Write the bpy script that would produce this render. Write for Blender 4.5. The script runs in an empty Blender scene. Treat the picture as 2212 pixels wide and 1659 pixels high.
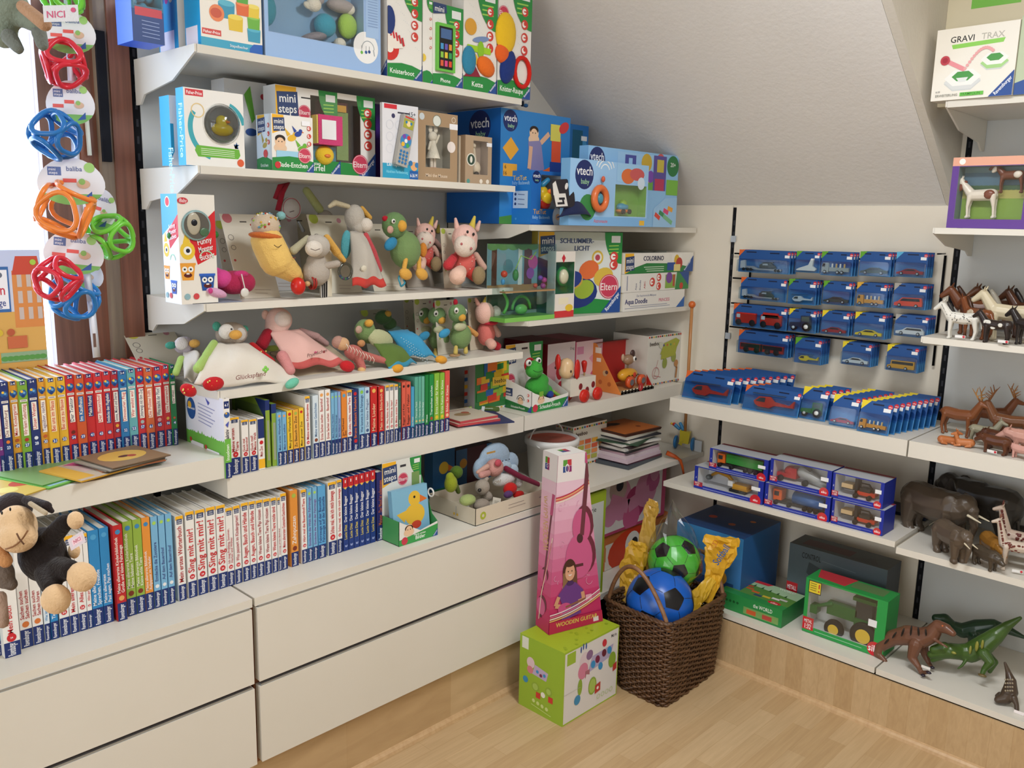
import bpy, bmesh, math, random
from mathutils import Vector, Matrix, Euler
random.seed(7)
S = bpy.context.scene
COL = S.collection
PI = math.pi

# ------------------------------------------------------------------ camera
W0, H0, FPX = 2212, 1659, 1870.35
CAM = Vector((2.705, -3.563, 1.785))
YAW, PITCH, ROLL = -0.7667843, -0.18394574, 0.02220458
FWD = Vector((math.sin(YAW)*math.cos(PITCH), math.cos(YAW)*math.cos(PITCH), math.sin(PITCH)))
_r = Vector((math.cos(YAW), -math.sin(YAW), 0)); _u = _r.cross(FWD)
RGT = _r*math.cos(ROLL) + _u*math.sin(ROLL)
UPV = -_r*math.sin(ROLL) + _u*math.cos(ROLL)
cam = bpy.data.cameras.new('camera'); cam.sensor_width = 36; cam.lens = 36*FPX/W0
cam.clip_start = 0.05
co = bpy.data.objects.new('camera', cam); COL.objects.link(co)
m = Matrix((RGT, UPV, -FWD)).transposed().to_4x4(); m.translation = CAM
co.matrix_world = m
S.camera = co

# ------------------------------------------------------------------ light, sky, exposure
S.view_settings.view_transform = 'Standard'; S.view_settings.look = 'None'
S.view_settings.gamma = 1; S.view_settings.exposure = -0.22
S.view_settings.use_curve_mapping = False
wd = bpy.data.worlds.new('sky'); S.world = wd; wd.use_nodes = True
bg = wd.node_tree.nodes['Background']
bg.inputs[0].default_value = (0.80, 0.90, 1.0, 1); bg.inputs[1].default_value = 4.5

def area(name, loc, rot, sx, sy, power, col):
    l = bpy.data.lights.new(name, 'AREA'); l.shape = 'RECTANGLE'; l.size = sx; l.size_y = sy
    l.energy = power; l.color = col
    o = bpy.data.objects.new(name, l); o.location = loc; o.rotation_euler = rot; COL.objects.link(o)
    return o
# ceiling lamps of the shop and daylight coming in at the window, plus an added fill
area('ceiling_lamp_light', (2.0, -1.85, 2.86), (0, 0, 0), 0.9, 0.25, 42, (0.96, 0.98, 1.0))
area('ceiling_lamp_light', (2.2, -5.1, 2.86), (0, 0, 0), 1.6, 1.2, 14, (0.96, 0.98, 1.0))
area('ceiling_lamp_light', (3.4, -2.1, 2.86), (0, 0, 0), 0.7, 0.7, 17, (0.97, 0.98, 1.0))
area('window_daylight', (-0.45, -3.3, 2.0), (0, -PI/2, 0), 1.5, 1.5, 42, (0.72, 0.84, 1.0))
area('added_fill_light', (2.3, -6.05, 1.5), (math.radians(90), 0, 0), 2.2, 1.6, 62, (0.90, 0.95, 1.0))  # added frontal fill behind the camera, brightens slope and right wall; no window there

# ------------------------------------------------------------------ rays to find where things stand
def ray(x, y): return FWD + RGT*((x-W0/2)/FPX) - UPV*((y-H0/2)/FPX)
def onx(x, y, X): d = ray(x, y); return CAM + d*((X-CAM.x)/d.x)
def ony(x, y, Y): d = ray(x, y); return CAM + d*((Y-CAM.y)/d.y)
def onz(x, y, Z): d = ray(x, y); return CAM + d*((Z-CAM.z)/d.z)
def proj(P):
    q = Vector(P)-CAM; w = q.dot(FWD)
    return W0/2+FPX*q.dot(RGT)/w, H0/2-FPX*q.dot(UPV)/w

# ------------------------------------------------------------------ materials
_M = {}
def lin(c): c /= 255.0; return c/12.92 if c <= .04045 else ((c+.055)/1.055)**2.4
def rgb(h): return tuple(lin(int(h[i:i+2], 16)) for i in (0, 2, 4))+(1,)
def mat(key):
    """'rrggbb' printed card; 'rrggbb|pl' plastic; '|fz' plush; '|cl' cloth; '|fm' clear film; '|mt' metal; '|rb' matt"""
    if key in _M: return _M[key]
    h, _, k = key.partition('|')
    mt = bpy.data.materials.new({'pl': 'plastic_', 'fz': 'plush_', 'cl': 'cloth_', 'fm': 'clear_film_', 'mt': 'metal_', 'rb': 'matt_'}.get(k, 'card_')+h)
    mt.use_nodes = True; nt = mt.node_tree; p = nt.nodes['Principled BSDF']
    p.inputs['Base Color'].default_value = rgb(h)
    p.inputs['Roughness'].default_value = {'pl': .28, 'fz': .95, 'cl': .9, 'mt': .35, 'rb': .8, 'sh': .4}.get(k, .42)
    p.inputs['Specular IOR Level'].default_value = {'fz': .1, 'cl': .15, 'rb': .2}.get(k, .4)
    if k == 'mt': p.inputs['Metallic'].default_value = .9
    if k in ('fz', 'cl'):
        p.inputs['Sheen Weight'].default_value = .12
        tc = nt.nodes.new('ShaderNodeTexCoord'); nz = nt.nodes.new('ShaderNodeTexNoise'); bp = nt.nodes.new('ShaderNodeBump')
        nz.inputs['Scale'].default_value = 260 if k == 'fz' else 500; nz.inputs['Detail'].default_value = 3
        bp.inputs['Strength'].default_value = .6 if k == 'fz' else .3; bp.inputs['Distance'].default_value = .004
        nt.links.new(tc.outputs['Object'], nz.inputs['Vector']); nt.links.new(nz.outputs[0], bp.inputs['Height']); nt.links.new(bp.outputs[0], p.inputs['Normal'])
    if k == 'fm':
        nt.nodes.remove(p); out = nt.nodes['Material Output']
        tr = nt.nodes.new('ShaderNodeBsdfTransparent'); gl = nt.nodes.new('ShaderNodeBsdfGlossy'); mx = nt.nodes.new('ShaderNodeMixShader'); lw = nt.nodes.new('ShaderNodeLayerWeight')
        tr.inputs[0].default_value = rgb(h); gl.inputs['Roughness'].default_value = .08; gl.inputs[0].default_value = (1, 1, 1, 1)
        lw.inputs[0].default_value = .5; m1 = nt.nodes.new('ShaderNodeMath'); m1.operation = 'POWER'; m1.inputs[1].default_value = 3.5
        m2 = nt.nodes.new('ShaderNodeMath'); m2.operation = 'MULTIPLY_ADD'; m2.inputs[1].default_value = .5; m2.inputs[2].default_value = .05
        nt.links.new(lw.outputs['Facing'], m1.inputs[0]); nt.links.new(m1.outputs[0], m2.inputs[0])
        nt.links.new(m2.outputs[0], mx.inputs[0]); nt.links.new(tr.outputs[0], mx.inputs[1]); nt.links.new(gl.outputs[0], mx.inputs[2]); nt.links.new(mx.outputs[0], out.inputs[0])
    _M[key] = mt
    return mt

def nodes_mat(name, fn):
    mt = bpy.data.materials.new(name); mt.use_nodes = True
    fn(mt.node_tree, mt.node_tree.nodes['Principled BSDF']); _M[name+'|x'] = mt
    return name+'|x'

# ------------------------------------------------------------------ text outlines (built in font), height 1
_T = {}
def glyphs(s, bold=True):
    if s in _T: return _T[s]
    cu = bpy.data.curves.new('t', 'FONT'); cu.body = s; cu.resolution_u = 2; cu.fill_mode = 'FRONT'
    if bold: cu.offset = .01
    o = bpy.data.objects.new('t', cu); COL.objects.link(o)
    me = bpy.data.meshes.new_from_object(o.evaluated_get(bpy.context.evaluated_depsgraph_get()))
    vs = [(v.co.x, v.co.y) for v in me.vertices]; fs = [tuple(p.vertices) for p in me.polygons]
    bpy.data.objects.remove(o); bpy.data.curves.remove(cu); bpy.data.meshes.remove(me)
    if not vs: vs = [(0, 0), (.1, 0), (0, .1)]
    x0 = min(v[0] for v in vs); x1 = max(v[0] for v in vs)
    _T[s] = ([(x-x0, y) for x, y in vs], fs, x1-x0)
    return _T[s]

# ------------------------------------------------------------------ mesh builder
def V3(*a): return Vector(a)
class B:
    def __init__(s): s.v = []; s.f = []
    def add(s, vs, fs, c, sm=False, M=None):
        n = len(s.v)
        s.v += [(M @ Vector(v)) if M is not None else Vector(v) for v in vs]
        s.f += [(tuple(i+n for i in f), c, sm) for f in fs]
        return s
    def box(s, x0, y0, z0, x1, y1, z1, c, M=None, front=None, top=None):
        vs = [(x0,y0,z0),(x1,y0,z0),(x1,y1,z0),(x0,y1,z0),(x0,y0,z1),(x1,y0,z1),(x1,y1,z1),(x0,y1,z1)]
        s.add(vs, [(0,3,2,1),(1,2,6,5),(2,3,7,6),(3,0,4,7)], c, M=M)
        s.add(vs, [(0,1,5,4)], front or c, M=M); s.add(vs, [(4,5,6,7)], top or c, M=M)
        return s
    def prism(s, pts, y0, y1, c, M=None, cf=None):      # outline in x,z, extruded in y (y0 is the front)
        n = len(pts)
        a = sum(pts[i][0]*pts[(i+1) % n][1]-pts[(i+1) % n][0]*pts[i][1] for i in range(n))
        if a < 0: pts = pts[::-1]
        vs = [(x, y0, z) for x, z in pts]+[(x, y1, z) for x, z in pts]
        s.add(vs, [(i, i+n, (i+1) % n+n, (i+1) % n) for i in range(n)], c, M=M)
        s.add(vs, [tuple(range(n))], cf or c, M=M); s.add(vs, [tuple(range(2*n-1, n-1, -1))], c, M=M)
        return s
    def ell(s, c, r, col, R=None, n=14, m=9):
        if not hasattr(r, '__len__'): r = (r, r, r)
        T = Matrix.Translation(c) @ (Euler(R).to_matrix().to_4x4() if R else Matrix())
        vs = [(0, 0, r[2])]
        for i in range(1, m):
            a = PI*i/m
            for j in range(n):
                b = 2*PI*j/n; vs.append((r[0]*math.sin(a)*math.cos(b), r[1]*math.sin(a)*math.sin(b), r[2]*math.cos(a)))
        vs.append((0, 0, -r[2])); L = len(vs)-1
        fs = [(0, 1+j, 1+(j+1) % n) for j in range(n)]
        for i in range(m-2):
            for j in range(n):
                p = 1+i*n; fs.append((p+j, p+n+j, p+n+(j+1) % n, p+(j+1) % n))
        p = 1+(m-2)*n; fs += [(p+j, L, p+(j+1) % n) for j in range(n)]
        return s.add(vs, fs, col, True, T)
    def tube(s, pts, r, col, n=8, cap=True, closed=False, flat=1.0):
        pts = [Vector(p) for p in pts]; k = len(pts)
        rs = r if hasattr(r, '__len__') else [r]*k
        vs = []; up = None
        for i, p in enumerate(pts):
            if closed: t = pts[(i+1) % k]-pts[i-1]
            else: t = (pts[min(i+1, k-1)]-pts[max(i-1, 0)])
            t.normalize()
            if up is None:
                up = Vector((0, 0, 1)) if abs(t.z) < .9 else Vector((1, 0, 0))
            a = t.cross(up); 
            if a.length < 1e-4: a = t.orthogonal()
            a.normalize(); b = a.cross(t); up = b
            for j in range(n):
                q = 2*PI*j/n; vs.append(p+(a*math.cos(q)+b*math.sin(q)*flat)*rs[i])
        fs = []
        for i in range(k if closed else k-1):
            for j in range(n):
                A = i*n+j; A2 = i*n+(j+1) % n; Bq = ((i+1) % k)*n+j; B2 = ((i+1) % k)*n+(j+1) % n
                fs.append((A, A2, B2, Bq))
        if cap and not closed:
            fs.append(tuple(range(n-1, -1, -1))); fs.append(tuple(range((k-1)*n, k*n)))
        return s.add(vs, fs, col, True)
    def limb(s, a, b, ra, rb, col, n=12):               # rounded tapering limb
        a, b = Vector(a), Vector(b); d = (b-a); L = d.length; d.normalize()
        ps, rs = [], []
        for t in (-1, -.8, -.45): ps.append(a+d*ra*t); rs.append(ra*math.sqrt(max(0.0, 1-t*t))+1e-4)
        for t in (0, .33, .66, 1): ps.append(a+d*L*t); rs.append(ra+(rb-ra)*t)
        for t in (.45, .8, 1): ps.append(b+d*rb*t); rs.append(rb*math.sqrt(max(0.0, 1-t*t))+1e-4)
        return s.tube(ps, rs, col, n)
    def lathe(s, prof, col, n=24, M=None, cols=None):   # profile of (radius, z)
        vs = [(r*math.cos(2*PI*j/n), r*math.sin(2*PI*j/n), z) for r, z in prof for j in range(n)]
        for i in range(len(prof)-1):
            fs = [(i*n+j, i*n+(j+1) % n, (i+1)*n+(j+1) % n, (i+1)*n+j) for j in range(n)]
            s.add(vs, fs, cols[i] if cols else col, True, M) if i == 0 and False else None
            s._raw(vs, fs, cols[i] if cols else col, M, i == 0)
        return s
    def _raw(s, vs, fs, c, M, first):
        if first:
            s._b = len(s.v); s.v += [(M @ Vector(v)) if M is not None else Vector(v) for v in vs]
        s.f += [(tuple(i+s._b for i in f), c, True) for f in fs]
    def text(s, t, O, U, V, h, col, w=None, al='l', sx=1.0):
        vs, fs, L = glyphs(t); k = h/.72; wx = L*k*sx
        q = k*sx if w is None or wx <= w else w/L
        off = {'l': 0, 'c': -L*q/2, 'r': -L*q}[al]
        return s.add([O+U*(x*q+off)+V*(y*k) for x, y in vs], fs, col)
    def mesh(s, name):
        me = bpy.data.meshes.new(name)
        me.from_pydata([tuple(v) for v in s.v], [], [f[0] for f in s.f])
        ks = []; idx = {}
        for f in s.f:
            if f[1] not in idx: idx[f[1]] = len(ks); ks.append(f[1])
        for k in ks: me.materials.append(mat(k))
        me.polygons.foreach_set('material_index', [idx[f[1]] for f in s.f])
        me.polygons.foreach_set('use_smooth', [f[2] for f in s.f])
        me.update(); return me
    def build(s, name, parent=None, bevel=0, loc=None, rot=None, remesh=0, sub=0, solid=0):
        o = bpy.data.objects.new(name, s.mesh(name)); COL.objects.link(o)
        if parent: o.parent = parent
        if loc is not None: o.location = loc
        if rot is not None: o.rotation_euler = rot if hasattr(rot, '__len__') else (0, 0, rot)
        if remesh:
            q = o.modifiers.new('r', 'REMESH'); q.mode = 'VOXEL'; q.voxel_size = remesh; q.use_smooth_shade = True
            q = o.modifiers.new('s', 'SMOOTH'); q.iterations = 5; q.factor = .5
        if bevel:
            q = o.modifiers.new('b', 'BEVEL'); q.width = bevel; q.segments = 2; q.limit_method = 'ANGLE'; q.angle_limit = .6
        if solid:
            q = o.modifiers.new('t', 'SOLIDIFY'); q.thickness = solid; q.offset = 0
        if sub:
            q = o.modifiers.new('u', 'SUBSURF'); q.levels = sub; q.render_levels = sub
        return o

def clip01(pts):
    for ax, lim, sg in ((0, 0, 1), (0, 1, -1), (1, 0, 1), (1, 1, -1)):
        out = []; n = len(pts)
        for i in range(n):
            a, b = pts[i-1], pts[i]; da, db = (a[ax]-lim)*sg, (b[ax]-lim)*sg
            if (da < 0) != (db < 0): t = da/(da-db); out.append((a[0]+(b[0]-a[0])*t, a[1]+(b[1]-a[1])*t))
            if db >= 0: out.append(b)
        pts = out
        if len(pts) < 3: return []
    return pts
class Face:
    """a flat printed face: u,v run 0..1 over it; every mark is a thin layer of print in the mesh"""
    def __init__(s, b, O, U, V, d=.00007):
        s.b = b; s.O = Vector(O); s.U = Vector(U); s.V = Vector(V); s.w = s.U.length; s.h = s.V.length
        s.N = s.U.cross(s.V).normalized(); s.k = 1; s.d = d
    def P(s, u, v): return s.O+s.U*u+s.V*v+s.N*(s.d*s.k)
    def p(s, pts, c):
        n = len(pts); a = sum(pts[i][0]*pts[(i+1) % n][1]-pts[(i+1) % n][0]*pts[i][1] for i in range(n))
        if a < 0: pts = pts[::-1]
        if getattr(s, 'clip', True) and any(not (-1e-6 <= x <= 1+1e-6) for q in pts for x in q): pts = clip01(pts)
        if len(pts) > 2: s.b.add([s.P(*q) for q in pts], [tuple(range(len(pts)))], c); s.k += 1
        return s
    def r(s, u0, v0, u1, v1, c): return s.p([(u0, v0), (u1, v0), (u1, v1), (u0, v1)], c)
    def c(s, u, v, r, c, ry=None, n=18, rot=0, a0=0, a1=2*PI):   # r relative to width; ry relative to width too
        ry = r if ry is None else ry; q = s.w/s.h; pts = []
        for i in range(n+(0 if a1-a0 > 6.28 else 1)):
            a = a0+(a1-a0)*i/n; x = r*math.cos(a); y = ry*math.sin(a)
            pts.append((u+x*math.cos(rot)-y*math.sin(rot), v+(x*math.sin(rot)+y*math.cos(rot))*q))
        return s.p(pts, c)
    def ring(s, u, v, r, t, c, n=24, a0=0, a1=2*PI, ry=None):
        q = s.w/s.h; ry = ry or r; k = n+1
        o = [(u+r*math.cos(a0+(a1-a0)*i/n), v+q*ry*math.sin(a0+(a1-a0)*i/n)) for i in range(k)]
        i_ = [(u+(r-t)*math.cos(a0+(a1-a0)*i/n), v+q*(ry-t)*math.sin(a0+(a1-a0)*i/n)) for i in range(k)]
        k0 = s.k
        for i in range(n): s.k = k0; s.p([o[i], o[i+1], i_[i+1], i_[i]], c)
        s.k = k0+1; return s
    def line(s, pts, t, c):                              # polyline of width t (relative to face width)
        q = s.w/s.h; k0 = s.k
        for (a, b_), (e, f) in zip(pts, pts[1:]):
            dx, dy = e-a, (f-b_)/q; L = math.hypot(dx, dy) or 1; nx, ny = -dy/L*t/2, dx/L*t/2*q
            s.k = k0; s.p([(a+nx, b_+ny), (a-nx, b_-ny), (e-nx, f-ny), (e+nx, f+ny)], c)
        s.k = k0+1; return s
    def t(s, txt, u, v, h, c, w=None, al='l', rot=0, sx=1.0):   # h relative to face height, w max width relative to face width
        U = s.U.normalized(); V = s.V.normalized(); O = s.P(u, v)
        if rot:
            R = Matrix.Rotation(rot, 3, s.N); U = R @ U; V = R @ V
        s.b.text(txt, O, U, V, h*s.h, c, None if w is None else w*s.w, al, sx); s.k += 1; return s

def faces(b, w, h, d, fr='ffffff', side=None, top=None, back=None, hole=None, hin='d8d8d8', hd=.8):
    """carton of w x h x d, origin at the middle of its lower front edge, front towards -y; returns printable faces"""
    side = side or fr; top = top or side
    x = w/2
    vs = [(-x,0,0),(x,0,0),(x,d,0),(-x,d,0),(-x,0,h),(x,0,h),(x,d,h),(-x,d,h)]
    if hole:                                             # an opening with a lined recess behind it
        u0, v0, u1, v1 = hole; a, e = -x+w*u0, -x+w*u1; p, q = h*v0, h*v1; k = d*hd
        hv = [(a,0,p),(e,0,p),(e,0,q),(a,0,q),(a,k,p),(e,k,p),(e,k,q),(a,k,q)]
        b.add(vs+hv, [(0,1,9,8),(1,5,10,9),(5,4,11,10),(4,0,8,11)], fr)
        b.add(hv, [(0,1,5,4),(1,2,6,5),(2,3,7,6),(3,0,4,7),(4,5,6,7)], hin)
    else: b.add(vs, [(0,1,5,4)], fr)
    b.add(vs, [(1,2,6,5),(3,0,4,7)], side); b.add(vs, [(4,5,6,7)], top)
    b.add(vs, [(2,3,7,6),(0,3,2,1)], back or side)
    return (Face(b, (-x,0,0), (w,0,0), (0,0,h)), Face(b, (-x,d,0), (0,-d,0), (0,0,h)), Face(b, (-x,0,h), (w,0,0), (0,d,0)))

def tag(o, label, cat, group=None):
    o['label'] = label; o['category'] = cat
    if group: o['group'] = group
    return o
def thing(name, label, cat, loc=(0,0,0), rz=0, group=None, rot=None):
    o = bpy.data.objects.new(name, None); COL.objects.link(o); o.empty_display_size = .02
    o.location = loc; o.rotation_euler = rot if rot else (0, 0, rz)
    return tag(o, label, cat, group)
def struct(b, name, **k):
    o = b.build(name, **k); o['kind'] = 'structure'; return o
def copy_tree(o, parent=None):
    kids = list(o.children)
    c = o.copy(); COL.objects.link(c)
    if parent: c.parent = parent
    for ch in kids: copy_tree(ch, c)
    return c

LEFT, RIGHT = 'left', 'right'
def spot(wall, D, xl, xr, yt, z, dz=None):
    """base point, turn, width and height of a thing whose front stands D out from the wall on a shelf at height z"""
    f = onx if wall == LEFT else ony; ax = 1 if wall == LEFT else 0
    DD = D if wall == LEFT else -D
    a = f(xl, yt, DD); b_ = f(xr, yt, DD)
    for _ in range(3):
        def pp(c): return (DD, c[1], z) if wall == LEFT else (c[0], DD, z)
        ya = proj(pp(a))[1]; yb = proj(pp(b_))[1]
        a = f(xl, (ya+yt)/2, DD); b_ = f(xr, (yb+yt)/2, DD)
    mid = (xl+xr)/2
    h = f(mid, yt, DD).z-z
    w = abs(b_[ax]-a[ax]); c = (a[ax]+b_[ax])/2
    loc = Vector((DD, c, z)) if wall == LEFT else Vector((c, DD, z))
    return loc, (PI/2 if wall == LEFT else 0), w, h
def carton(name, label, cat, wall, D, xl, xr, yt, z, depth, fr, side, art, yaw=0, hole=None, group=None, top=None, hin='d8d8d8', hd=.8, film=True, w=None, h=None, tilt=0, at=None):
    """a printed box standing on a shelf; art(F, G, T, w, h, d, parts) draws on the front, the left side and the top"""
    if at is not None: loc, rz, ww, hh = Vector(at), 0, w, h
    else: loc, rz, ww, hh = spot(wall, D, xl, xr, yt, z+.0008)
    w = w or ww; h = h or hh
    b = B(); F, G, T = faces(b, w, h, depth, fr, side, top, hole=hole, hin=hin, hd=hd); parts = []
    if art: art(F, G, T, w, h, depth, parts)
    rot = (tilt, 0, rz+yaw)
    if hole and film:
        u0, v0, u1, v1 = hole; f = B(); f.box(-w/2+w*u0-.002, -.0012, h*v0-.002, -w/2+w*u1+.002, -.0006, h*v1+.002, 'ffffff|fm'); parts.append(('viewing_window', f, {}))
    if parts:
        t = thing(name, label, cat, loc, 0, group, rot); b.build('carton', t)
        for n_, q, kw in parts: q.build(n_, t, **kw)
        return t
    return tag(b.build(name, loc=loc, rot=rot), label, cat, group)
def off(loc, rz, dx=0, dy=0, dz=0):                     # a point given in a thing's own frame
    return Vector(loc)+Matrix.Rotation(rz, 3, 'Z') @ Vector((dx, dy, dz))
# ================================================================== the room
def wall_nodes(nt, p, c1, c2, sc, bump, rough=.85):
    tc = nt.nodes.new('ShaderNodeTexCoord'); nz = nt.nodes.new('ShaderNodeTexNoise'); nz.inputs['Scale'].default_value = sc; nz.inputs['Detail'].default_value = 5
    cr = nt.nodes.new('ShaderNodeValToRGB'); cr.color_ramp.elements[0].position = .35; cr.color_ramp.elements[1].position = .65
    cr.color_ramp.elements[0].color = rgb(c1); cr.color_ramp.elements[1].color = rgb(c2)
    bp = nt.nodes.new('ShaderNodeBump'); bp.inputs['Strength'].default_value = bump; bp.inputs['Distance'].default_value = .003
    n2 = nt.nodes.new('ShaderNodeTexNoise'); n2.inputs['Scale'].default_value = sc*25
    nt.links.new(tc.outputs['Object'], nz.inputs['Vector']); nt.links.new(tc.outputs['Object'], n2.inputs['Vector'])
    nt.links.new(nz.outputs[0], cr.inputs[0]); nt.links.new(cr.outputs[0], p.inputs['Base Color'])
    nt.links.new(n2.outputs[0], bp.inputs['Height']); nt.links.new(bp.outputs[0], p.inputs['Normal'])
    p.inputs['Roughness'].default_value = rough; p.inputs['Specular IOR Level'].default_value = .25
PLASTER = nodes_mat('plaster', lambda nt, p: wall_nodes(nt, p, 'dcd6ca', 'dfd9cd', 3, .25))
SLOPE = nodes_mat('slope_plaster', lambda nt, p: wall_nodes(nt, p, 'ebe8e4', 'efece8', 2, .35))
PANEL = nodes_mat('back_panel', lambda nt, p: wall_nodes(nt, p, 'ced0ce', 'd2d4d2', 2, .03, .5))
KNEE = nodes_mat('knee_panel', lambda nt, p: wall_nodes(nt, p, 'e8dfce', 'ebe2d1', 2, .03, .5))
WHITE = nodes_mat('white_laminate', lambda nt, p: wall_nodes(nt, p, 'dbd6ca', 'ded9ce', 2, .02, .32))
def plank_nodes(nt, p):
    tc = nt.nodes.new('ShaderNodeTexCoord'); mp = nt.nodes.new('ShaderNodeMapping'); mp.inputs['Rotation'].default_value = (0, 0, PI/2)
    br = nt.nodes.new('ShaderNodeTexBrick'); br.offset = .37; br.inputs['Scale'].default_value = 1
    br.inputs['Brick Width'].default_value = .45; br.inputs['Row Height'].default_value = .066; br.inputs['Mortar Size'].default_value = .0006
    br.inputs['Color1'].default_value = rgb('c0a177'); br.inputs['Color2'].default_value = rgb('ceb28a'); br.inputs['Mortar'].default_value = rgb('b8996e')
    br.inputs['Bias'].default_value = -.1
    gm = nt.nodes.new('ShaderNodeMapping'); gm.inputs['Scale'].default_value = (26, 1.6, 8); nz = nt.nodes.new('ShaderNodeTexNoise'); nz.inputs['Scale'].default_value = 3; nz.inputs['Detail'].default_value = 6; nz.inputs['Distortion'].default_value = .7
    mx = nt.nodes.new('ShaderNodeMix'); mx.data_type = 'RGBA'; mx.blend_type = 'MULTIPLY'; mx.inputs[0].default_value = .35
    cr = nt.nodes.new('ShaderNodeValToRGB'); cr.color_ramp.elements[0].position = .3; cr.color_ramp.elements[1].position = .7
    cr.color_ramp.elements[0].color = (.62, .56, .5, 1); cr.color_ramp.elements[1].color = (1, 1, 1, 1)
    L = nt.links.new
    L(tc.outputs['Object'], mp.inputs[0]); L(mp.outputs[0], br.inputs[0]); L(tc.outputs['Object'], gm.inputs[0]); L(gm.outputs[0], nz.inputs['Vector'])
    L(nz.outputs[0], cr.inputs[0]); L(br.outputs[0], mx.inputs[6]); L(cr.outputs[0], mx.inputs[7]); L(mx.outputs[2], p.inputs['Base Color'])
    p.inputs['Roughness'].default_value = .38; p.inputs['Specular IOR Level'].default_value = .35
LAMI = nodes_mat('beech_laminate', plank_nodes)
def wood_nodes(c1, c2, sc=(30, 30, 1.2)):
    def fn(nt, p):
        tc = nt.nodes.new('ShaderNodeTexCoord'); gm = nt.nodes.new('ShaderNodeMapping'); gm.inputs['Scale'].default_value = sc
        nz = nt.nodes.new('ShaderNodeTexNoise'); nz.inputs['Scale'].default_value = 2; nz.inputs['Detail'].default_value = 5; nz.inputs['Distortion'].default_value = .5
        cr = nt.nodes.new('ShaderNodeValToRGB'); cr.color_ramp.elements[0].position = .3; cr.color_ramp.elements[1].position = .7
        cr.color_ramp.elements[0].color = rgb(c1); cr.color_ramp.elements[1].color = rgb(c2)
        L = nt.links.new; L(tc.outputs['Object'], gm.inputs[0]); L(gm.outputs[0], nz.inputs['Vector']); L(nz.outputs[0], cr.inputs[0]); L(cr.outputs[0], p.inputs['Base Color'])
        p.inputs['Roughness'].default_value = .4
    return fn
DARKWOOD = nodes_mat('dark_stained_wood', wood_nodes('5f4034', '7d5544'))
REDWOOD = nodes_mat('red_stained_wood', wood_nodes('6f4636', '8c5a46'))
GREYWOOD = nodes_mat('weathered_wood', wood_nodes('77685a', '93836f'))
BEECH = nodes_mat('beech_wood', wood_nodes('bd9a70', 'cbaa80'))

XR, YB, ZC = 5.2, -6.2, 2.95          # far ends of the room behind the camera, flat ceiling
KZ = 1.885                            # top of the knee wall
TAN = .76
YS = -(ZC-KZ)/TAN                     # where the slope meets the flat ceiling
XC = 1.577                            # dormer cheek
YL = -2.41                            # left end of the shelving
WY0, WY1, WZ0, WZ1 = -4.35, YL-.015, 1.02, 2.75   # window opening in the left wall

b = B(); b.box(-.12, YB, -.1, XR, .12, 0, LAMI); struct(b, 'floor')
b = B()                               # left wall with the window opening
def wl(y0, z0, y1, z1): b.box(-.3 if y1 > -6.19 and False else -.12, y0, z0, 0, y1, z1, PLASTER)
wl(WY1, 0, .12, ZC+.05); wl(WY0, 0, WY1, WZ0); wl(WY0, WZ1, WY1, ZC+.05); wl(YB, 0, WY0, ZC+.05)
struct(b, 'wall_left')
b = B(); b.box(-.12, 0, 0, XR, .12, KZ, KNEE); b.box(XC, 0, KZ, XR, .12, ZC+.05, KNEE); struct(b, 'wall_right')
b = B(); b.box(-.12, YB-.12, 0, XR, YB, ZC, PLASTER); struct(b, 'wall_behind')
b = B(); b.box(XR, YB, 0, XR+.12, .12, ZC, PLASTER); struct(b, 'wall_far')
b = B()                               # sloping ceiling over the knee wall, its dormer cheek, flat ceiling
b.add([(0,0,KZ),(XC-.031,0,KZ),(XC-.031,YS,ZC),(0,YS,ZC),(0,.1,KZ+.1),(XC-.031,.1,KZ+.1),(XC-.031,YS,ZC+.1),(0,YS,ZC+.1)],
      [(0,3,2,1),(4,5,6,7),(0,1,5,4),(1,2,6,5),(2,3,7,6),(3,0,4,7)], SLOPE)
struct(b, 'ceiling_slope')
b = B(); b.add([(XC,0,KZ),(XC,YS,ZC),(XC,0,ZC),(XC-.03,0,KZ),(XC-.03,YS,ZC),(XC-.03,0,ZC)], [(0,2,1),(3,4,5),(0,1,4,3),(1,2,5,4),(2,0,3,5)], PLASTER)
struct(b, 'wall_dormer')
b = B(); b.box(-.12, YB, ZC, XR, YS, ZC+.1, PLASTER); b.box(XC, YS, ZC, XR, .12, ZC+.1, PLASTER); struct(b, 'ceiling')

# window in the left wall: reveal, frame, moulded casing, glass
b = B()
def fr(y0, z0, y1, z1, x0, x1, c=DARKWOOD): b.box(x0, y0, z0, x1, y1, z1, c)
GY = onx(103, 600, -.06).y            # glass ends here
fr(GY+.0, WZ0+.12, GY+.10, WZ1-.05, -.09, -.03); fr(WY0, WZ0+.12, WY0+.12, WZ1-.05, -.09, -.03)
fr(WY0, WZ0, WY1, WZ0+.12, -.09, -.025); fr(WY0, WZ1-.09, WY1, WZ1, -.09, -.03)
fr(-3.62, WZ0+.12, -3.56, WZ1-.09, -.085, -.035)
struct(b, 'window_1')
b = B(); b.box(-.062, WY0+.12, WZ0+.12, -.058, GY, WZ1-.09, 'f4f8ff|fm'); struct(b, 'window_2')
b = B()
y = GY+.10
fr(y, WZ0, y+.055, WZ1, -.11, -.012, REDWOOD)
fr(y+.055, WZ0, WY1, WZ1, -.11, -.035, DARKWOOD)
fr(WY1-.10, WZ0-.03, WY1-.065, ZC-.1, -.035, .012, GREYWOOD)
fr(WY1-.065, WZ0-.03, WY1-.005, ZC-.1, -.035, .02, REDWOOD)
fr(WY0-.08, WZ0-.05, WY1, WZ0, -.09, .02, REDWOOD)
struct(b, 'trim_1')
b = B(); p0 = onx(219, 70, 0); p1 = onx(226, 350, 0)
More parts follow.
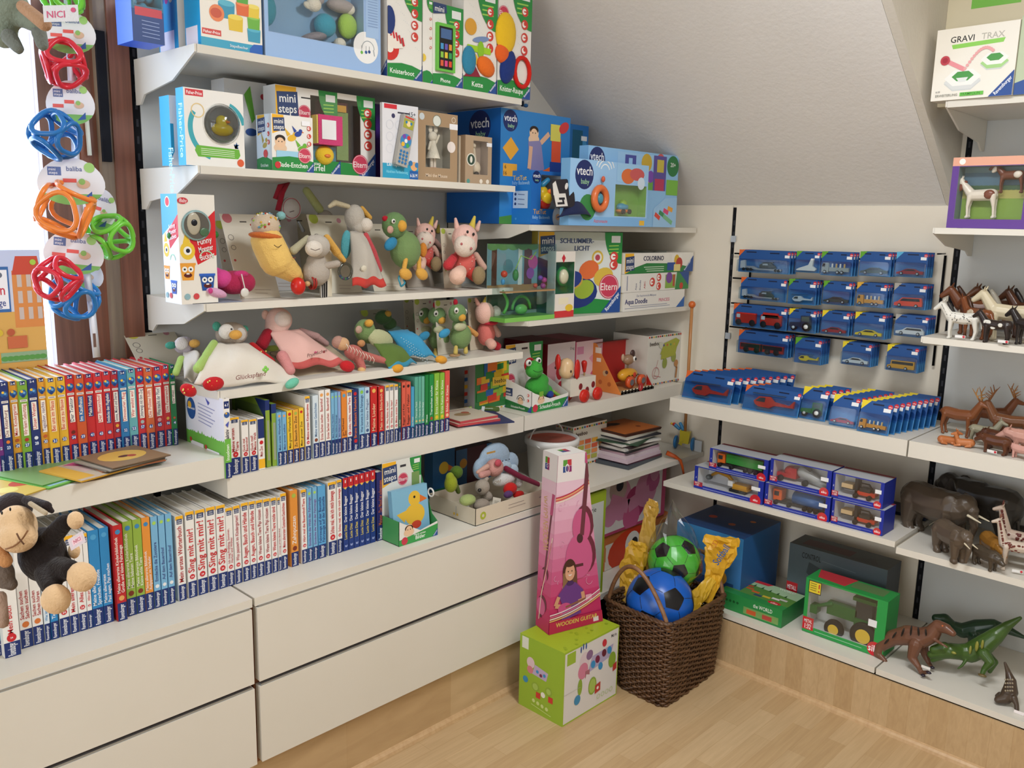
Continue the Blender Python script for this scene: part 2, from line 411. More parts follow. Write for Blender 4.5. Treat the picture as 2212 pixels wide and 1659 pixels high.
b.box(.010, p1.y-.012, p1.z, .024, p1.y+.014, p0.z, '1b1d24|rb'); struct(b, 'trim_2', bevel=.002)

# plinth under the shelving and its moulding
b = B(); b.box(0, YB+2, 0, .572, -.545, .20, LAMI); struct(b, 'baseboard_left')
b = B(); b.box(.572, -.545, 0, XR-1, -.535, .198, LAMI); struct(b, 'baseboard_right')
b = B()
b.prism([(0, 0), (.018, 0), (.015, .010), (.008, .016), (0, .019)], 0, 3.2, BEECH, M=Matrix.Translation((.572, -.563, 0)) @ Matrix.Rotation(PI, 4, 'Z') @ Matrix.Scale(-1, 4, (1, 0, 0)))
struct(b, 'trim_3')
b = B()
b.prism([(0, 0), (.018, 0), (.015, .010), (.008, .016), (0, .019)], 0, XR-1.6, BEECH, M=Matrix.Translation((.572, -.545, 0)) @ Matrix.Rotation(-PI/2, 4, 'Z'))
struct(b, 'trim_4')

# back panels of the shelving between black slotted rails
for i, (y0, y1) in enumerate(((YL+.008, -1.17), (-1.15, -.002))):
    o = B().box(.002, y0, .725, .012, y1, 2.42 if i == 0 else KZ-.02, PANEL).build('back_panel')
    tag(o, 'pale grey back panel behind the '+('long upper shelves left of the corner' if i == 0 else 'shelves between long shelves and corner'), 'panel')
for i, (x0, x1, z1) in enumerate(((.012, .643, KZ-.003), (.662, 1.594, KZ-.003), (1.618, 2.6, 2.6))):
    o = B().box(x0, -.012, .226, x1, -.002, z1, PANEL if i == 2 else KNEE).build('back_panel')
    tag(o, ['narrow cream back panel in the corner', 'wide cream back panel behind the hanging toy cars', 'pale back panel behind the animal figures'][i], 'panel')
def rail(pos, horiz, z0, z1, label):
    x, y = pos; t = thing('slotted_rail', label, 'rail', (x, y, 0), horiz)
    b = B(); b.box(-.011, -.004, z0, .011, .016, z1, '15161a|rb'); z = z0+.02
    while z < z1-.03: b.box(-.0035, -.0052, z, .0035, -.0038, z+.022, '3a3b40|rb'); z += .05
    b.build('channel', t)
rail((.004, YL-.003), PI/2, .725, 2.6, 'black slotted rail between window frame and shelves')
rail((.004, -1.16), PI/2, .725, KZ-.01, 'black slotted rail behind the shelves near the corner')
rail((.653, -.004), 0, .226, KZ-.01, 'black slotted rail left of the hanging toy cars')
rail((1.606, -.004), 0, .226, 2.6, 'black slotted rail right of the hanging toy cars')
for (px, py) in ((1583, 523), (1571, 732)):
    p = ony(px, py, -.03); o = B().box(-.012, 0, 0, .012, .006, .028, 'b9c0c8|pl').build('rail_clip', loc=p)
    tag(o, 'small clear clip on black rail, '+('upper' if py < 600 else 'lower')+' of the two', 'clip')

# ------------------------------------------------------------------ shelves
def shelf(wall, a0, a1, D, z, th, label, bracket=None, back=.013, lip=None):
    """a0..a1 along the wall; bracket: 'a0' and/or 'a1' ends that show a white bracket"""
    L = a1-a0; t = thing('wall_shelf', label, 'shelf', (0, (a0+a1)/2, z) if wall == LEFT else ((a0+a1)/2, 0, z), PI/2 if wall == LEFT else 0)
    B().box(-L/2+.001, -D, -th, L/2-.001, -back, 0, WHITE).build('board', t, bevel=.0012)
    for s_, e in ((-1, 'a0'), (1, 'a1')):
        if bracket and e in bracket:
            k = bracket[e]; bh, bl = k
            x0, x1 = (-L/2-.006, -L/2) if s_ < 0 else (L/2, L/2+.006)
            pts = [(-D+.002, 0), (-D+.002, -th*.9), (-bl, -bh*.62), (-bl*.28, -bh*.8), (-.045, -bh), (-.014, -bh), (-.014, 0)]
            B().prism([(y_, z_) for y_, z_ in pts], x0, x1, WHITE, M=Matrix(((0, 1, 0, 0), (1, 0, 0, 0), (0, 0, 1, 0), (0, 0, 0, 1)))).build('bracket', t)
    return t
Y2 = -1.163
ZT, Z2, Z3, Z4, ZK, ZK1, ZCAB = 2.236, 1.921, 1.541, 1.30, 1.048, 1.114, .725
ZA, ZB = 1.78, 1.418
shelf(LEFT, YL, Y2+.012, .40, ZT, .022, 'topmost white shelf left of the sloping ceiling', {'a0': (.13, .26)})
shelf(LEFT, YL, Y2-.002, .39, Z2, .022, 'white shelf with baby toy boxes, second from top', {'a0': (.12, .26)})
shelf(LEFT, YL, Y2-.002, .39, Z3, .022, 'white shelf carrying the row of upright plush toys', {'a0': (.11, .26)})
shelf(LEFT, YL, Y2-.002, .45, Z4, .026, 'white shelf carrying floppy comforter plush toys', {'a0': (.05, .3)})
shelf(LEFT, YL+.004, Y2-.002, .463, ZK, .062, 'thick white shelf holding the middle row of books')
shelf(LEFT, -3.66, YL-.002, .466, ZK1, .064, 'thick white shelf below the window with red and yellow books')
shelf(LEFT, Y2+.002, -.03, .47, ZA, .022, 'white shelf with blue electronic toy boxes', {'a0': (.085, .36)})
shelf(LEFT, Y2+.002, -.03, .47, ZB, .020, 'white shelf with the flower night light box', {'a0': (.045, .36)})
shelf(LEFT, Y2+.002, -.06, .463, ZK, .060, 'thick white shelf with wooden pull toys near corner')
shelf(LEFT, Y2-.014, -.018, .578, .7265, .022, 'white shelf with magazine stack and plastic tub')
shelf(RIGHT, .657, 1.653, .455, 1.062, .058, 'thick white shelf with flat packed toy car cards')
shelf(RIGHT, 1.657, 2.6, .455, 1.062, .058, 'thick white shelf with deer and pig figures')
shelf(RIGHT, .657, 1.653, .47, .69, .022, 'white shelf with six boxed model vehicles')
shelf(RIGHT, 1.657, 2.6, .47, .672, .024, 'white shelf with elephants and giraffes')
shelf(RIGHT, .60, 1.653, .54, .226, .022, 'lowest white shelf with boxed tractor near the corner')
shelf(RIGHT, 1.657, 3.0, .54, .226, .022, 'lowest white shelf with dinosaur figures')
shelf(RIGHT, 1.66, 2.6, .44, 1.80, .020, 'white shelf below purple horse set box', {'a0': (.10, .3)})
shelf(RIGHT, 1.66, 2.6, .44, 1.43, .022, 'white shelf with horse figures', {'a0': (.07, .3)})
shelf(RIGHT, 1.66, 2.6, .45, 2.21, .022, 'topmost white shelf at the right with white game box', {'a0': (.13, .3)})

# drawer cabinets
def cabinet(y0, y1, label, skew=0):
    L = y1-y0; t = thing('drawer_cabinet', label, 'cabinet', (0, (y0+y1)/2, .2), PI/2)
    B().box(-L/2, -.575, 0, L/2, -.013, .50, '8a5a3c').build('carcass', t)
    B().box(-L/2, -.598, .50, L/2, -.013, .525, WHITE).build('worktop', t, bevel=.001)
    for z0, z1 in ((.012, .252), (.268, .495)):
        d = B().box(-L/2+.004, -.602, z0, L/2-.004, -.576, z1, WHITE); o = d.build('drawer_front', t, bevel=.003)
        B().box(-L/2+.01, -.6, z1+.001, L/2-.01, -.585, z1+.006, 'b4bcc6|mt').build('grip_rail', o)
cabinet(YL+.004, Y2-.018, 'white two-drawer cabinet right of the joint')
cabinet(-3.66, YL-.004, 'white two-drawer cabinet at the lower left corner of the photo')
# ================================================================== rows of books
ORD = ['first','second','third','fourth','fifth','sixth','seventh','eighth','ninth','tenth','eleventh','twelfth','thirteenth','fourteenth','fifteenth','sixteenth','seventeenth','eighteenth','nineteenth','twentieth']
def ordn(n):
    if n < 20: return ORD[n]
    t = {2: 'twenty', 3: 'thirty', 4: 'forty'}[(n+1)//10]; u = (n+1) % 10
    return {2: 'twentieth', 3: 'thirtieth', 4: 'fortieth'}[(n+1)//10] if u == 0 else t+'-'+ORD[u-1]
NAVY, WH, RED, YEL = '1b2f6b', 'ece9e4', 'c9262f', 'efb42a'
def book(loc, rz, w, h, d, col, art, label, group, cat='book', name='picture_book', side=None, rot=None):
    t = thing(name, label, cat, loc, rz, group, rot)
    b = B(); x = w/2; k = .0022
    F = None
    for a in ((-x, 0, 0, x, k, h), (-x, k, 0, -x+k, d, h), (x-k, k, 0, x, d, h)):
        b.box(*a, col)
    F = Face(b, (-x, 0, 0), (w, 0, 0), (0, 0, h), d=.00015)
    art(F)
    if side: side(Face(b, (-x, d, 0), (0, -d, 0), (0, 0, h)))
    b.build('cover', t)
    B().box(-x+k, k, .003, x-k, d-.004, h-.004, 'e9e5da').build('pages', t)
    return t
def rav(F, v1=.19, c=NAVY, u=.5, txt='Ravensburger'):
    F.r(0, 0, 1, v1, c); F.t(txt, .68, v1*.08, .5*F.w/F.h, 'f2f2f2', w=v1*.84*F.h/F.w, rot=PI/2, sx=.8)
    return F
def vt(F, s, v, c, size=.5, w=None, u=None):             # title running up the spine
    F.t(s, (.5+size*.36) if u is None else u, v, size*F.w/F.h, c, w=(w or .5)*F.h/F.w, rot=PI/2)

def spine_www(num, title, strip='f3ece0', tc='b3272c', junior=True, pic=None):
    def art(F):
        F.r(.22, .955, .80, .999, NAVY) ; F.t('2-4', .5, .962, .025, 'ffffff', w=.5, al='c')
        F.c(.5, .865, .42, '2a5d9c'); F.c(.38, .885, .16, 'f0c23a'); F.c(.62, .87, .14, '6ba7d6'); F.c(.5, .835, .2, '1d3f7d')
        F.r(.12, .77, .88, .795, 'f3ece0'); F.line([(.2, .783), (.8, .783)], .1, '8a7f90')
        L = min(.36, .06+.021*len(title)); F.r(.24, .75-L, .80, .75, strip); vt(F, title, .76-L, tc, .42, L-.02)
        if pic: F.c(.5, .345, .22, pic)
        F.c(.5, .285, .26, '2f4f96'); F.t(str(num), .5, .268, .034, 'ffffff', w=.4, al='c')
        F.r(.18, 0, .96, .205, NAVY); F.t('Ravensburger', .72, .012, .5*F.w/F.h, 'e8e8f0', w=.18*F.h/F.w, rot=PI/2, sx=.8)
    return art
row1 = [(-45,0,'6d2b78',22,'Tiere der Nacht','f3ece0','b3272c',None),(0,75,'24346f',23,'Die Ritterburg','f3ece0','7b3350','e07a30'),(75,150,'d99a35',24,'Mein Kindergarten','f3ece0','c9262f','b0522c'),(150,228,'7ba63c',27,'Wir feiern Geburtstag','f3ece0','b3272c','b0322c'),
 (228,305,'26356f',28,'Unser Wetter',"f3ece0",'c9262f','dfe3ee'),(305,375,'dc9d38',30,'Tagsüber, nachts','f3ece0','6b4a80','c05b30'),(375,455,'e3b136',31,'Bei uns im Haus','f3d9b0','c9262f',None),(455,530,'e3b136',33,'Bei uns zu Hause','f3d9b0','c9262f',None),
 (530,605,'c62f31',34,'Der Traktor','f3ece0','20355c','6b2a20'),(605,680,'cc5a30',39,'Im Kaufhaus','2c6aa8','f2ece0',None),(680,755,'c72f33',41,'Mein Hund','2b3f7c','f2ece0',None),(755,825,'c93338',43,'Der Bauernhof','f3e1d4','c9262f',None),
 (825,890,'c42f33',46,'Entdecke den Flughafen','2b3f7c','f2ece0',None),(890,955,'b8303a',47,'Sonne, Mond und Sterne','f3ece0','20355c','e8a33c'),(955,1020,'2f76ab',52,'Dinosaurier, Flug','f3ece0','c9262f',None),(1020,1090,'67a9ae',53,'Wer wohnt wo?','f3ece0','c9262f',None),
 (1090,1160,'c6323a',57,'Unterwegs mit dem Zug','f3ece0','20355c','9fb3b0'),(1160,1225,'d0653a',61,'Die Polizei hilft','f3dcc8','c9463f',None),(1225,1300,'c93338',65,'Was macht der Pilot?','f3ece0','20355c','e8a0a0'),(1300,1360,'c93338',94,'Die Feuerwehr','f3ece0','c9262f','d9b050'),(1360,1405,'2c7a4a',4,'Der Wald','f3ece0','5a3a30','c25a35')]
CN = {'6d2b78':'purple','24346f':'navy blue','26356f':'navy blue','d99a35':'amber','7ba63c':'leaf green','dc9d38':'amber','e3b136':'yellow','c62f31':'red','cc5a30':'orange red','c72f33':'red','c93338':'red','c42f33':'red','b8303a':'crimson','2f76ab':'blue','67a9ae':'teal','c6323a':'red','d0653a':'orange','2c7a4a':'dark green'}
z0 = ZK1+.0008
for i, (a, c, col, num, ti, st, tc, pic) in enumerate(row1):
    X = .255+.004*math.sin(i*2.3)
    ya = onx(a/3.687, 872, X).y; yb = onx(c/3.687, 872, X).y
    book((X, (ya+yb)/2, z0), PI/2, yb-ya-.0012, .240+.0015*math.sin(i*1.7), .215, col, spine_www(num, ti, st, tc, pic=pic),
         f'{CN[col]} hardcover titled {ti}, {ordn(i)} from left under the window', 'hardcover picture books on the shelf under the window')

def sp(kind, title, tc='c9262f', bot=.19, badge=None, pic=None, two=None, size=.5, vstart=None):
    def art(F):
        if kind == 'mini':
            F.r(0, .955, 1, 1, YEL); F.r(.14, .905, .86, .965, '3c4a6e'); F.t('mini', .5, .938, .018, 'e8e8ee', w=.6, al='c'); F.t('steps', .5, .916, .018, 'e8e8ee', w=.62, al='c')
        rav(F, bot)
        if badge == 'redc': F.c(.5, bot+.055, .3, RED); F.t('24', .5, bot+.043, .022, 'ffffff', w=.35, al='c'); v = bot+.105
        else: v = bot+.03
        if badge and badge != 'redc': F.c(.5, .93, .28, badge)
        if pic: F.c(.5, bot+.05, .3, pic); v = bot+.105
        if vstart: v = vstart
        if two:
            vt(F, title, v, tc, size*.7, .88-v, u=.42); vt(F, two, v, tc, size*.7, .88-v, u=.86)
        else: vt(F, title, v, tc, size, .88-v)
    return art
def z1(v): return 1050+v/3.687
def z2(v): return 750+v/3.687
LB, LG, OR, MB_, NB = '79b2d6', '8fae45', 'e0913c', '2f86c0', '203a7e'
row3 = [ # bound0,bound1(px), read y, top py, colour, colour word, art, (protrude)
 (-14,7,None,1250,'3d8fa8','teal blue',sp('x','Bauernhof','ffffff')),
 (8,45,None,1248,WH,'thick white',sp('x','Mein Buch','c9262f',badge='redc',size=.35)),(45,72,None,1185,WH,'white cream',sp('x','Sachen suchen','b3272c',pic='d8793c',two='Sachen suchen',size=.5)),(72,96,None,1178,WH,'white cream',sp('x','Sachen suchen','b3272c',pic='d8793c',two='Sachen hören')),
 (97,110,None,1182,'dfe8ee','pale blue',sp('x','Was ist das?','2f86c0')),(111,128,None,1176,MB_,'blue',sp('x','Tiere','ffffff')),(130,152,None,1160,WH,'white',sp('mini','Bücher','c9262f',badge='redc')),(152,171,None,1155,WH,'white',sp('mini','Mein allererstes','c9262f')),
 (171,190,None,1152,WH,'white',sp('mini','Alles meins','c9262f',badge='redc')),(190,201,None,1150,WH,'thin white',sp('mini','Alles gut','c9262f',badge='redc')),
 (201,225,None,z1(345),MB_,'bright blue',sp('x','Meine allerersten','f0f4f8',badge='4f9fd0',two='Sprechen, Freunde')),(225,246,None,z1(325),MB_,'bright blue',sp('x','Meine allerersten','f0f4f8',badge='4f9fd0',two='Paul sagen, Pipi machen')),
 (254,275,None,z1(305),'b9272c','dark red',sp('x','Meine allererste Kinderbibliothek','f4e9e0',badge='3f86b8',two='Große und kleine Fahrzeuge',pic='e0a05c')),
 (275,296,None,z1(275),LG,'olive green',sp('x','Meine allererste Kinderbibliothek','eef0dd',badge='3f86b8',two='Meine liebsten Tiere',pic='7a3320')),(296,315,None,z1(260),LG,'olive green',sp('x','Meine allererste Bibliothek','eef0dd',badge='3f86b8',two='Kleine wilde Tiere',pic='7a3320')),
 (315,333,None,z1(245),OR,'orange',sp('x','Meine allererste Bibliothek','f4e9e0',badge='3f86b8',two='Aufgepasst im Verkehr')),
 (334,349,None,z1(238),LB,'light blue',sp('x','Entdecke die Zootiere','44508a',badge='a9d35c',pic='e9e9e9')),(350,364,None,z1(228),LB,'light blue',sp('x','Auf dem Bauernhof','44508a',badge='a9d35c',pic='e9e9e9')),(365,379,None,z1(215),LB,'light blue',sp('x','Auf dem Bauernhof','44508a',badge='a9d35c',pic='e9e9e9')),
 (386,403,None,z1(235),WH,'white',sp('mini','Mein erstes Wörterbuch','b3272c',size=.6)),(407,426,None,z1(200),WH,'white',sp('mini','Sing mit mir!','c9262f',badge='redc',size=.75)),(428,449,None,z1(185),WH,'white',sp('mini','Sing mit mir!','c9262f',badge='redc',size=.75)),(451,471,None,z1(165),WH,'white',sp('mini','Sing mit mir!','c9262f',badge='redc',size=.75)),(472,492,None,z1(150),WH,'white',sp('mini','Sing mit mir!','c9262f',badge='redc',size=.75)),
 (492,507,None,z1(172),WH,'white',sp('mini','Ich mag Frühling, Sommer,','b9505a',badge='redc',two='Herbst und Winter')),(508,523,None,z1(155),WH,'white',sp('mini','Was passiert im Kindergarten?','b9505a',badge='redc')),
 (523,539,1184,z2(1240),WH,'white',sp('mini','Augen, Bauch und Hände','c9262f',badge='redc',size=.62)),(540,554,1184,z2(1228),WH,'white',sp('mini','Augen, Bauch und Hände','c9262f',badge='redc',size=.62)),(555,570,1184,z2(1218),WH,'white',sp('mini','Wenn kleine Tiere Pipi müssen','a83a42',badge='redc')),(571,586,1184,z2(1208),WH,'white',sp('mini','Wenn kleine Tiere Pipi müssen','a83a42',badge='redc')),
 (587,600,1184,z2(1200),WH,'white',sp('mini','Wenn kleine Tiere müde sind','c9262f',badge='redc',size=.6)),(601,608,1184,z2(1198),WH,'thin white',sp('mini','Unterwegs auf dem Bauernhof','a83a42')),(608,621,1184,z2(1165),WH,'white',sp('mini','Meine allerersten Gutenacht-Geschichten','c9262f',badge='redc')),
 (629,645,1184,z2(1140),OR,'orange',sp('x','Zahnputzen','f6efe6',badge='a9b84c',pic='7a3320',size=.55)),(652,664,1184,z2(1135),WH,'white',sp('mini','Hört mal die Bauernhof-Tiere','c9262f',badge='redc')),
 (665,676,1184,z2(1125),LB,'light blue',sp('x','Entdecke die Welt der Fahrzeuge','7a4a9a',badge='a9d35c')),(677,687,1184,z2(1115),LB,'light blue',sp('x','Entdecke die Welt der Fahrzeuge','7a4a9a',badge='a9d35c')),(688,705,1184,z2(1103),'5ba3d4','sky blue',sp('x','Fahrzeuge auf der Baustelle','2b3f7c',two='Fahrzeuge auf der Baustelle')),
 (710,728,1184,z2(1075),WH,'white',sp('mini','Schau mal, wie ich mich bewege','c9262f',badge='redc')),(729,740,1184,z2(1057),WH,'white',sp('mini','Schau mal, wie ich mich bewege','c9262f',badge='redc'))]
def bagger(F):
    F.r(0, 0, 1, 1, NB); F.r(0, .87, 1, 1, 'c1272d'); F.p([(.1, .87), (.9, .87), (.5, .845)], 'e9c25c'); F.c(.5, .86, .2, 'e9c25c'); F.line([(.5, .93), (.5, .97)], .2, 'f0dede')
    vt(F, 'Lucie Diaz', .16, 'e9d25c', .5, .2); vt(F, 'Der kleine Bagger', .40, 'f4f4f8', .55, .36); F.c(.5, .07, .26, '8e9bc8'); F.c(.5, .085, .13, NB)
for k in range(6):
    row3.append((742+k*11.7, 742+k*11.7+11.3, 1184, z2(1042-k*12), NB, 'navy blue with red top', bagger))
row3 += [(814,833,1184,z2(995),'2a2a66','dark violet blue',sp('x','Meixner   Der Mond ist aufgegangen','b6623c',bot=.2)),(835,841,1184,z2(982),'6fb5dc','thin light blue',sp('x','Fahrzeuge auf der Baustelle','2b3f7c',bot=.08)),
 (844,857,1184,z2(972),'a9cfdb','pale blue and green',lambda F: (F.r(0,.13,1,.4,'4a9a54'), F.r(0,0,1,.13,NAVY), vt(F,'Schau mal, Baustelle',.45,'c9622f',.5,.4)))]
for i, (a, c, ry, ty, col, cn, art) in enumerate(row3):
    X = .475
    if ry is None: ry = 1413-((a+c)/2-45)*.3187-25
    if i == 1: X = .50
    if 12 <= i <= 12: X = .487
    ya = onx(a, ry, X).y; yb = onx(c, ry, X).y
    h = onx((a+c)/2-2, ty, X).z-ZCAB
    book((X, (ya+yb)/2, ZCAB+.0005), PI/2, yb-ya-.0012, min(.275, max(.2, h)), .20, col, art,
         f'{cn} book, {ordn(i)} from the left above the drawers', 'children books on the drawer cabinets')

row2 = [(499,519,1.0,z2(560),WH,'white spiral bound',sp('mini','Meine ersten','b3272c',badge='redc',bot=.3,two='Tiere')),(523,538,1,z2(580),WH,'small white spiral bound',sp('mini','Guck mal','b3272c',badge='redc',bot=.3,two='Bauernhof')),
 (540,556,1,z2(575),WH,'small white spiral bound',sp('mini','Guck mal!','b3272c',badge='redc',bot=.3,two='Meine Welt')),(558,572,1,z2(560),WH,'small upside-down white',lambda F: (F.r(0,.6,1,.97,NAVY), F.r(0,.02,1,.2,YEL), F.c(.5,.52,.3,RED), vt(F,'Mein Zoo',.25,'b3272c',.5,.2))),
 (600,610,1,z2(520),LB,'light blue',sp('x','Mein erstes Wörterbuch','44508a',badge='e9a55c',bot=.26)),(610.5,620,1,z2(518),LB,'light blue',sp('x','Mein erstes Lexikon','44508a',badge='e9a55c',bot=.26)),(621,633,1,z2(505),'eec53a','yellow',sp('x','Mein grosses Wörterbuch','5a4a30',badge=RED,bot=.26)),(634,646,1,z2(498),'e8ab42','amber',sp('x','Zu Besuch im Zoo','5a4a30',badge='a9b84c',bot=.26)),(647,657,1,z2(486),'eec53a','yellow',sp('x','Mein grosser Zoo','5a4a30',badge=RED,bot=.26)),
 (660,671,1,z2(392),WH,'tall white',sp('mini','Meine ersten Kinderreime','c9262f',badge='redc',bot=.22)),(677,689,1,z2(385),'d5e2ea','pale blue white',sp('x','Meine ersten Geschichten','5a80a8',bot=.24,pic='8a4a30')),
 (690,702,1,z2(345),WH,'white',sp('x','Erste Sachen suchen   Bauernhof','b3272c',badge='e9a55c',bot=.23)),(703.5,715,1,z2(338),WH,'white',sp('x','Erste Sachen suchen   Bauernhof','b3272c',badge='e9a55c',bot=.23)),
 (716,723,1,z2(365),LB,'light blue',sp('x','Mein Fühlbuch Haustiere','44508a',badge='a9d35c',bot=.24)),(723.5,730,1,z2(360),LB,'light blue',sp('x','Mein Fühlbuch Fahrzeuge','44508a',badge='a9d35c',bot=.24)),(730.5,737,1,z2(357),'8aa8d8','periwinkle blue',sp('x','Mein Fühlbuch Wald','44508a',badge='a9d35c',bot=.24)),
 (738,750,1,z2(352),'e08636','orange',sp('x','Jim Tierfreund','5a2a20',badge='5aa0c8',bot=.24,two='Zoo')),(750.5,761,1,z2(343),WH,'white',sp('mini','Links, rechts, meine Tiere','c9262f',badge='redc',bot=.24)),
 (762,774,1,z2(338),'22356f','navy blue',sp('x','Bruno Badezeit Hundert','e07a3c',badge='c9262f',bot=.1,pic='c9262f')),(776,788,1,z2(325),'8fc0de','light blue',sp('x','Wer kommt in die Fahrzeuge','44608a',badge='8ac34a',bot=.24)),(788.5,799,1,z2(322),'b9d4e6','pale blue',sp('x','Der kleine Pinguin','6a7a9a',bot=.24,badge='44508a',pic='44608a')),
 (801,815,1,z2(315),'c62a2a','red',sp('x','Meine Lieder','f0c8a0',badge='e9b35c',bot=.23)),(818,830,1,z2(315),'c62a2a','red',sp('x','Mein erstes Bilderbuch','f0c8a0',badge='e9b35c',bot=.23)),
 (833,841,1,z2(305),WH,'white',sp('mini','Was fühlst du hier?','c9262f',badge='redc',bot=.23)),(842,850,1,z2(300),WH,'white',sp('mini','Was fühlst du hier?','c9262f',badge='redc',bot=.23)),(852,860,1,z2(298),WH,'white',sp('mini','Meine ersten Tiere','c9262f',badge='redc',bot=.23)),
 (861,866,1,z2(285),'3c6a5a','thin dark green',sp('x','Im Wald','e9e2c8',badge='e9b35c',bot=.23)),(868,876.5,1,z2(282),'d9604c','salmon red',sp('x','Bagger und Kran','3a2020',bot=.23,badge='3a2020')),(877,887,1,z2(278),'d9604c','salmon red',sp('x','Bagger und Traktor','3a2020',bot=.23,badge='3a2020')),
 (888,895,1,z2(318),'4aa0c8','blue',sp('x','Im Meer','e9e2c8',bot=.22)),(896,903,1,z2(240),'5aa892','teal green',sp('x','Tiere am Teich','dff0e8',bot=.22,pic='e0c080')),(903.5,910,1,z2(238),'5aa892','teal green',sp('x','Tiere im Garten','dff0e8',bot=.22,pic='e0c080')),(910.5,917,1,z2(235),'6ab29c','teal green',sp('x','Tiere im Wald','dff0e8',bot=.22,pic='e0c080')),
 (918,926,1,z2(225),'1f8040','dark green',sp('x','Wiese','dff0e8',bot=.18)),(927,937,1,z2(220),'228a45','dark green',sp('x','Tiersachen suchen','dff0e8',bot=.22,pic='b0522c')),(938,949,1,z2(210),'85b83c','lime green',sp('x','Erste Lieder für Kleine','f0f6d8',bot=.22,pic='e8c23a')),(950,960,1,z2(207),'85b83c','lime green',sp('x','Erste Reime für Kleine','f0f6d8',bot=.22,pic='e8c23a')),
 (961,971,1,z2(190),'d9564c','coral red',sp('x','Bilder für Kleine','f6dcd0',bot=.22,pic='f0c8a0'))]
def sideart(F):
    F.r(0,0,1,1,'e6e8f4'); F.r(0, 0, 1, .45, '6fb548')
    F.p([(i/40, .45+(.05 if i % 2 else 0)*random.random()) for i in range(41)]+[(1, .4), (0, .4)], '6fb548')
    F.c(.16, .75, .12, '31589a', ry=.14); F.c(.12, .79, .05, 'e8b23a'); F.t('wieso? weshalb?', .16, .74, .03, 'ffffff', w=.2, al='c')
    for k in range(6): F.line([(.35, .85-.045*k), (.78-.05*(k % 3), .82-.045*k)], .012, '9aa0c8')
    F.p([(.55, .95), (.66, .9), (.62, .86)], '4a55b0')
    for (u, v) in ((.12, .25), (.52, .22), (.12, .12), (.52, .1)): F.r(u, v, u+.34, v+.08, 'f1f1f6'); F.c(u, v+.09, .03, 'c0443a')
ya = onx(484, 950, .47).y; yb = onx(498, 950, .47).y
def k47(F):
    F.r(0, 0, 1, .2, NAVY); F.t('Ravensburger', .7, .015, .03, 'f2f2f2', w=.17*F.h/F.w, rot=PI/2, sx=.8); F.r(0, .2, 1, .5, '6fb548'); vt(F, 'Insekten', .23, 'f2f6ea', .55, .2)
    F.r(.1, .88, .9, .97, NAVY); F.t('4-7', .5, .905, .035, 'ffffff', w=.6, al='c'); F.c(.5, .80, .45, '31589a'); F.c(.4, .82, .16, 'e8b23a'); vt(F, 'aktiv', .5, '333340', .6, .12); F.p([(.2,.68),(.8,.72),(.6,.64)], '4a55b0')
book((.472, (ya+yb)/2, ZK+.0008), PI/2, yb-ya-.001, .232, .235, WH, k47, 'white book showing its grassy green back cover, left end of the middle row', 'children books on the middle thick shelf', side=sideart)
for i, (a, c, _, ty, col, cn, art) in enumerate(row2):
    X = .452
    ry = 1030-((a+c)/2-494)*.213-45
    ya = onx(a, ry, X).y; yb = onx(c, ry, X).y; h = onx((a+c)/2, ty, X).z-ZK
    t = book((X, (ya+yb)/2, ZK+.0008), PI/2, yb-ya-.001, min(.26, max(.13, h)), .15 if i < 9 else .19, col, art,
         f'{cn} book, {ordn(i+1)} from the left in the middle book row', 'children books on the middle thick shelf')
# two green clear pouches and a white box standing in the middle row
for k, (a, c, ty) in enumerate(((575, 584, z2(425)), (588, 598, z2(455)))):
    X = .445; ya = onx(a, 950, X).y; yb = onx(c, 950, X).y; h = onx(a, ty, X).z-ZK
    b = B(); w = yb-ya; F, G, T = faces(b, w, h, .2, '8aa63c', '7a9a35'); F.r(.3, .1, .8, .7, '9aa08a|pl'); F.p([(0, .85), (1, .85), (1, 1), (0, 1)], NAVY); G.r(.1, .6, .9, .9, '5f7a3a'); G.p([(1, .7), (1, 1), (.7, 1)], NAVY)
    tag(b.build('card_pack', loc=(X, (ya+yb)/2, ZK+.0008), rot=PI/2), 'slim olive green pack among the books of middle row, '+('left' if k == 0 else 'right')+' of two', 'pack', 'green packs in the middle row')
loc, rz, w, h = spot(LEFT, .19, 604, 660, z2(372), ZK+.0008)
b = B(); F, G, T = faces(b, .15, h, .03, 'e6e2da'); F.c(.9, .62, .12, '3f8a3c'); F.c(.75, .85, .05, RED); F.t('mini', .2, .8, .06, '3c4a6e')
tag(b.build('game_box', loc=loc, rot=rz), 'white box with green corner standing behind yellow books in the middle row', 'box')
# ================================================================== printed boxes
GRN, DGR, BAND = '2f8f45', '27763a', '2b8b42'
def ms(F, u, v, s):                                     # yellow corner with navy tilted square
    q = F.w/F.h; v = min(v, 1-1.27*s*q)
    F.p([(u-.02, v-s*q*.15), (u+s*.9, v+s*q*.2), (u+s*.9, v+s*q*1.25), (u-.02, v+s*q*1.25)], YEL)
    F.p([(u+.02*s, v+.02*s*q), (u+s, v+.12*s*q), (u+.95*s, v+1.08*s*q), (u-.03*s, v+1.0*s*q)], '33456f')
    F.t('mini', u+.49*s, v+.62*s*q, .34*s*q, 'f2f0ea', w=.8*s, al='c', rot=.06); F.t('steps', u+.49*s, v+.2*s*q, .34*s*q, 'f2f0ea', w=.84*s, al='c', rot=.06)
def rtri(F, s, u=1.0):
    q = F.w/F.h; F.p([(u-s, 0), (u, 0), (u, s*q*1.1)], '2b4f93'); F.t('Ravensburger', u-s*.68, .015, s*.17*q, 'ffffff', w=s*.95, rot=.83)
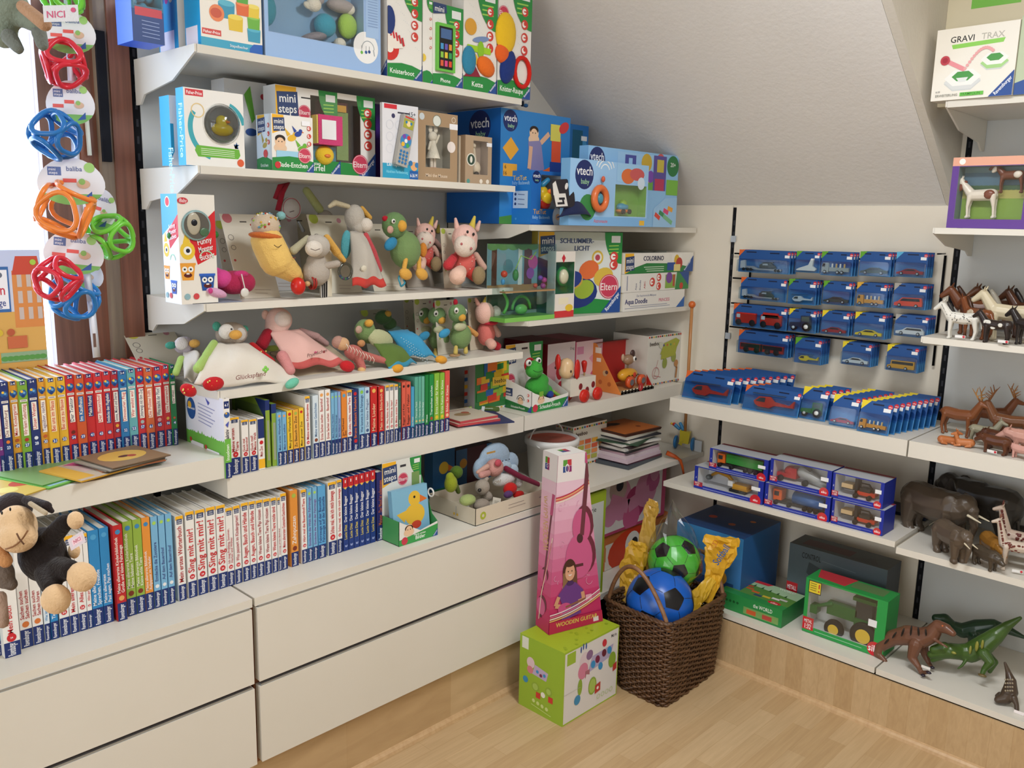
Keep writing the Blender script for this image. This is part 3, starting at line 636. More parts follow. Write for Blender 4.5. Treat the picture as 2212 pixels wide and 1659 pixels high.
def icons(F, u, vs, r, c='d2453c'):
    for i, v in enumerate(vs):
        F.c(u, v, r, c); F.c(u-.2*r, v, r*.6, 'f6efe9'); F.c(u+.1*r, v+.1*r, r*.45, c) if i % 2 else F.line([(u-.3*r, v), (u+.4*r, v)], r*.3, c)
def eltern(F, u, v, r): F.c(u, v, r, 'c8405a', n=26); F.ring(u, v, r*.93, r*.05, 'f0c8cc'); F.t('Eltern', u, v-.3*r*F.w/F.h, r*.6*F.w/F.h, 'f4e4e2', w=r*1.7, al='c')
def price(F, u, v, s): q = F.w/F.h; F.r(u, v, u+s, v+s*.5*q, 'f4f4f6')
def bubble(F, u=1.0, v=1.0, r=.3, lab=True):
    q = F.w/F.h; pts = [(u, v-r*1.4*q)]+[(u-r*math.sin(a)*1.0, v-r*1.4*q*math.cos(a)) for a in (.2,.4,.6,.8,1.0,1.2,1.4,PI/2)]+[(u-r, v), (u, v)]
    F.p(pts, GRN)
    if lab: F.r(u-.62*r, v-.45*r*q, u-.12*r, v-.15*r*q, 'e9ece9'); [F.line([(u-.75*r, v-(.6+.15*k)*r*q), (u-.2*r, v-(.58+.15*k)*r*q)], r*.05, '9fd05c') for k in range(3)]
def dots(F, n, c='9fb3c8', lo=.3, s=.006):
    for k in range(n): F.c(.06+.9*((k*.618) % 1), lo+(.95-lo)*((k*.377) % 1), s, c, n=5)
def band(F, t, c=BAND, hh=.16, u=.5, w=.7, size=.06, sub=None):
    F.p([(0, 0), (1, 0), (1, hh*.8), (.7, hh*1.05), (.4, hh*1.12), (0, hh*.95)], c); F.t(t, u, hh*.3, size, 'f4f6f0', w=w, al='c')
    if sub: F.t(sub, u, hh*.72, size*.55, 'f4f6f0', w=w*.7, al='c')
TOPX = .385
# ---------------- topmost shelf
def a(F, G, T, w, h, d, P):
    F.r(0, 0, 1, .42, '1f3f7c'); F.r(.1, .34, .95, .45, 'c93a44');
    for k in range(5): F.line([(.3, .28-.05*k), (.85, .27-.05*k)], .018, '9fb0d8')
    q = B(); q.ell((.0, .05, h*.85), (.035, .03, .03), '8fd04c|pl'); q.build; P.append(('green_rattle', q, {}))
    q = B(); q.ell((.0, .045, h*.62), (.016, .014, .012), '3f9fc0|pl')
    for k in range(5): q.ell((.024*math.cos(k*1.256), .045, h*.62+.024*math.sin(k*1.256)), .011, '3f9fc0|pl')
    P.append(('blue_teether', q, {}))
carton('toy_box', 'dark blue window box with small teethers, left end of the topmost shelf', 'toy box', LEFT, .30, 283, 352, -75, ZT, .10, '2a6f8c', '1b56c8', a, hole=(.08, .47, .95, .97), hin='3f93ad')
def fpside(G):
    G.r(.05, .02, .8, .28, 'ece6ee'); [G.c(.25+.22*k, .72, .085, c) for k, c in enumerate(('3b4f9a', 'b03a8a', 'e9efc8'))]; G.t('f', .2, .69, .07, 'ffffff'); G.r(.1, .84, .9, .93, 'd83a44')
def a(F, G, T, w, h, d, P): fpside(G)
carton('toy_box', 'cyan sided baby toy box behind the stacking cups box', 'toy box', LEFT, .285, 383, 440, -45, ZT, .12, 'efe9e0', '2f9fd0', a)
def cupshape(F, u, v, s, c1, c2, tip=0):
    q = F.w/F.h; F.p([(u-s, v), (u-s*1.12, v+2*s*q*.9), (u+s*1.12, v+2*s*q*.9), (u+s, v)], c1); F.c(u, v+2*s*q*.9, s*1.12, c2, ry=s*.35)
def a(F, G, T, w, h, d, P):
    fpside(G); F.r(0, 0, 1, .12, '3aa3c4'); F.p([(.78, 0), (1, 0), (1, .14), (.85, .13), (.78, .06)], '2461b8'); F.r(.02, .16, .32, .24, 'd2453c'); F.t('Fisher-Price', .04, .18, .04, 'ffffff', w=.26)
    cupshape(F, .42, .42, .12, '2f93b4', '57b4cc'); cupshape(F, .56, .27, .11, 'e3c02e', 'efd85a'); F.c(.26, .47, .12, 'e9824a', rot=.4); F.c(.25, .47, .09, 'c9502c', ry=.07)
    cupshape(F, .86, .16, .1, '3a9ab8', '57b4cc'); cupshape(F, .86, .34, .095, '6cb23c', '8cc95a'); cupshape(F, .86, .5, .09, 'e6c83a', 'f0dc6a'); cupshape(F, .68, .5, .095, 'e0672f', 'ef8a50'); cupshape(F, .68, .67, .09, '58a83c', '7cc25a'); cupshape(F, .68, .82, .08, 'cfd84a', 'e3e880')
    F.r(.02, .66, .3, .98, 'f6f2ec'); cupshape(F, .15, .7, .09, '3a9ab8', 'e8a03c'); F.t('Stapelbecher', .45, .04, .04, 'e8f4f8', w=.35); price(F, .83, .9, .16)
carton('toy_box', 'cream and cyan box picturing coloured stacking cups on the topmost shelf', 'toy box', LEFT, TOPX+.005, 432, 565, -50, ZT, .09, 'efe9dd', '27a0d6', a)
def donkey(q, cx, cz, s, c='a9a2a6|fz', y=.03):
    q.ell((cx, y, cz), (s, s*.8, s*.85), 'e6e0cf|fz'); q.ell((cx-.9*s, y, cz-.25*s), (s*.6, s*.3, s*.4), 'd8d4c2|fz', R=(0, .4, 0)); q.ell((cx+.6*s, y, cz+.7*s), (s*.9, s*.5, s*.6), c)
def a(F, G, T, w, h, d, P):
    F.c(.86, .28, .115, 'f2f2f0', n=30); F.ring(.88, .27, .06, .006, '9aa3a8', a0=0, a1=PI); F.line([(.94, .2), (.93, .27)], .008, '9aa3a8')
    for u, v, c in ((.82, .22, '6fb84a'), (.86, .23, '3a5fa0'), (.89, .24, '33508a')): F.line([(u, .3), (u, v)], .003, '555b60'); F.c(u, v, .012, c)
    F.r(.86, .4, .98, .98, 'a6c4e8'); [F.line([(.88, .92-.03*k), (.97, .92-.03*k)], .006, '8aa6d0') for k in range(14)]
    q = B(); donkey(q, -w*.05, h*.66, .024); q.ell((w*.06, .04, h*.47), (.036, .03, .034), '3f9fb8|fz', R=(0, .6, 0)); q.ell((w*.2, .04, h*.72), (.05, .025, .02), 'a79f9c|fz'); q.ell((w*.28, .035, h*.70), .015, 'e6e0cf|fz')
    q.ell((-w*.02, .05, h*.33), (.05, .03, .014), '8f8a90|fz', R=(0, -.3, 0)); q.ell((w*.19, .04, h*.3), (.02, .018, .018), 'e6e0cf|fz'); P.append(('plush_donkey', q, {}))
    q = B(); q.ell((w*.27, .045, h*.52), (.034, .02, .038), 'a6cf5c|fz'); q.ell((-w*.44, .045, h*.52), (.04, .02, .05), '3f97ac|fz'); P.append(('felt_shape', q, {}))
carton('toy_box', 'large light blue gift box with plush donkey mobile behind film', 'toy box', LEFT, TOPX+.005, 571, 822, -62, ZT, .13, '9cbce6', 'bfc6d8', a, hole=(.03, .26, .84, .97), hin='7fa8c8', hd=.5)
def minicard(title, body, u=.5, tb=.22, inner=None):
    def a(F, G, T, w, h, d, P):
        dots(F, 26); dots(G, 8); band(F, title, hh=tb*.62, u=.42, size=.05); rtri(F, .26); rtri(G, .8)
        bubble(F, 1, 1, .62); icons(F, .78, [.78-.115*k for k in range(4)], .1); body(F, w, h, d, P)
    return a
def body1(F, w, h, d, P):
    F.c(.06, .28, .26, 'd0322c'); F.c(.06, .28, .1, 'efe9dd'); F.p([(0, .5), (.25, .42), (.45, .3), (.2, .28), (0, .3)], 'efe6da'); [F.line([(.05+.09*k, .48-.02*k), (.10+.09*k, .40-.02*k)], .05, 'c9303a') for k in range(5)]; F.c(.05, .55, .16, '223a78', ry=.3)
def body2(F, w, h, d, P): F.c(.0, .3, .3, 'eac84a')
def body3(F, w, h, d, P):
    q = B(); q.box(-w*.42, -.012, h*.17, w*.18, .0, h*.76, '6cc04a|pl'); q.box(-w*.36, -.0135, h*.2, w*.08, -.012, h*.72, '17191c|pl'); Fq = Face(q, (-w*.36, -.0136, h*.2), (w*.44, 0, 0), (0, 0, h*.52)); Fq.r(.1, .72, .9, .95, '4a6a9a')
    for i in range(3):
        for j in range(3): Fq.r(.08+.31*i, .06+.2*j, .30+.31*i, .2+.2*j, ['d9603c','8ac24a','4a9ad0','d84a8a','e8c83a','6a5ab0','e0502c','3aa05a','e89a3c'][i*3+j])
    P.append(('toy_phone', q, dict(bevel=.003))); F.p([(0, .86), (.45, .9), (.42, 1), (0, 1)], '33456f'); F.t('mini', .05, .9, .07, 'f4f0ea')
def body4(F, w, h, d, P):
    F.c(.2, .6, .17, 'dba03a'); F.c(.5, .5, .25, '7a93c0', ry=.06, rot=.2); F.r(.1, .37, .8, .43, 'a4d42c'); F.c(.5, .4, .1, '8cc42a', ry=.18); F.c(.3, .3, .12, 'ecc23e'); F.p([(0, .12), (.5, .14), (.3, .26)], '8a2338')
    q = B(); q.ell((w*.15, -.004, h*.25), (w*.28, .015, w*.2), 'e8722a|fz', R=(0, .4, 0)); q.ell((-w*.35, -.004, h*.28), (w*.2, .012, w*.3), '3a87a8|fz'); P.append(('soft_rings', q, {}))
def body5(F, w, h, d, P):
    q = B(); q.ell((-w*.3, -.004, h*.55), (w*.3, .016, w*.42), 'eec22e|fz'); q.ell((-w*.4, -.004, h*.37), (w*.2, .014, w*.2), 'e8662c|fz'); q.ell((-w*.22, -.004, h*.26), (w*.22, .014, w*.36), '26397a|fz', R=(0, .3, 0)); P.append(('plush_caterpillar', q, {}))
    q = B(); q.tube([(w*.2+w*.23*math.cos(k*PI/8), -.008, h*.235+w*.3*math.sin(k*PI/8)) for k in range(16)], .008, 'd0281f|fz', closed=True); P.append(('red_ring', q, {})); eltern(F, .14, .72, .15)
for k, (xl, xr, yt, D, bd, ti, lab) in enumerate(((836, 911, -50, .395, body1, 'Knisterboot', 'white hang card with red ring toy boat, directly right of the gift box'), (913, 934, 0, .395, body2, '', 'white hang card half hidden between boat card and toy phone card'), (934.5, 999, 12, .395, body3, 'Phone', 'white card with black and green toy phone on topmost shelf'), (1001, 1073, -30, .395, body4, 'Kette', 'white card with orange and green soft chain toys on topmost shelf'), (1076, 1147, -35, .395, body5, 'Knister-Raupe', 'white card with yellow and striped caterpillar, right end of topmost shelf'))):
    carton('toy_card', lab, 'toy card', LEFT, D, xl, xr, yt, ZT, .06, 'ece9e2', 'e6e4de', minicard(ti, bd), group='toy cards at the right end of the topmost shelf')

# ---------------- second shelf
def a(F, G, T, w, h, d, P): G.r(0, 0, 1, 1, '34a3d8'); F.p([(0, .1), (.3, .2), (.3, .6), (0, .6)], '2f9fc0'); G.t('Fisher-Price', .72, .25, .5*G.w/G.h, 'bfe6f6', w=.65*G.h/G.w, rot=-PI/2)
carton('toy_box', 'narrow cyan sided box left of the duck ball box', 'toy box', LEFT, .30, 368, 392, 207, Z2, .06, 'efece8', '34a3d8', a)
def a(F, G, T, w, h, d, P):
    G.t('Fisher-Price', .3, .8, .5*G.w/G.h, 'bfe6f6', w=.7*G.h/G.w, rot=-PI/2)
    F.r(.03, .9, .32, .985, 'd2303c'); F.t('Fisher-Price', .05, .92, .045, 'ffffff', w=.25); F.ring(.55, .5, .5, .08, '3ea7b4', a0=2.6, a1=4.4); F.ring(.62, .52, .42, .07, '3ea7b4', a0=.2, a1=1.2)
    F.p([(.2, .12), (.88, .12), (.92, .17), (.9, .25), (.18, .27), (.15, .2)], '6db33e'); [F.line([(.25, .23-.025*k), (.82, .22-.025*k)], .009, 'e0f0d0') for k in range(4)]; F.p([(.86+.05*math.cos(PI/2+i*PI*.8), .3+.05*math.sin(PI/2+i*PI*.8)) for i in range(5)], '2a5f9a'); F.c(.92, .07, .06, 'df6038')
    F.ring(.22, .72, .11, .015, 'e6c98a')
    q = B(); q.ell((.02, .0, h*.57), (.052, .04, .052), 'cfd6d8|fm'); P.append(('clear_ball', q, {}))
    q = B(); q.ell((.02, .0, h*.5), (.034, .02, .018), 'dcb92c|pl'); q.ell((.018, -.004, h*.6), (.017, .015, .018), 'e6c636|pl'); q.ell((.03, -.015, h*.6), (.008, .006, .004), 'e07a2c|pl'); P.append(('yellow_duck', q, {}))
    q = B(); q.lathe([(.0001, -.002), (.055, -.002), (.057, .001), (.055, .003)], 'f2efe9', 26, Matrix.Translation((.02, 0, h*.57)) @ Matrix.Rotation(PI/2, 4, 'X')); q.lathe([(.0001, .004), (.051, .004)], '77706a', 26, Matrix.Translation((.02, 0, h*.57)) @ Matrix.Rotation(PI/2, 4, 'X')); P.append(('round_opening', q, {}))
carton('toy_box', 'white box with yellow duck in a clear ball', 'toy box', LEFT, .365, 399, 527, 196, Z2, .045, 'efece6', '34a3d8', a)
def a(F, G, T, w, h, d, P):
    ms(G, .1, .65, .5); dots(F, 20); F.t('sdets ', .75, .1, .08, '33456f'); F.c(.9, .85, .06, 'c8404a'); F.p([(.45, .85), (.6, .95), (.7, .6), (.62, .55)], '6db33e'); F.c(.3, .6, .12, 'e3c02e'); F.c(.6, .45, .14, '2b4f93', ry=.08); rtri(F, .2, .2)
carton('toy_box', 'upside-down white bath toy box at the back behind duck boxes', 'toy box', LEFT, .16, 487, 578, 175, Z2, .08, 'e8e6e2', 'e8e6e2', a)
def a(F, G, T, w, h, d, P): F.r(0, 0, 1, .7, '1d2a4a'); F.t('mini', .5, .5, .1, 'c8b25a', w=.8, al='c'); F.t('steps', .5, .35, .1, 'c8b25a', w=.8, al='c'); F.r(0, .92, 1, 1, YEL)
carton('toy_box', 'dark navy box with yellow corner in the back gap of second shelf', 'toy box', LEFT, .13, 579, 603, 188, Z2, .08, '22304f', '22304f', a)
def baby(F, u, v, s):
    F.c(u, v-s*.9, s*1.2, 'e4c4a4', ry=s*.8); F.c(u, v, s, 'eac4a0'); F.c(u, v+s*.4, s*.95, '2c2018', ry=s*.6); F.c(u, v-.1*s, s*.75, 'eac4a0'); F.c(u-.3*s, v, s*.1, '2a1a14'); F.c(u+.3*s, v, s*.1, '2a1a14')
def duckart(F, u, v, s, c):
    F.c(u, v, s, c, ry=s*.6, rot=.3); F.c(u+s*.7, v+s*.6, s*.5, c); F.p([(u+s*1.1, v+s*.6), (u+s*1.7, v+s*.4), (u+s*1.1, v+s*.3)], 'df7a2c'); F.p([(u-s, v+.2*s), (u-1.6*s, v+1.6*s), (u-.3*s, v+.6*s)], c)
def a(F, G, T, w, h, d, P):
    ms(F, .04, .74, .28); baby(F, .2, .52, .13); duckart(F, .48, .6, .11, 'e8b83a'); duckart(F, .63, .68, .09, '2c4a9a'); duckart(F, .72, .42, .1, '6fb53c'); F.r(.1, .22, .9, .36, '9fd0e8'); band(F, 'Bade-Entchen', hh=.24, u=.5, size=.09); eltern(F, .78, .3, .16); icons(F, .9, [.8, .66, .52], .05); rtri(F, .2); F.c(.12, .1, .07, 'c9383a'); price(F, .72, .84, .2)
    ms(G, .1, .7, .5); duckart(G, .55, .45, .15, 'b9a24a'); band(G, 'Entchen', hh=.22, size=.06); icons(G, .8, [.8, .65, .5], .08); G.c(.6, .3, .14, 'd84a4a')
carton('toy_box', 'small white bath duck box with bathing child picture', 'toy box', LEFT, .38, 587, 676, 250, Z2, .085, 'ece9e2', 'dfe6ea', a)
def a(F, G, T, w, h, d, P):
    ms(F, .015, .8, .2); F.r(.24, .88, .33, .895, '2a2a30'); bubble(F, .6, 1, .19); eltern(F, .27, .72, .06)
    bubble(F, 1.0, 1.0, .2); icons(F, .92, [.8, .67, .54, .4], .042); band(F, 'Spielwürfel', hh=.16, u=.3, size=.075, sub='Meine liebsten', w=.5); rtri(F, .2); eltern(F, .83, .16, .085); rtri(F, .12, .62)
    q = B(); q.box(-.055, -.03, h*.36, .035, .05, h*.36+.09, 'd24a7c|fz'); q.box(-.043, -.0315, h*.36+.016, .01, -.0305, h*.36+.075, 'f0f0f2|pl'); q.box(-.06, -.028, h*.36+.002, -.0545, .05, h*.36+.088, 'd8c468|fz'); P.append(('plush_cube', q, dict(bevel=.008)))
    q = B(); q.ell((-.015, .0, h*.24), (.034, .02, .03), 'f0c83c|fz'); q.ell((-.015, -.018, h*.23), (.012, .006, .006), 'e8823c|pl'); q.box(-.055, .002, h*.17, .03, .03, h*.34, '3a7f98|fz'); P.append(('plush_chick', q, {}))
    q = B(); q.box(.04, .01, h*.2, .085, .03, h*.78, '7f9a5a|fz'); q.box(.012, .005, h*.78, .075, .03, h*.86, 'ca9a3c|fz'); q.box(-.02, .02, h*.7, .09, .04, h*.9, '5a3038|fz'); P.append(('cloth_page', q, {}))
carton('toy_box', 'wide white box with pink plush cube and yellow chick', 'toy box', LEFT, .285, 597, 810, 197, Z2, .07, 'ebe8e2', 'e2e0da', a, hole=(.33, .17, .84, .93), hin='4a3a30', hd=.9)
def a(F, G, T, w, h, d, P): F.p([(0, 0), (1, 0), (0, .9)], '4b2a86')
carton('toy_box', 'slim white and purple box between cube box and remote control', 'toy box', LEFT, .19, 812, 838, 226, Z2, .08, '4b2a86', '4b2a86', a)
def a(F, G, T, w, h, d, P):
    F.r(.05, .93, .4, .99, 'd2303c'); F.t('15+', .75, .86, .06, '2a2a40'); F.c(.3, .84, .05, '3a3a60'); F.r(.42, .88, .75, .9, '3a3a48'); [F.ring(.2+.25*(k % 3), .4+.16*(k//3), .1, .01, 'd4d6de') for k in range(9)]
    F.r(0, 0, 1, .2, '2f9fc4'); F.r(.75, 0, 1, .12, '2460a8'); F.t('Lernspass', .12, .165, .05, 'f2f6fa', w=.5); F.t('Händchens Fernbedienung', .1, .07, .04, '8fe0f4', w=.6); F.t('6-36 M', .77, .03, .05, 'ffffff', w=.2); F.c(.88, .18, .1, 'e8b07a'); F.c(.78, .22, .06, '3a7fb8'); F.c(.96, .2, .06, '3a7fb8')
    q = B(); R = Matrix.Translation((.004, 0, h*.52)) @ Matrix.Rotation(.22, 4, 'Y'); q.box(-.024, -.022, -h*.36, .026, -.002, h*.34, 'aeaba4|pl', M=R); P.append(('remote_body', q, dict(bevel=.006)))
    q = B(); Fq = Face(q, R @ V3(-.022, -.0225, -h*.34), (R.to_3x3() @ V3(.046, 0, 0)), (R.to_3x3() @ V3(0, 0, h*.66))); Fq.r(.05, .76, .95, .95, 'a8a83c'); Fq.c(.5, .86, .2, 'f0d8a0'); Fq.c(.28, .88, .1, '2f7fb0'); Fq.c(.72, .88, .1, '2f7fb0'); Fq.r(.1, .97, .9, 1, 'd8442c'); Fq.c(.5, .5, .5, '3a86c0')
    for k, c in enumerate(('d03a3a', '7a4aa8', 'e8b83a', '4aa85a')): Fq.c(.5+.3*math.cos(PI*.25+k*PI/2), .5+.3*math.sin(PI*.25+k*PI/2)*.38, .16, c)
    Fq.c(.5, .5, .14, 'f0ecec')
    for i in range(3):
        for j in range(4): Fq.c(.22+.28*i, .27-.075*j, .1, '2f78b4')
    P.append(('remote_buttons', q, {}))
carton('toy_card', 'white hang card with grey toy remote control', 'toy card', LEFT, .372, 826, 903, 226, Z2, .012, 'e2e2e6', 'e2e2e6', a)
def a(F, G, T, w, h, d, P):
    F.c(.5, .88, .1, 'dfe3da'); F.ring(.5, .88, .1, .01, '5a6a60'); F.c(.15, .92, .06, 'cfd8dc'); F.c(.85, .52, .1, 'efe4de'); F.t('Mini the Mouse', .5, .06, .05, 'e8d4bc', w=.7, al='c'); F.ring(.9, .92, .05, .01, 'efe4d4'); price(F, .8, .78, .2)
    q = B(); c = 'ddd6c4|fz'; q.ell((-.002, .02, h*.66), (.018, .014, .017), c); q.ell((-.012, .02, h*.76), (.009, .005, .012), c); q.ell((.012, .02, h*.76), (.009, .005, .012), c); q.lathe([(.009, h*.6), (.012, h*.52), (.024, h*.36), (.026, h*.335)], c, 16, Matrix.Translation((0, .02, 0))); q.limb((-.007, .02, h*.34), (-.007, .02, h*.2), .006, .006, 'e6d9c6|fz'); q.limb((.007, .02, h*.34), (.007, .02, h*.2), .006, .006, 'e6d9c6|fz'); q.ell((-.008, .017, h*.19), (.008, .008, .005), 'e0a48a|fz'); q.ell((.007, .017, h*.19), (.008, .008, .005), 'e0a48a|fz'); q.limb((.012, .02, h*.57), (.022, .015, h*.68), .005, .004, c); q.limb((-.012, .02, h*.57), (-.022, .018, h*.47), .005, .004, c); P.append(('mouse_doll', q, {}))
carton('toy_box', 'kraft brown box with white mouse doll in dress', 'toy box', LEFT, .355, 897, 988, 243, Z2, .05, 'ab8f6f', '9c8164', a, hole=(.24, .2, .82, .8), hin='8f8a7c')
def a(F, G, T, w, h, d, P): [G.line([(.5, .9-.05*k), (.7, .88-.05*k)], .1, '8a7a6a') for k in range(14)]
carton('toy_box', 'thin cream box edge between the mouse and giraffe boxes', 'toy box', LEFT, .33, 991, 1001, 294, Z2, .05, 'c9bba5', 'd8ccb8', a)
def a(F, G, T, w, h, d, P):
    F.c(.22, .5, .17, 'e6e2d6'); F.c(.22, .5, .14, '2f4a3a'); F.c(.22, .5, .05, 'e6e2d6', ry=.09); F.c(.12, .05, .06, '5a9a90'); F.c(.6, .06, .06, 'efe4d4'); F.c(.85, .06, .06, 'efe4d4'); price(F, .8, .8, .2)
    q = B(); c = 'dccdb2|pl'; q.ell((.006, .02, h*.34), (.02, .014, .024), c); q.limb((0, .02, h*.45), (-.008, .02, h*.75), .008, .006, c); q.ell((-.01, .017, h*.8), (.008, .01, .009), c); q.ell((.0, .01, h*.22), (.01, .008, .008), '3a332c|pl'); P.append(('giraffe_teether', q, {}))
carton('toy_box', 'small kraft box with pale giraffe teether, right end of second shelf', 'toy box', LEFT, .355, 1005, 1062, 294, Z2, .05, 'b39a7e', 'a88d70', a, hole=(.3, .2, .85, .9), hin='a59484')

# ---------------- funny bucket box
def bucket(F, u, v, s, c, rim, face=True):
    q = F.w/F.h; F.p([(u-s*.75, v), (u-s, v+2*s*q), (u+s, v+2*s*q), (u+s*.75, v)], c); F.r(u-s*1.1, v+1.9*s*q, u+s*1.1, v+2.2*s*q, rim)
    for e in (-.4, .4): F.c(u+e*s, v+1.4*s*q, .36*s, 'f2f2ee'); F.c(u+e*s, v+1.4*s*q, .14*s, '20242c')
    F.c(u, v+.65*s*q, .55*s, '5a1a18', ry=.3*s); F.r(u-.2*s, v+.75*s*q, u+.2*s, v+.92*s*q, 'f6f2ec')
def a(F, G, T, w, h, d, P):
    for H_, k in ((F, 0), (G, 1)):
        if k: H_.p([(0, .62), (1, .8), (1, 1), (0, 1)], '52a8d4'); H_.p([(.35, .66), (1, .82), (1, .62), (.45, .5)], 'd02c34'); H_.c(.4, .93, .15, 'e9e9ee'); H_.c(.4, .93, .12, 'd83a40'); u1, u2, e = .2, .6, .17
        else: H_.p([(.26, .62), (1, .86), (1, .45), (.48, .36)], 'cf222b'); u1, u2, e = .2, .72, .2
        H_.c(u1+.02, .49, e, 'e8c33a', ry=e*1.15); H_.p([(u1-.1, .56), (u1+.1, .57), (u1-.02, .66)], 'e8c33a'); H_.c(u1+.02, .49, e*.55, 'f0efe8'); H_.c(u1+.03, .49, e*.28, '141a2c')
        bucket(H_, u1, .22, e, 'e8a03c', 'e8a03c'); H_.ring(u2, .42 if not k else .4, e*1.0, .03, 'a8d8b0', a0=0, a1=PI); bucket(H_, u2, .09 if k else .12, e, '2a55b0' if k else '23509a', '2f62c0'); H_.c(.16, .07, .08, '8fb4bc'); H_.c(.4, .07, .08, 'd0484c')
        if not k:
            for i, tx in enumerate(('Funny', 'Monster', 'Buckets')): H_.t(tx, .50+.03*i, .54-.07*i, .055, 'f4f0ee', w=.4, rot=.22)
            H_.c(.14, .94, .14, 'c8303c', ry=.08); H_.t('iBaby', .05, .925, .035, 'f4e0e0', w=.2)
        else: [H_.t(tx, .48, .68-.05*i, .04, 'f4f0ee', w=.45, rot=.2) for i, tx in enumerate(('Funny', 'Monster', 'Buckets'))]
    q = B(); q.lathe([(.0001, 0), (.042, 0), (.042, .003), (.037, .004)], '8aa8a8|pl', 28, Matrix.Translation((-.003, -.001, h*.72)) @ Matrix.Rotation(PI/2, 4, 'X')); q.lathe([(.0001, .0045), (.037, .0045)], '5a564e', 28, Matrix.Translation((-.003, -.001, h*.72)) @ Matrix.Rotation(PI/2, 4, 'X')); P.append(('round_opening', q, {}))
    q = B(); q.ell((-.012, -.006, h*.735), (.02, .004, .031), 'b0a894|pl'); q.ell((-.012, -.01, h*.745), (.009, .002, .009), '12161f|pl'); q.ell((.018, -.006, h*.66), (.014, .002, .012), '4a6a4c|pl'); P.append(('toy_bucket', q, {}))
p = onz(387, 640, Z3)
carton('toy_box', 'white, blue and red box picturing stacked bucket faces, left of plush toys', 'toy box', LEFT, .375, 387, 467, 420, Z3, .10, 'e9e4da', 'eceef6', a)

# ---------------- upper shelf near the corner: electronic baby toy boxes
def vt_logo(F, u, v, r, bb=True): v = min(v, 1-1.04*r*F.w/F.h); F.c(u, v, r, '1c2c66', n=24); F.t('vtech', u, v-.05*r, r*.62*F.w/F.h, 'f2f4f8', w=r*1.7, al='c'); F.t('baby', u+.1*r, v-.62*r*F.w/F.h, r*.35*F.w/F.h, '9fd0a0', w=r, al='c')
def a(F, G, T, w, h, d, P):
    F.p([(0, .06), (.5, .12), (1, .08), (1, 0), (0, 0)], '4a8a3c'); vt_logo(F, .13, .9, .1); vt_logo(G, .62, .88, .2)
    F.p([(.14, .76), (.03, .66), (.14, .56), (.25, .66)], 'e2a53a'); F.r(.04, .42, .23, .53, 'e2a53a'); F.t('6', .06, .485, .035, '33301c'); F.t('16', .05, .43, .035, '33301c')
    baby(F, .46, .82, .065); F.p([(.38, .74), (.56, .76), (.62, .5), (.4, .47)], '8a84ae'); F.line([(.56, .74), (.68, .83)], .05, 'e0b090'); F.line([(.42, .7), (.4, .5)], .05, 'e0b090')
    F.r(.72, .3, .86, .8, 'd85434'); F.r(.7, .77, .85, .92, 'd8cf5c'); F.c(.9, .9, .08, 'd03a3c', ry=.05, rot=.5); F.p([(.35, .4), (.78, .56), (.76, .48), (.38, .33)], 'e0662c'); F.r(.7, .3, .88, .58, '26418c'); F.p([(.68, .3), (.9, .3), (.95, .12), (.84, .08)], 'c9303a'); F.c(.8, .3, .06, 'c8a84a')
carton('toy_box', 'big blue box picturing a boy with a coloured racing tower', 'toy box', LEFT, .33, 1080, 1229, 243, ZA, .30, '2f7fc4', '175fae', a)
carton('toy_box', 'light blue box lying on top of the tower box, red lettering', 'toy box', LEFT, .27, 1078, 1160, 236, ZA+.366, .2, '7fb0dc', '4a88c4', lambda F, G, T, w, h, d, P: (F.t('Rasselbox', .1, .3, .5, 'd04a5c', w=.4), F.r(.85, .2, .97, .8, 'd8b04a')), h=.017)
def a(F, G, T, w, h, d, P): F.c(.75, .8, .2, '4a9ad0'); F.r(.45, .5, .8, .95, '1f5f7c'); F.c(.66, .35, .1, 'dfe6f0'); F.c(.5, .2, .1, '1c3f9a'); price(F, .75, .85, .2)
carton('toy_box', 'deep blue box peeking out right of the racing tower box', 'toy box', LEFT, .15, 1205, 1268, 268, ZA, .12, '2a74bc', '2a74bc', a)
def a(F, G, T, w, h, d, P):
    vt_logo(F, .16, .88, .13); F.r(.0, 0, 1, .02, '1a58a8'); F.t('TutTut', .08, .2, .09, 'e8b04a', w=.6); F.t('Baby Badewelt', .06, .11, .06, '9fc8ea', w=.62); F.c(.85, .15, .16, 'cfd8e0', ry=.22); F.c(.86, .15, .07, 'dfb08a')
    G.t('TutTut', .12, .82, .09, 'e8c04a', w=.75); G.t('Baby Badewelt', .08, .74, .07, '9fc8ea', w=.84); G.r(.15, .3, .85, .62, 'b8cfe8'); [G.c(.26, .56-.09*k, .05, '2a3a6a') for k in range(3)]; [G.line([(.38, .56-.09*k), (.7, .55-.09*k)], .03, '6a80a8') for k in range(3)]; G.c(.3, .1, .04, '4a9ade')
    q = B(); q.ell((-.002, .02, h*.58), (.025, .02, .03), 'ecc82e|pl'); q.ell((.004, .02, h*.42), (.035, .022, .03), 'd83a2c|pl'); q.ell((.006, .01, h*.5), (.03, .02, .025), 'ecc82e|pl'); q.ell((.018, .0, h*.63), (.014, .01, .01), 'e8742c|pl'); q.limb((-.006, .02, h*.75), (.012, .01, h*.84), .012, .01, '3a93c0|pl'); P.append(('bath_duck', q, {}))
carton('toy_box', 'blue box with yellow bath duck, under the racing tower picture', 'toy box', LEFT, .43, 1147, 1215, 370, ZA, .11, '2a6fc0', '2478c8', a, hole=(.3, .3, .98, .93), hin='d8dee4')
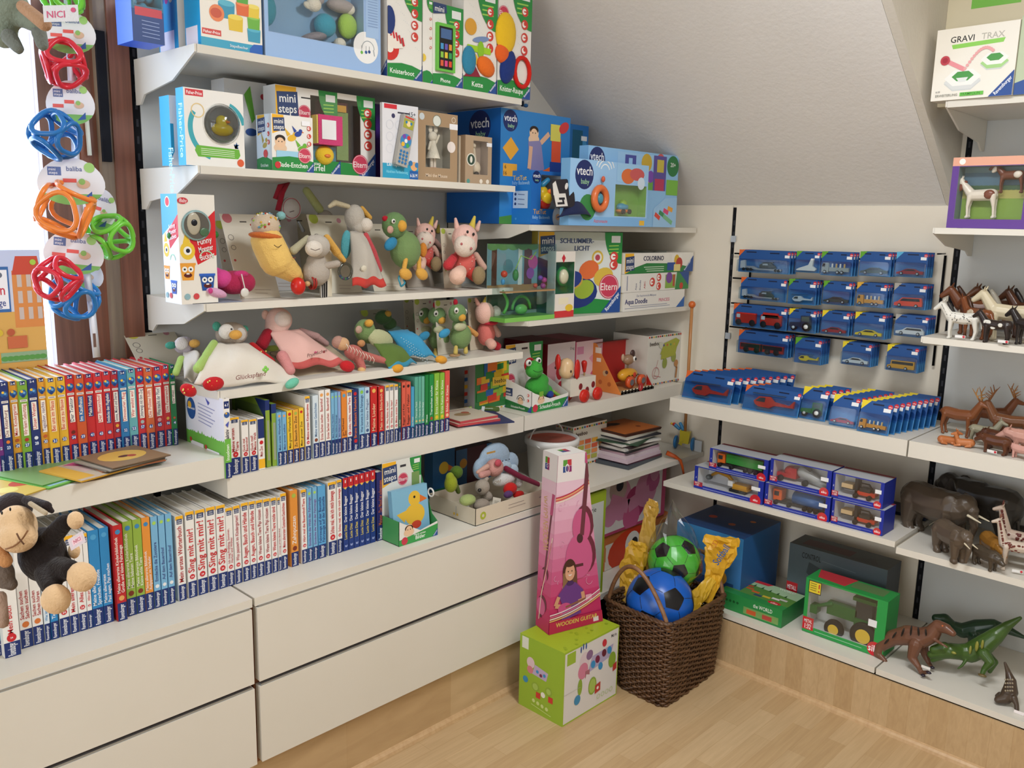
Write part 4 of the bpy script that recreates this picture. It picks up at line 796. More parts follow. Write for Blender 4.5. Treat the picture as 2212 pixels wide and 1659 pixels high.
def a(F, G, T, w, h, d, P):
    vt_logo(F, .09, .93, .08); F.r(.3, .76, .7, .97, '9cc6ea'); F.p([(.38, .78), (.38, .94), (.5, .94), (.5, .78), (.46, .78), (.46, .9), (.42, .9), (.42, .78)], '4a4f9a'); F.c(.62, .86, .06, 'c8a83a'); F.c(.78, .9, .05, 'c85a5a'); F.r(.34, .5, .72, .74, '6aa84a'); [F.c(.42+.05*k, .62+.03*(k % 3), .04, c) for k, c in enumerate(('d84a3a','e8c23a','3a6ab8','d84a3a','e8a23a','7a4ab0'))]
    F.r(.7, .5, .85, .97, '5b4f9a'); F.r(.74, .75, .82, .92, 'c8b84a'); F.r(.72, .5, .83, .66, 'b83a5c'); F.c(.93, .85, .07, '2f7a44', n=24); F.t('20+', .93, .84, .06, 'f0f4f0', w=.1, al='c'); F.r(.86, .45, 1, .66, '7ab848'); F.p([(.72, 0), (1, 0), (1, .42), (.85, .4), (.72, .25)], '9cc6ea'); [F.line([(.74+.05*k, .18+.03*k), (.80+.05*k, .12+.04*k)], .03, c) for k, c in enumerate(('d84a3a','3a8a5a','d84a7a','e8a23a'))]; F.line([(.84, .16), (.95, .06)], .03, '7ab88a')
carton('toy_box', 'light blue box with twenty plus badge, right end of upper corner shelf', 'toy box', LEFT, .50, 1268, 1463, 325, ZA, .045, '8fc0ea', '7ab0dc', a)
def a(F, G, T, w, h, d, P):
    vt_logo(F, .17, .9, .11); F.r(0, 0, 1, .14, '7fb4e4'); F.t('Astronaute', .3, .05, .055, 'd04a4a', w=.32); F.r(.9, .02, .97, .1, 'e8b83a'); F.c(.22, .28, .1, '3a8a4a'); [F.ring(.42, .84, .06+.03*k, .01, 'eef4f8', a0=.3, a1=2.8) for k in range(3)]; F.r(.57, .7, .97, .99, '9cc8ec'); F.c(.72, .8, .09, 'd8703c', ry=.06); F.c(.84, .84, .1, 'c85a5a', ry=.05); F.c(.9, .7, .05, 'cfe0ee')
    q = B(); q.tube([(-w*.16+.036*math.cos(k*PI/10), -.012, h*.42+.04*math.sin(k*PI/10)) for k in range(20)], .014, 'd8703c|pl', closed=True, n=10); q.ell((-w*.16, -.012, h*.42), (.018, .01, .02), '4a93a8|pl'); q.ell((-w*.13, -.012, h*.72), (.008, .008, .012), 'c85a3c|pl'); P.append(('orange_rattle', q, {}))
    q = B(); q.ell((w*.24, .03, h*.31), (.034, .02, .018), '3a93b8|pl'); q.ell((w*.25, .03, h*.36), (.02, .016, .018), '8fb83c|pl'); q.ell((w*.24, .03, h*.25), (.036, .022, .01), 'df7a2c|pl'); P.append(('toy_car', q, {}))
    q = B(); [q.lathe([(.001, 0), (.01, 0), (.01, .008), (.001, .008)], '22242a|rb', 14, Matrix.Translation((w*.24+s_*.02, .012, h*.24)) @ Matrix.Rotation(PI/2, 4, 'X')) for s_ in (-1, 1)]; P.append(('car_wheels', q, {}))
carton('toy_box', 'light blue box with orange rattle and little blue car', 'toy box', LEFT, .55, 1230, 1399, 349, ZA, .045, '9cc8f0', '7ab0dc', a, hole=(.56, .16, .98, .66), hin='7ab04a', hd=.9)

# ---------------- lower shelf near the corner
sR = onx(1341, 600, .452); sL = onx(1160, 600, .345); SW = (sR.xy-sL.xy).length; SY = -math.atan2(sR.x-sL.x, sR.y-sL.y); SL = Vector(((sR.x+sL.x)/2, (sR.y+sL.y)/2, ZB+.0008)); SH = onx(1343, 503, .452).z-ZB
def a(F, G, T, w, h, d, P):
    F.r(0, .9, 1, 1, 'b8c0b4'); ms(F, .03, .82, .17); [F.t('SCHLUMMER-', .25+e, .865, .06, '4a5a80', w=.56) for e in (0, .005)]; [F.t('LICHT', .42+e, .775, .06, '4a5a80', w=.3) for e in (0, .005)]; bubble(F, 1, 1, .22); F.c(.7, .69, .07, 'd8b84a'); F.c(.7, .69, .05, 'e8e6dc'); F.c(.7, .69, .03, 'b84a5a')
    F.p([(0, .15), (.0, .7), (.2, .62), (.45, .3), (.5, .15)], '2b3040'); band(F, '', hh=.17); F.t('Morgenlicht', .2, .1, .035, 'f0f4ea', w=.3); F.c(.45, .27, .26, '23367a', ry=.16)
    for u, v, c in ((.3, .5, 'a8b84a'), (.6, .54, 'e0703c'), (.78, .45, 'd8b84a'), (.55, .3, '9ab43c'), (.15, .35, 'd85a3c'), (.05, .25, 'e0d0b8')): F.c(u, v, .12, c, ry=.09, rot=.3)
    F.c(.4, .42, .13, 'c8a84a', ry=.09); F.c(.4, .42, .12, '2b3f8a', ry=.08, rot=.3); icons(F, .9, [.7, .6], .05); eltern(F, .85, .33, .12); rtri(F, .24)
carton('toy_box', 'night light box with flower lamp picture and slumber lettering', 'toy box', LEFT, .355, 1156, 1343, 501, ZB, .045, 'dde3e0', 'c8b04a', a, at=SL, w=SW, h=SH, yaw=PI/2+SY)
def a(F, G, T, w, h, d, P):
    F.p([(0, 0), (1, 0), (1, .1), (0, .1)], 'd03a3c'); F.c(.75, .14, .2, 'e8c23a', ry=.12); F.r(.2, .2, .7, .3, 'efe6c8'); F.p([(.3, .9), (.4, .96), (.5, .9), (.4, .82)], 'c8303c')
    q = B(); q.ell((0, .015, h*.62), (.034, .02, .04), '3a8f3c|pl'); q.ell((-.006, .005, h*.62), (.024, .02, .03), 'c8c4a8|pl'); P.append(('night_light', q, {}))
carton('toy_box', 'narrow box with green round frog lamp beside the slumber light', 'toy box', LEFT, .452, 1199, 1241, 543, ZB, .042, 'eae2d8', 'e0d8d0', a, hole=(.02, .36, .96, .84), hin='2f6f38')
loc, rz, w, h = spot(LEFT, .46, 1092, 1200, 528, ZB+.0008)
t = thing('toy_box', 'clear film box with green baby swing toy among printed trees', 'toy box', loc, rz)
d = .10; q = B(); q.box(-w/2, d-.002, 0, w/2, d, h, '8fb0a8'); F = Face(q, (-w/2, d-.0022, 0), (w, 0, 0), (0, 0, h)); F.r(0, .35, 1, 1, '7fa8b4'); F.r(0, .1, 1, .35, '2f4a38'); F.r(0, .36, 1, .46, 'b08a5a'); F.r(.08, .45, .18, 1, '5a3a2c'); F.r(.6, .45, .68, .98, 'dfe4e0'); F.r(.72, .45, .88, 1, '6a4a4c'); [F.c(.1+.2*k, .97, .12, '6a9a5a', ry=.06) for k in range(5)]; F.c(.4, .7, .1, '5a8a94'); F.c(.9, .75, .1, 'c85a9a'); F.c(.85, .6, .08, '9a5ab0'); q.build('printed_back', t)
q = B(); q.box(-w/2, 0, 0, w/2, d-.002, .016, '6fae4c', front='7fbf58'); q.box(-w/2, 0, h*.38, w/2, .03, h*.4, 'b88f62'); q.build('green_base', t)
q = B(); q.box(-w/2, 0, .0165, w/2, .0008, h, 'f4fafa|fm'); q.box(-w/2, .0008, .0165, -w/2+.0008, d-.003, h, 'f4fafa|fm'); q.box(w/2-.0008, .0008, .0165, w/2, d-.003, h, 'f4fafa|fm'); q.box(-w/2, 0, h, w/2, d-.002, h+.0008, 'f4fafa|fm'); q.build('film_sleeve', t)
q = B(); q.tube([(-w*.38+.02*math.sin(k*.5), .04, .03+k*.012) for k in range(8)], .006, '4aa83c|pl'); q.tube([(.0+.05*math.cos(k*PI/9), .05, .04+.05*math.sin(k*PI/9)) for k in range(10)], .006, '55a84a|pl'); q.ell((0, .05, .04), (.03, .02, .02), '6ab85a|pl'); q.ell((-w*.2, .03, h*.6), (.012, .012, .022), '3a8a4a|pl'); q.tube([(-w*.2, .03, h*.68), (-w*.1, .03, h*.85), (w*.1, .03, h*.8), (w*.2, .03, h*.9)], .0018, 'a8d04a|pl'); q.build('swing_frame', t)
q = B(); q.ell((-w*.42, .03, h*.62), .013, 'd8402c|pl'); q.ell((-w*.44, .03, h*.52), (.008, .008, .012), '4a9ad0|pl'); q.ell((w*.38, .03, h*.52), .011, 'c0408a|pl'); q.ell((w*.36, .03, h*.44), .011, 'a03a8a|pl'); q.ell((w*.2, .03, h*.45), .009, 'd85a3c|pl'); q.ell((w*.3, .03, h*.55), .01, '7a4ab0|pl'); q.build('hanging_beads', t)
def a(F, G, T, w, h, d, P):
    F.p([(0, .12), (.3, .5), (.7, .45), (1, .2), (1, 0), (0, 0)], '2d7f40'); ms(F, .01, .45, .12); [F.t('COLORINO', .25+e, .62, .24, '2a3050', w=.38) for e in (0, .003)]; F.r(.66, .35, .82, .92, 'efece4'); F.c(.74, .6, .04, 'd8b02c', ry=.05); F.c(.78, .45, .05, 'b83a30'); F.r(.6, .1, .72, .5, '2a4f9a'); F.r(.7, .05, .8, .4, 'e8d48a'); F.p([(.84, 0), (1, .85), (1, 0)], '2b4f93'); F.t('Ravensburger', .87, .05, .1, 'ffffff', w=.13, rot=.75); [F.line([(.26+.02*k, .3-.1*k), (.55, .3-.1*k)], .006, 'cfe6c8') for k in range(3)]
L1 = ZB+.0008
loc, rz, w1, h = spot(LEFT, .40, 1335, 1482, 627, L1)
def boxstack(xl, xr, yt, z, h, art, lab, D=.462):
    loc, rz, w, _ = spot(LEFT, D, xl, xr, yt, z)
    b = B(); F, G, T = faces(b, w, h, .1, 'e9e6de', 'e2dfd6'); art(F, G, T, w, h, .1, [])
    return tag(b.build('game_box', loc=loc, rot=rz), lab, 'game box')
def a3(F, G, T, w, h, d, P): [F.t('Aqua Doodle', .02+e, .38, .27, '33386f', w=.52) for e in (0, .003)]; F.t('PRINCESS', .56, .4, .18, 'c83a6a', w=.26); F.t('Der faszinierende Malspass', .2, .74, .12, '8a90a8', w=.5); F.line([(.02, .15), (.75, .15)], .006, 'a0a4b4'); F.line([(.1, .25), (.7, .25)], .006, 'a0a4b4'); F.p([(.86, 0), (1, .6), (1, 0)], '2f66b0')
def a2(F, G, T, w, h, d, P):
    F.t('Aqua', .19, .1, .13, '33386f', rot=PI/2); F.t('Doodle', .25, .1, .13, '33386f', rot=PI/2); F.t('ABC', .32, .15, .16, 'b84a4a', rot=PI/2); icons(F, .42, [.5], .04); icons(F, .52, [.75, .25], .035); F.r(.62, .1, .78, .88, '8ab04a'); F.c(.68, .7, .05, '7a4a9a'); F.r(.74, .2, .77, .88, 'b84a3c'); F.p([(.8, 1), (1, 1), (1, 0), (.78, 0)], '3a8a4a'); F.p([(.84, 1), (1, 1), (1, .2)], '2b4f93'); F.c(.88, .2, .03, 'c8402c'); F.line([(.05, .9), (.05, .1)], .01, '8a90a8')
H1 = onx(1400, 629, .462).z-L1; H2 = onx(1400, 590, .462).z-L1; H3 = onx(1400, 546, .462).z-L1
boxstack(1347, 1478, 628, L1, H1-.001, a3, 'white water drawing game box, lowest of the corner stack')
boxstack(1347, 1487, 590, L1+H1, H2-H1-.001, a2, 'white and green alphabet game box, middle of the corner stack')
boxstack(1350, 1497, 546, L1+H2, H3-H2-.001, a, 'white and green colour peg game box on top of the corner stack')
o = B().box(-.10, 0, 0, .08, .1, .008, 'cfd6d6|fm').build('film_pouch', loc=(.44, -.30, L1+H3), rot=PI/2); tag(o, 'flat clear pouch lying on top of the corner game box stack', 'pouch')
# ================================================================== toy car cards, boxed models (right wall)
def wheelset(q, cx, y, z, n, L, r, c='202226|rb'):
    for i in range(n):
        x = cx-L/2+L*i/(n-1) if n > 1 else cx
        q.lathe([(.0001, 0), (r, 0), (r, .005), (.0001, .005)], c, 12, Matrix.Translation((x, y, z)) @ Matrix.Rotation(PI/2, 4, 'X'))
def veh(kind, col, L, y=-.004, z=0.0, cx=0.0):
    """small die-cast vehicle seen side on; nose towards -x; returns (body mesh, dark mesh)"""
    q = B(); k = B(); h = L*.24; W = .012; c = col+'|pl'
    M = Matrix.Translation((cx, y, z))
    def P(pts, cc=c, y0=-W, y1=0): q.prism([(a*L, b*L) for a, b in pts], y0, y1, cc, M=M)
    def K(pts, cc='1d2126|pl', y0=-W-.0006, y1=-.002): k.prism([(a*L, b*L) for a, b in pts], y0, y1, cc, M=M)
    wr = L*.065
    if kind == 'car':
        P([(-.5, .05), (-.49, .12), (-.3, .17), (-.12, .26), (.16, .26), (.34, .18), (.5, .17), (.5, .06)]); K([(-.22, .175), (-.1, .24), (.14, .24), (.26, .18)]); ws = (-.3, .3)
    elif kind == 'van':
        P([(-.5, .05), (-.5, .16), (-.36, .22), (-.22, .36), (.46, .37), (.5, .2), (.5, .06)]); K([(-.3, .23), (-.2, .33), (.4, .34), (.42, .24)]); ws = (-.3, .3)
    elif kind == 'wagon':
        P([(-.5, .05), (-.5, .14), (-.28, .19), (-.14, .29), (.4, .29), (.5, .16), (.5, .06)]); K([(-.2, .2), (-.1, .27), (.38, .27), (.42, .2)]); ws = (-.3, .3)
    elif kind == 'bus':
        P([(-.5, .06), (-.5, .15), (-.38, .19), (-.36, .35), (.5, .36), (.5, .06)]); K([(-.33, .22), (-.33, .32), (.46, .325), (.46, .22)]); ws = (-.4, .2)
    elif kind == 'longbus':
        P([(-.5, .05), (-.5, .2), (-.01, .2), (-.01, .05)]); P([(.02, .05), (.02, .2), (.5, .2), (.5, .05)]); K([(-.48, .11), (-.48, .19), (-.03, .19), (-.03, .11)]); K([(.04, .11), (.04, .19), (.48, .19), (.48, .11)]); K([(-.02, .06), (-.02, .19), (.03, .19), (.03, .06)]); ws = (-.35, -.1, .15, .35)
    elif kind == 'truck':
        P([(-.5, .06), (-.5, .3), (-.46, .4), (-.26, .4), (-.24, .06)]); P([(-.22, .1), (-.22, .24), (.5, .24), (.5, .1)]); K([(-.49, .26), (-.46, .37), (-.38, .37), (-.38, .26)]); ws = (-.38, .1, .26)
        for i in range(4): P([(-.15+.15*i, .24), (-.15+.15*i, .38), (-.1+.15*i, .38), (-.1+.15*i, .24)], 'd8b070|pl' if i % 2 else 'e6e2da|pl', -W*.7, -.003)
    elif kind == 'lowloader':
        P([(-.5, .05), (-.5, .2), (-.4, .22), (-.38, .06)], 'b9bcc0|pl'); P([(-.38, .07), (-.38, .1), (-.2, .1), (-.1, .06), (.42, .06), (.42, .03), (-.12, .03)], '8f9398|pl'); P([(-.06, .07), (-.06, .14), (.02, .18), (.18, .18), (.28, .12), (.3, .07)]); K([(0, .13), (.03, .165), (.12, .165), (.13, .13)], '9aa4ac|pl'); K([(-.02, .19), (.24, .2), (.24, .185), (-.02, .18)], '33383d|pl'); ws = (-.42, -.33, -.25, .3, .37); wr = L*.03
    elif kind == 'heli':
        P([(-.3, .1), (-.34, .16), (-.24, .26), (0, .28), (.1, .2), (.42, .17), (.5, .27), (.5, .13), (.1, .12), (0, .06), (-.22, .06)]); K([(-.3, .16), (-.22, .24), (-.1, .25), (-.1, .16)], '33383d|pl'); K([(-.4, .31), (.3, .32), (.3, .335), (-.4, .325)], '33383d|pl', -.007, -.004); K([(-.25, .03), (.1, .03), (.1, .045), (-.25, .045)], '55595e|pl', -.009, -.006); ws = ()
    elif kind == 'shuttle':
        P([(-.5, .06), (-.35, .14), (.1, .3), (.22, .6), (.33, .6), (.3, .25), (.5, .12), (.42, .03), (-.45, .03)]); ws = ()
    elif kind == 'tractor':
        P([(-.5, .16), (-.48, .32), (-.02, .36), (-.02, .16)]); P([(.0, .14), (-.02, .62), (.38, .64), (.42, .3), (.44, .14)]); K([(.03, .4), (.03, .58), (.34, .6), (.36, .4)], '4a5550|pl'); wheelset(k, cx-.3*L, y-.006, z+.13*L, 1, 0, .13*L); wheelset(k, cx+.25*L, y-.008, z+.19*L, 1, 0, .19*L); wheelset(q, cx-.3*L, y-.0115, z+.13*L, 1, 0, .06*L, 'd8dcdc|pl'); wheelset(q, cx+.25*L, y-.0135, z+.19*L, 1, 0, .09*L, 'd8dcdc|pl'); return q, k
    elif kind == 'engine2':
        for sgn in (-.27, .27):
            P([(sgn-.22, .06), (sgn-.22, .22), (sgn-.2, .26), (sgn+.22, .26), (sgn+.22, .06)]); K([(sgn-.2, .16), (sgn-.2, .23), (sgn-.12, .23), (sgn-.12, .16)], 'c9ced2|pl')
        P([(.1, .2), (.1, .3), (.4, .3), (.45, .2)], 'a8221e|pl'); ws = (-.42, -.12, .12, .42)
    for u in ws: wheelset(k, cx+u*L, y-W*.6-.001, z+wr+.001, 1, 0, wr)
    if kind in ('car', 'wagon', 'van', 'bus', 'truck'):
        for u in ws: wheelset(q, cx+u*L, y-W*.6-.0045, z+wr+.001, 1, 0, wr*.55, 'b9bec2|pl')
    return q, k
CORN = {'g': '5fa32c', 'y': 'e8cf2c', 'o': 'd8642c', 'b': '5ab0d8', 'k': 'a8a49c', 'm': 'd8a83c'}
def blister(loc, rot, w, h, corner, kind, col, label, group, blue='22508f', back=False, vehicle=True, th=.022, px=.6):
    t = thing('toy_car_card', label, 'toy car card', loc, 0, group, rot)
    b = B(); x = w/2
    F, G, T = faces(b, w, h, .001, blue)
    F.p([(0, 0), (1, 0), (1, .35), (0, .5)], '3f7fb4'); F.p([(0, .5), (1, .35), (1, .42), (0, .56)], '2f68a4')
    s_ = .26*h/w*1.1; F.p([(0, 1), (s_, 1), (0, .7)], CORN[corner]); F.r(.35 if w < .12 else .14, .88, .7 if w < .12 else .34, .93, '0f1a3a')
    if w > .12: F.r(.6, .86, .78, .91, '0f1a3a')
    q = w/h; F.c(1-.12/q*.8, .88, .09/q*.8, 'cf2231'); F.t('siku', 1-.12/q*.8, .855, .05, 'f4e6e6', w=.13/q*.8, al='c')
    if back: pass
    F.r(1-.36/q*.8, .70, 1-.08/q*.8, .82, 'eceef0')
    b.build('backing_card', t)
    if vehicle:
        L = w*.86 if kind in ('lowloader', 'engine2', 'longbus') else w*.84
        q, k = veh(kind, col, L, y=-.0035, z=h*.07); q.build('toy_vehicle', t)
        if k.v: k.build('vehicle_details', t)
    f = B(); X = w/2-.003; z1 = h*px
    f.prism([(-X, .004), (-X, z1*.9), (-X*.9, z1), (X*.9, z1), (X, z1*.9), (X, .004)], -th, -.0008, 'dfeaf2|fm'); f.build('blister', t)
    return t
# ---- wire rack of four rows
RACKX0, RACKX1 = .70, 1.50
t = thing('card_rack', 'black wire hanging rack holding rows of toy car cards', 'rack', (1.1, -.02, 1.1))
q = B()
for px in (1623, 2042):
    p0 = ony(px, 545 if px < 1700 else 552, -.03); p1 = ony(px-(14 if px < 1700 else 26), 760 if px < 1700 else 790, -.03); q = B(); q.tube([(p0.x-1.1, -.008, p0.z-1.1), (p0.x-1.1, -.008, p1.z-1.1)], .005, '17181c|mt', 6); q.build('upright', t)
q = B(); q.tube([(ony(2042, 548, -.03).x-1.1, -.01, ony(2042, 548, -.03).z-1.1), (ony(2042, 548, -.03).x-1.1+.002, -.10, ony(2042, 548, -.03).z-1.1+.0)], .003, '17181c|mt', 6); q.build('arm', t)
ROWZ = []
q = B()
for yl in (546, 605, 665, 722):
    z = ony(1800, yl+12, -.10).z; ROWZ.append(z); q.tube([(-.42, -.015, z-1.1), (.43, -.015, z-1.1)], .004, '17181c|mt', 6)
q.build('cross_bar', t)
def prong(x, z, L, lab):
    q = B(); q.tube([(0, 0, 0), (0, -L, 0), (0, -L-.006, .006)], .0022, '2a2c30|mt', 6); o = q.build('rack_hook', loc=(x, -.04, z)); tag(o, lab, 'hook', 'hooks of the wire rack')
# row: list of (px left, px right, py top, py bottom, corner, kind, colour, name, number behind, pitch)
rows = [
 [(1596,1708,541,590,'o','lowloader','3c4448','grey low loader with helicopter',2),(1720,1772,543,589,'g','shuttle','e6e4dc','white space shuttle',1),(1774,1843,544,596,'g','truck','9aa09a','grey truck with rocket',2),(1857,1926,544,597,'g','car','3f5148','dark green sports car',2),(1935,2004,545,599,'b','car','9c2028','dark red sports car',4)],
 [(1600,1700,601,650,'o','lowloader','2c3438','black low loader with helicopter',0),(1703,1764,604,658,'g','heli','c2c8cc','silver helicopter',2),(1778,1841,608,659,'g','car','34443e','dark grey coupe',1),(1850,1917,611,664,'m','truck','d8922c','orange delivery truck',2),(1930,2002,613,668,'k','van','e84a30','bright orange emergency van',4)],
 [(1584,1701,660,710,'o','engine2','b8281e','pair of red fire engines',1),(1704,1764,668,718,'y','tractor','26304a','dark blue tractor',2),(1775,1836,672,724,'y','car','a02026','red racing car',2),(1846,1914,676,731,'y','car','e6c62c','yellow sports car',4),(1933,2006,681,728,'k','wagon','dcd8d2','white and red rescue estate car',5)],
 [(1595,1704,717,768,'o','longbus','a02a24','red articulated bus',2),(1717,1776,731,786,'g','heli','e0c22c','yellow helicopter',5),(1819,1884,740,790,'y','car','dcdcd6','white sports car with dark roof',5),(1915,1985,747,803,'y','bus','dc9a28','yellow school bus',7)]]
RN = ['top', 'second', 'third', 'lowest']
for ri, row in enumerate(rows):
    for ci, (xl, xr, yt, yb, cn, kd, col, nm, nb) in enumerate(row):
        n = nb+1; D0 = .13
        a_ = ony(xl, (yt+yb)/2, -D0); b_ = ony(xr, (yt+yb)/2, -D0); h = ony((xl+xr)/2, yt, -D0).z-ony((xl+xr)/2, yb, -D0).z
        w = b_.x-a_.x; cx = (a_.x+b_.x)/2; zb = ony((xl+xr)/2, yb, -D0).z
        prong(cx, zb+h*.92, .082 if True else 0, f'black hook behind the {nm} card')
        for k in range(n):
            st = .080/max(1, n) if n > 3 else .026; yy = -D0+k*min(st, .026)
            first = k == 0
            blister((cx+(.0 if first else .001*(k % 2)), yy, zb), (0, 0, 0), w, h, cn, kd, col,
                    (f'blue hanging card with {nm} in {RN[ri]} rack row' if first else f'blue card behind the {nm} card, {RN[ri]} rack row'),
                    (None if first else f'cards behind the {nm} card of {RN[ri]} row'), vehicle=first, th=.021 if first else .009)
# ---- cards leaning on the thick shelf
ZS = 1.0625
def lean(xl, xr, yt, D, n, dy, cn, kd, col, nm, grp, dx=0, blue='22508f', first_vehicle=True):
    loc, rz, w, h = spot(RIGHT, D, xl, xr, yt, ZS)
    for k in range(n):
        p = loc+Vector((dx*k, dy*k, 0)); 
        blister(p, (-.28, 0, 0), w, h/math.cos(.28), cn, kd, col, (f'blue toy card with {nm}, front of its leaning pile' if k == 0 else f'blue toy card in the leaning pile behind the {nm} card'), None if k == 0 else grp, vehicle=(k == 0 and first_vehicle), th=.02 if k == 0 else .006)
lean(1474, 1580, 809, .405, 9, .034, 'o', 'heli', 'a83028', 'rider, horse and red boat', 'leaning cards at the left of the thick shelf', dx=.016)
lean(1604, 1725, 841, .425, 4, .033, 'o', 'heli', 'b8301f', 'red rescue helicopter', 'leaning cards in the middle of the thick shelf', dx=.01)
lean(1727, 1785, 840, .40, 4, .033, 'y', 'tractor', '2c6a34', 'green tractor', 'leaning cards right of the helicopter cards', dx=.012)
lean(1793, 1852, 857, .425, 7, .036, 'y', 'car', 'b02430', 'low red racing car', 'leaning cards with yellow corners', dx=.006)
lean(1853, 1922, 870, .445, 9, .036, 'y', 'truck', 'd88c24', 'orange truck with fence', 'leaning cards at the right end of the pile', dx=.008)

# ---- six boxed models
def model_box(xl, xr, yt, z, D, lab, inner, depth=.11, h=None):
    def a(F, G, T, w, h, d, P):
        F.r(0, 0, .04, 1, '1d2f9a'); F.t('siku', .033, .45, .035, 'ffffff', rot=PI/2, w=.2); F.r(0, .1, .13, .30, 'b3203a'); F.t('METAL', .015, .22, .06, 'ffffff', w=.1); F.t('1:50', .025, .12, .08, 'ffffff', w=.08)
        F.c(.9, .12, .075, 'cf2231'); F.t('siku', .9, .08, .1, 'ffffff', w=.12, al='c'); F.line([(.14, .08), (.8, .08)], .006, '8a94d8'); F.line([(.14, .05), (.6, .05)], .004, '8a94d8'); T.r(0, 0, 1, 1, 'b9bcc2'); T.r(0, .8, 1, 1, '8a3040'); inner(w, h, d, P)
        f = B(); f.box(w*.34, -.0025, h*.55, w*.46, -.0018, h*.70, 'eceef0'); P.append(('price_sticker', f, {}))
    return carton('model_box', lab, 'model box', RIGHT, D, xl, xr, yt, z, depth, '1d2f9a', '1c2f96', a, hole=(.055, .17, .93, .955), hin='d6d8dc', group=None, h=h)
def wheels(P, xs, z, r, y=.012, c='1c1e22|rb'):
    q = B(); [q.lathe([(.0001, 0), (r, 0), (r, .012), (.0001, .012)], c, 14, Matrix.Translation((x, y, z)) @ Matrix.Rotation(PI/2, 4, 'X')) for x in xs]; P.append(('model_wheels', q, {}))
def i_exc(w, h, d, P):
    q = B(); q.box(.01, .02, h*.3, .08, .06, h*.38, 'b8862c|pl'); q.box(.012, .02, h*.38, .075, .06, h*.52, 'c8942c|pl'); q.tube([(.01, .04, h*.45), (-.02, .04, h*.75), (-.07, .04, h*.82), (-.10, .04, h*.62)], [.008, .009, .008, .006], 'b8862c|pl'); P.append(('excavator', q, {}))
    q = B(); q.ell((-.112, .04, h*.5), (.014, .02, .012), '3a4248|pl'); q.box(.0, .012, h*.2, .075, .03, h*.3, '1f2226|rb'); q.box(-.01, .018, h*.4, .012, .055, h*.62, 'dfe2e4|pl'); P.append(('excavator_tracks', q, {}))
def i_trk(c1, c2):
    def f(w, h, d, P):
        q = B(); q.box(-w*.4, .02, h*.3, -w*.27, .06, h*.76, c1+'|pl'); q.box(-w*.385, .018, h*.5, -w*.31, .02, h*.68, '2a2f34|pl'); P.append(('truck_cab', q, dict(bevel=.003)))
        q = B()
        if c2 == '2f8a3a': q.prism([(-w*.25, h*.38), (-w*.25, h*.8), (w*.38, h*.8), (w*.36, h*.36)], .02, .06, c2+'|pl')
        else: q.tube([(-w*.1, .04, h*.55), (w*.36, .04, h*.52)], .026, c2+'|pl', 14)
        q.box(-w*.36, .02, h*.27, w*.38, .06, h*.33, '2b2d30|pl'); P.append(('trailer', q, {})); wheels(P, (-w*.33, -w*.12, w*.12, w*.2, w*.29), h*.26, .0085)
    return f
def i_mix(w, h, d, P):
    q = B(); q.ell((-w*.22, .04, h*.52), (.028, .022, .024), 'a8242c|pl'); q.box(-w*.42, .02, h*.3, -w*.1, .06, h*.45, 'a8242c|pl'); q.box(-w*.22, .02, h*.45, -w*.1, .06, h*.72, 'a8242c|pl'); P.append(('truck_cab', q, dict()))
    q = B(); q.limb((-w*.02, .04, h*.6), (w*.22, .04, h*.4), .024, .016, '9a9ea0|pl'); q.box(-.0, .03, h*.6, w*.1, .05, h*.85, '3a3d40|pl'); q.tube([(w*.1, .04, h*.35), (w*.38, .03, h*.25)], .012, '8a8e90|pl'); P.append(('mixer_drum', q, {})); wheels(P, (-w*.33, w*.08), h*.27, .012)
def i_fork(w, h, d, P):
    q = B(); q.box(-w*.08, .02, h*.28, w*.3, .06, h*.42, 'c0402c|pl'); P.append(('forklift_body', q, dict(bevel=.003)))
    q = B(); q.box(-w*.1, .02, h*.28, -w*.04, .055, h*.88, '22242a|pl'); q.tube([(-w*.02, .03, h*.45), (.0, .03, h*.72), (w*.16, .03, h*.72), (w*.26, .03, h*.45)], .0035, '22242a|pl'); q.box(-w*.36, .02, h*.4, -w*.12, .06, h*.44, '33363a|pl'); q.box(w*.0, .02, h*.42, w*.2, .05, h*.55, '2a2c30|pl'); P.append(('forklift_mast', q, {}))
    q = B(); q.box(-w*.36, .02, h*.44, -w*.14, .06, h*.6, 'c8ae84'); P.append(('pallet_load', q, {})); wheels(P, (-w*.04, w*.22), h*.27, .009)
ZM = .6905
def mb(xl, xr, yt, z, D, lab, inner, h=None, **k): return model_box(xl, xr, yt, z, D, lab, inner, h=h, **k)
hh = .0965
mb(1500, 1650, 1002, ZM, .452, 'blue model box with yellow excavator, bottom left of six', i_exc, h=hh)
mb(1652, 1794, 1042, ZM, .452, 'blue model box with orange cab and blue tank truck, bottom middle', i_trk('d8602c', '2f5f9a'), h=hh)
mb(1797, 1910, 1066, ZM, .452, 'blue model box with red forklift, bottom right of six', i_fork, h=hh)
mb(1533, 1660, 960, ZM+hh+.0012, .445, 'blue model box with orange and green dump truck, top left', i_trk('e0702c', '2f8a3a'), h=.088)
mb(1664, 1797, 978, ZM+hh+.0012, .445, 'blue model box with dark red mixer truck, top middle', i_mix, h=.101)
mb(1799, 1911, 998, ZM+hh+.0012, .445, 'blue model box with red forklift, top right of six', i_fork, h=.099)
def a(F, G, T, w, h, d, P): T.r(.1, .2, .9, .8, '33304a'); T.c(.6, .5, .15, '7a2a34', ry=.06)
carton('flat_box', 'flat dark blue box lying behind the forklift boxes', 'box', RIGHT, .16, 1915, 1985, 1108, ZM, .13, '1f2c44', '1f2c44', a, h=.012, top='25304a', w=.17)

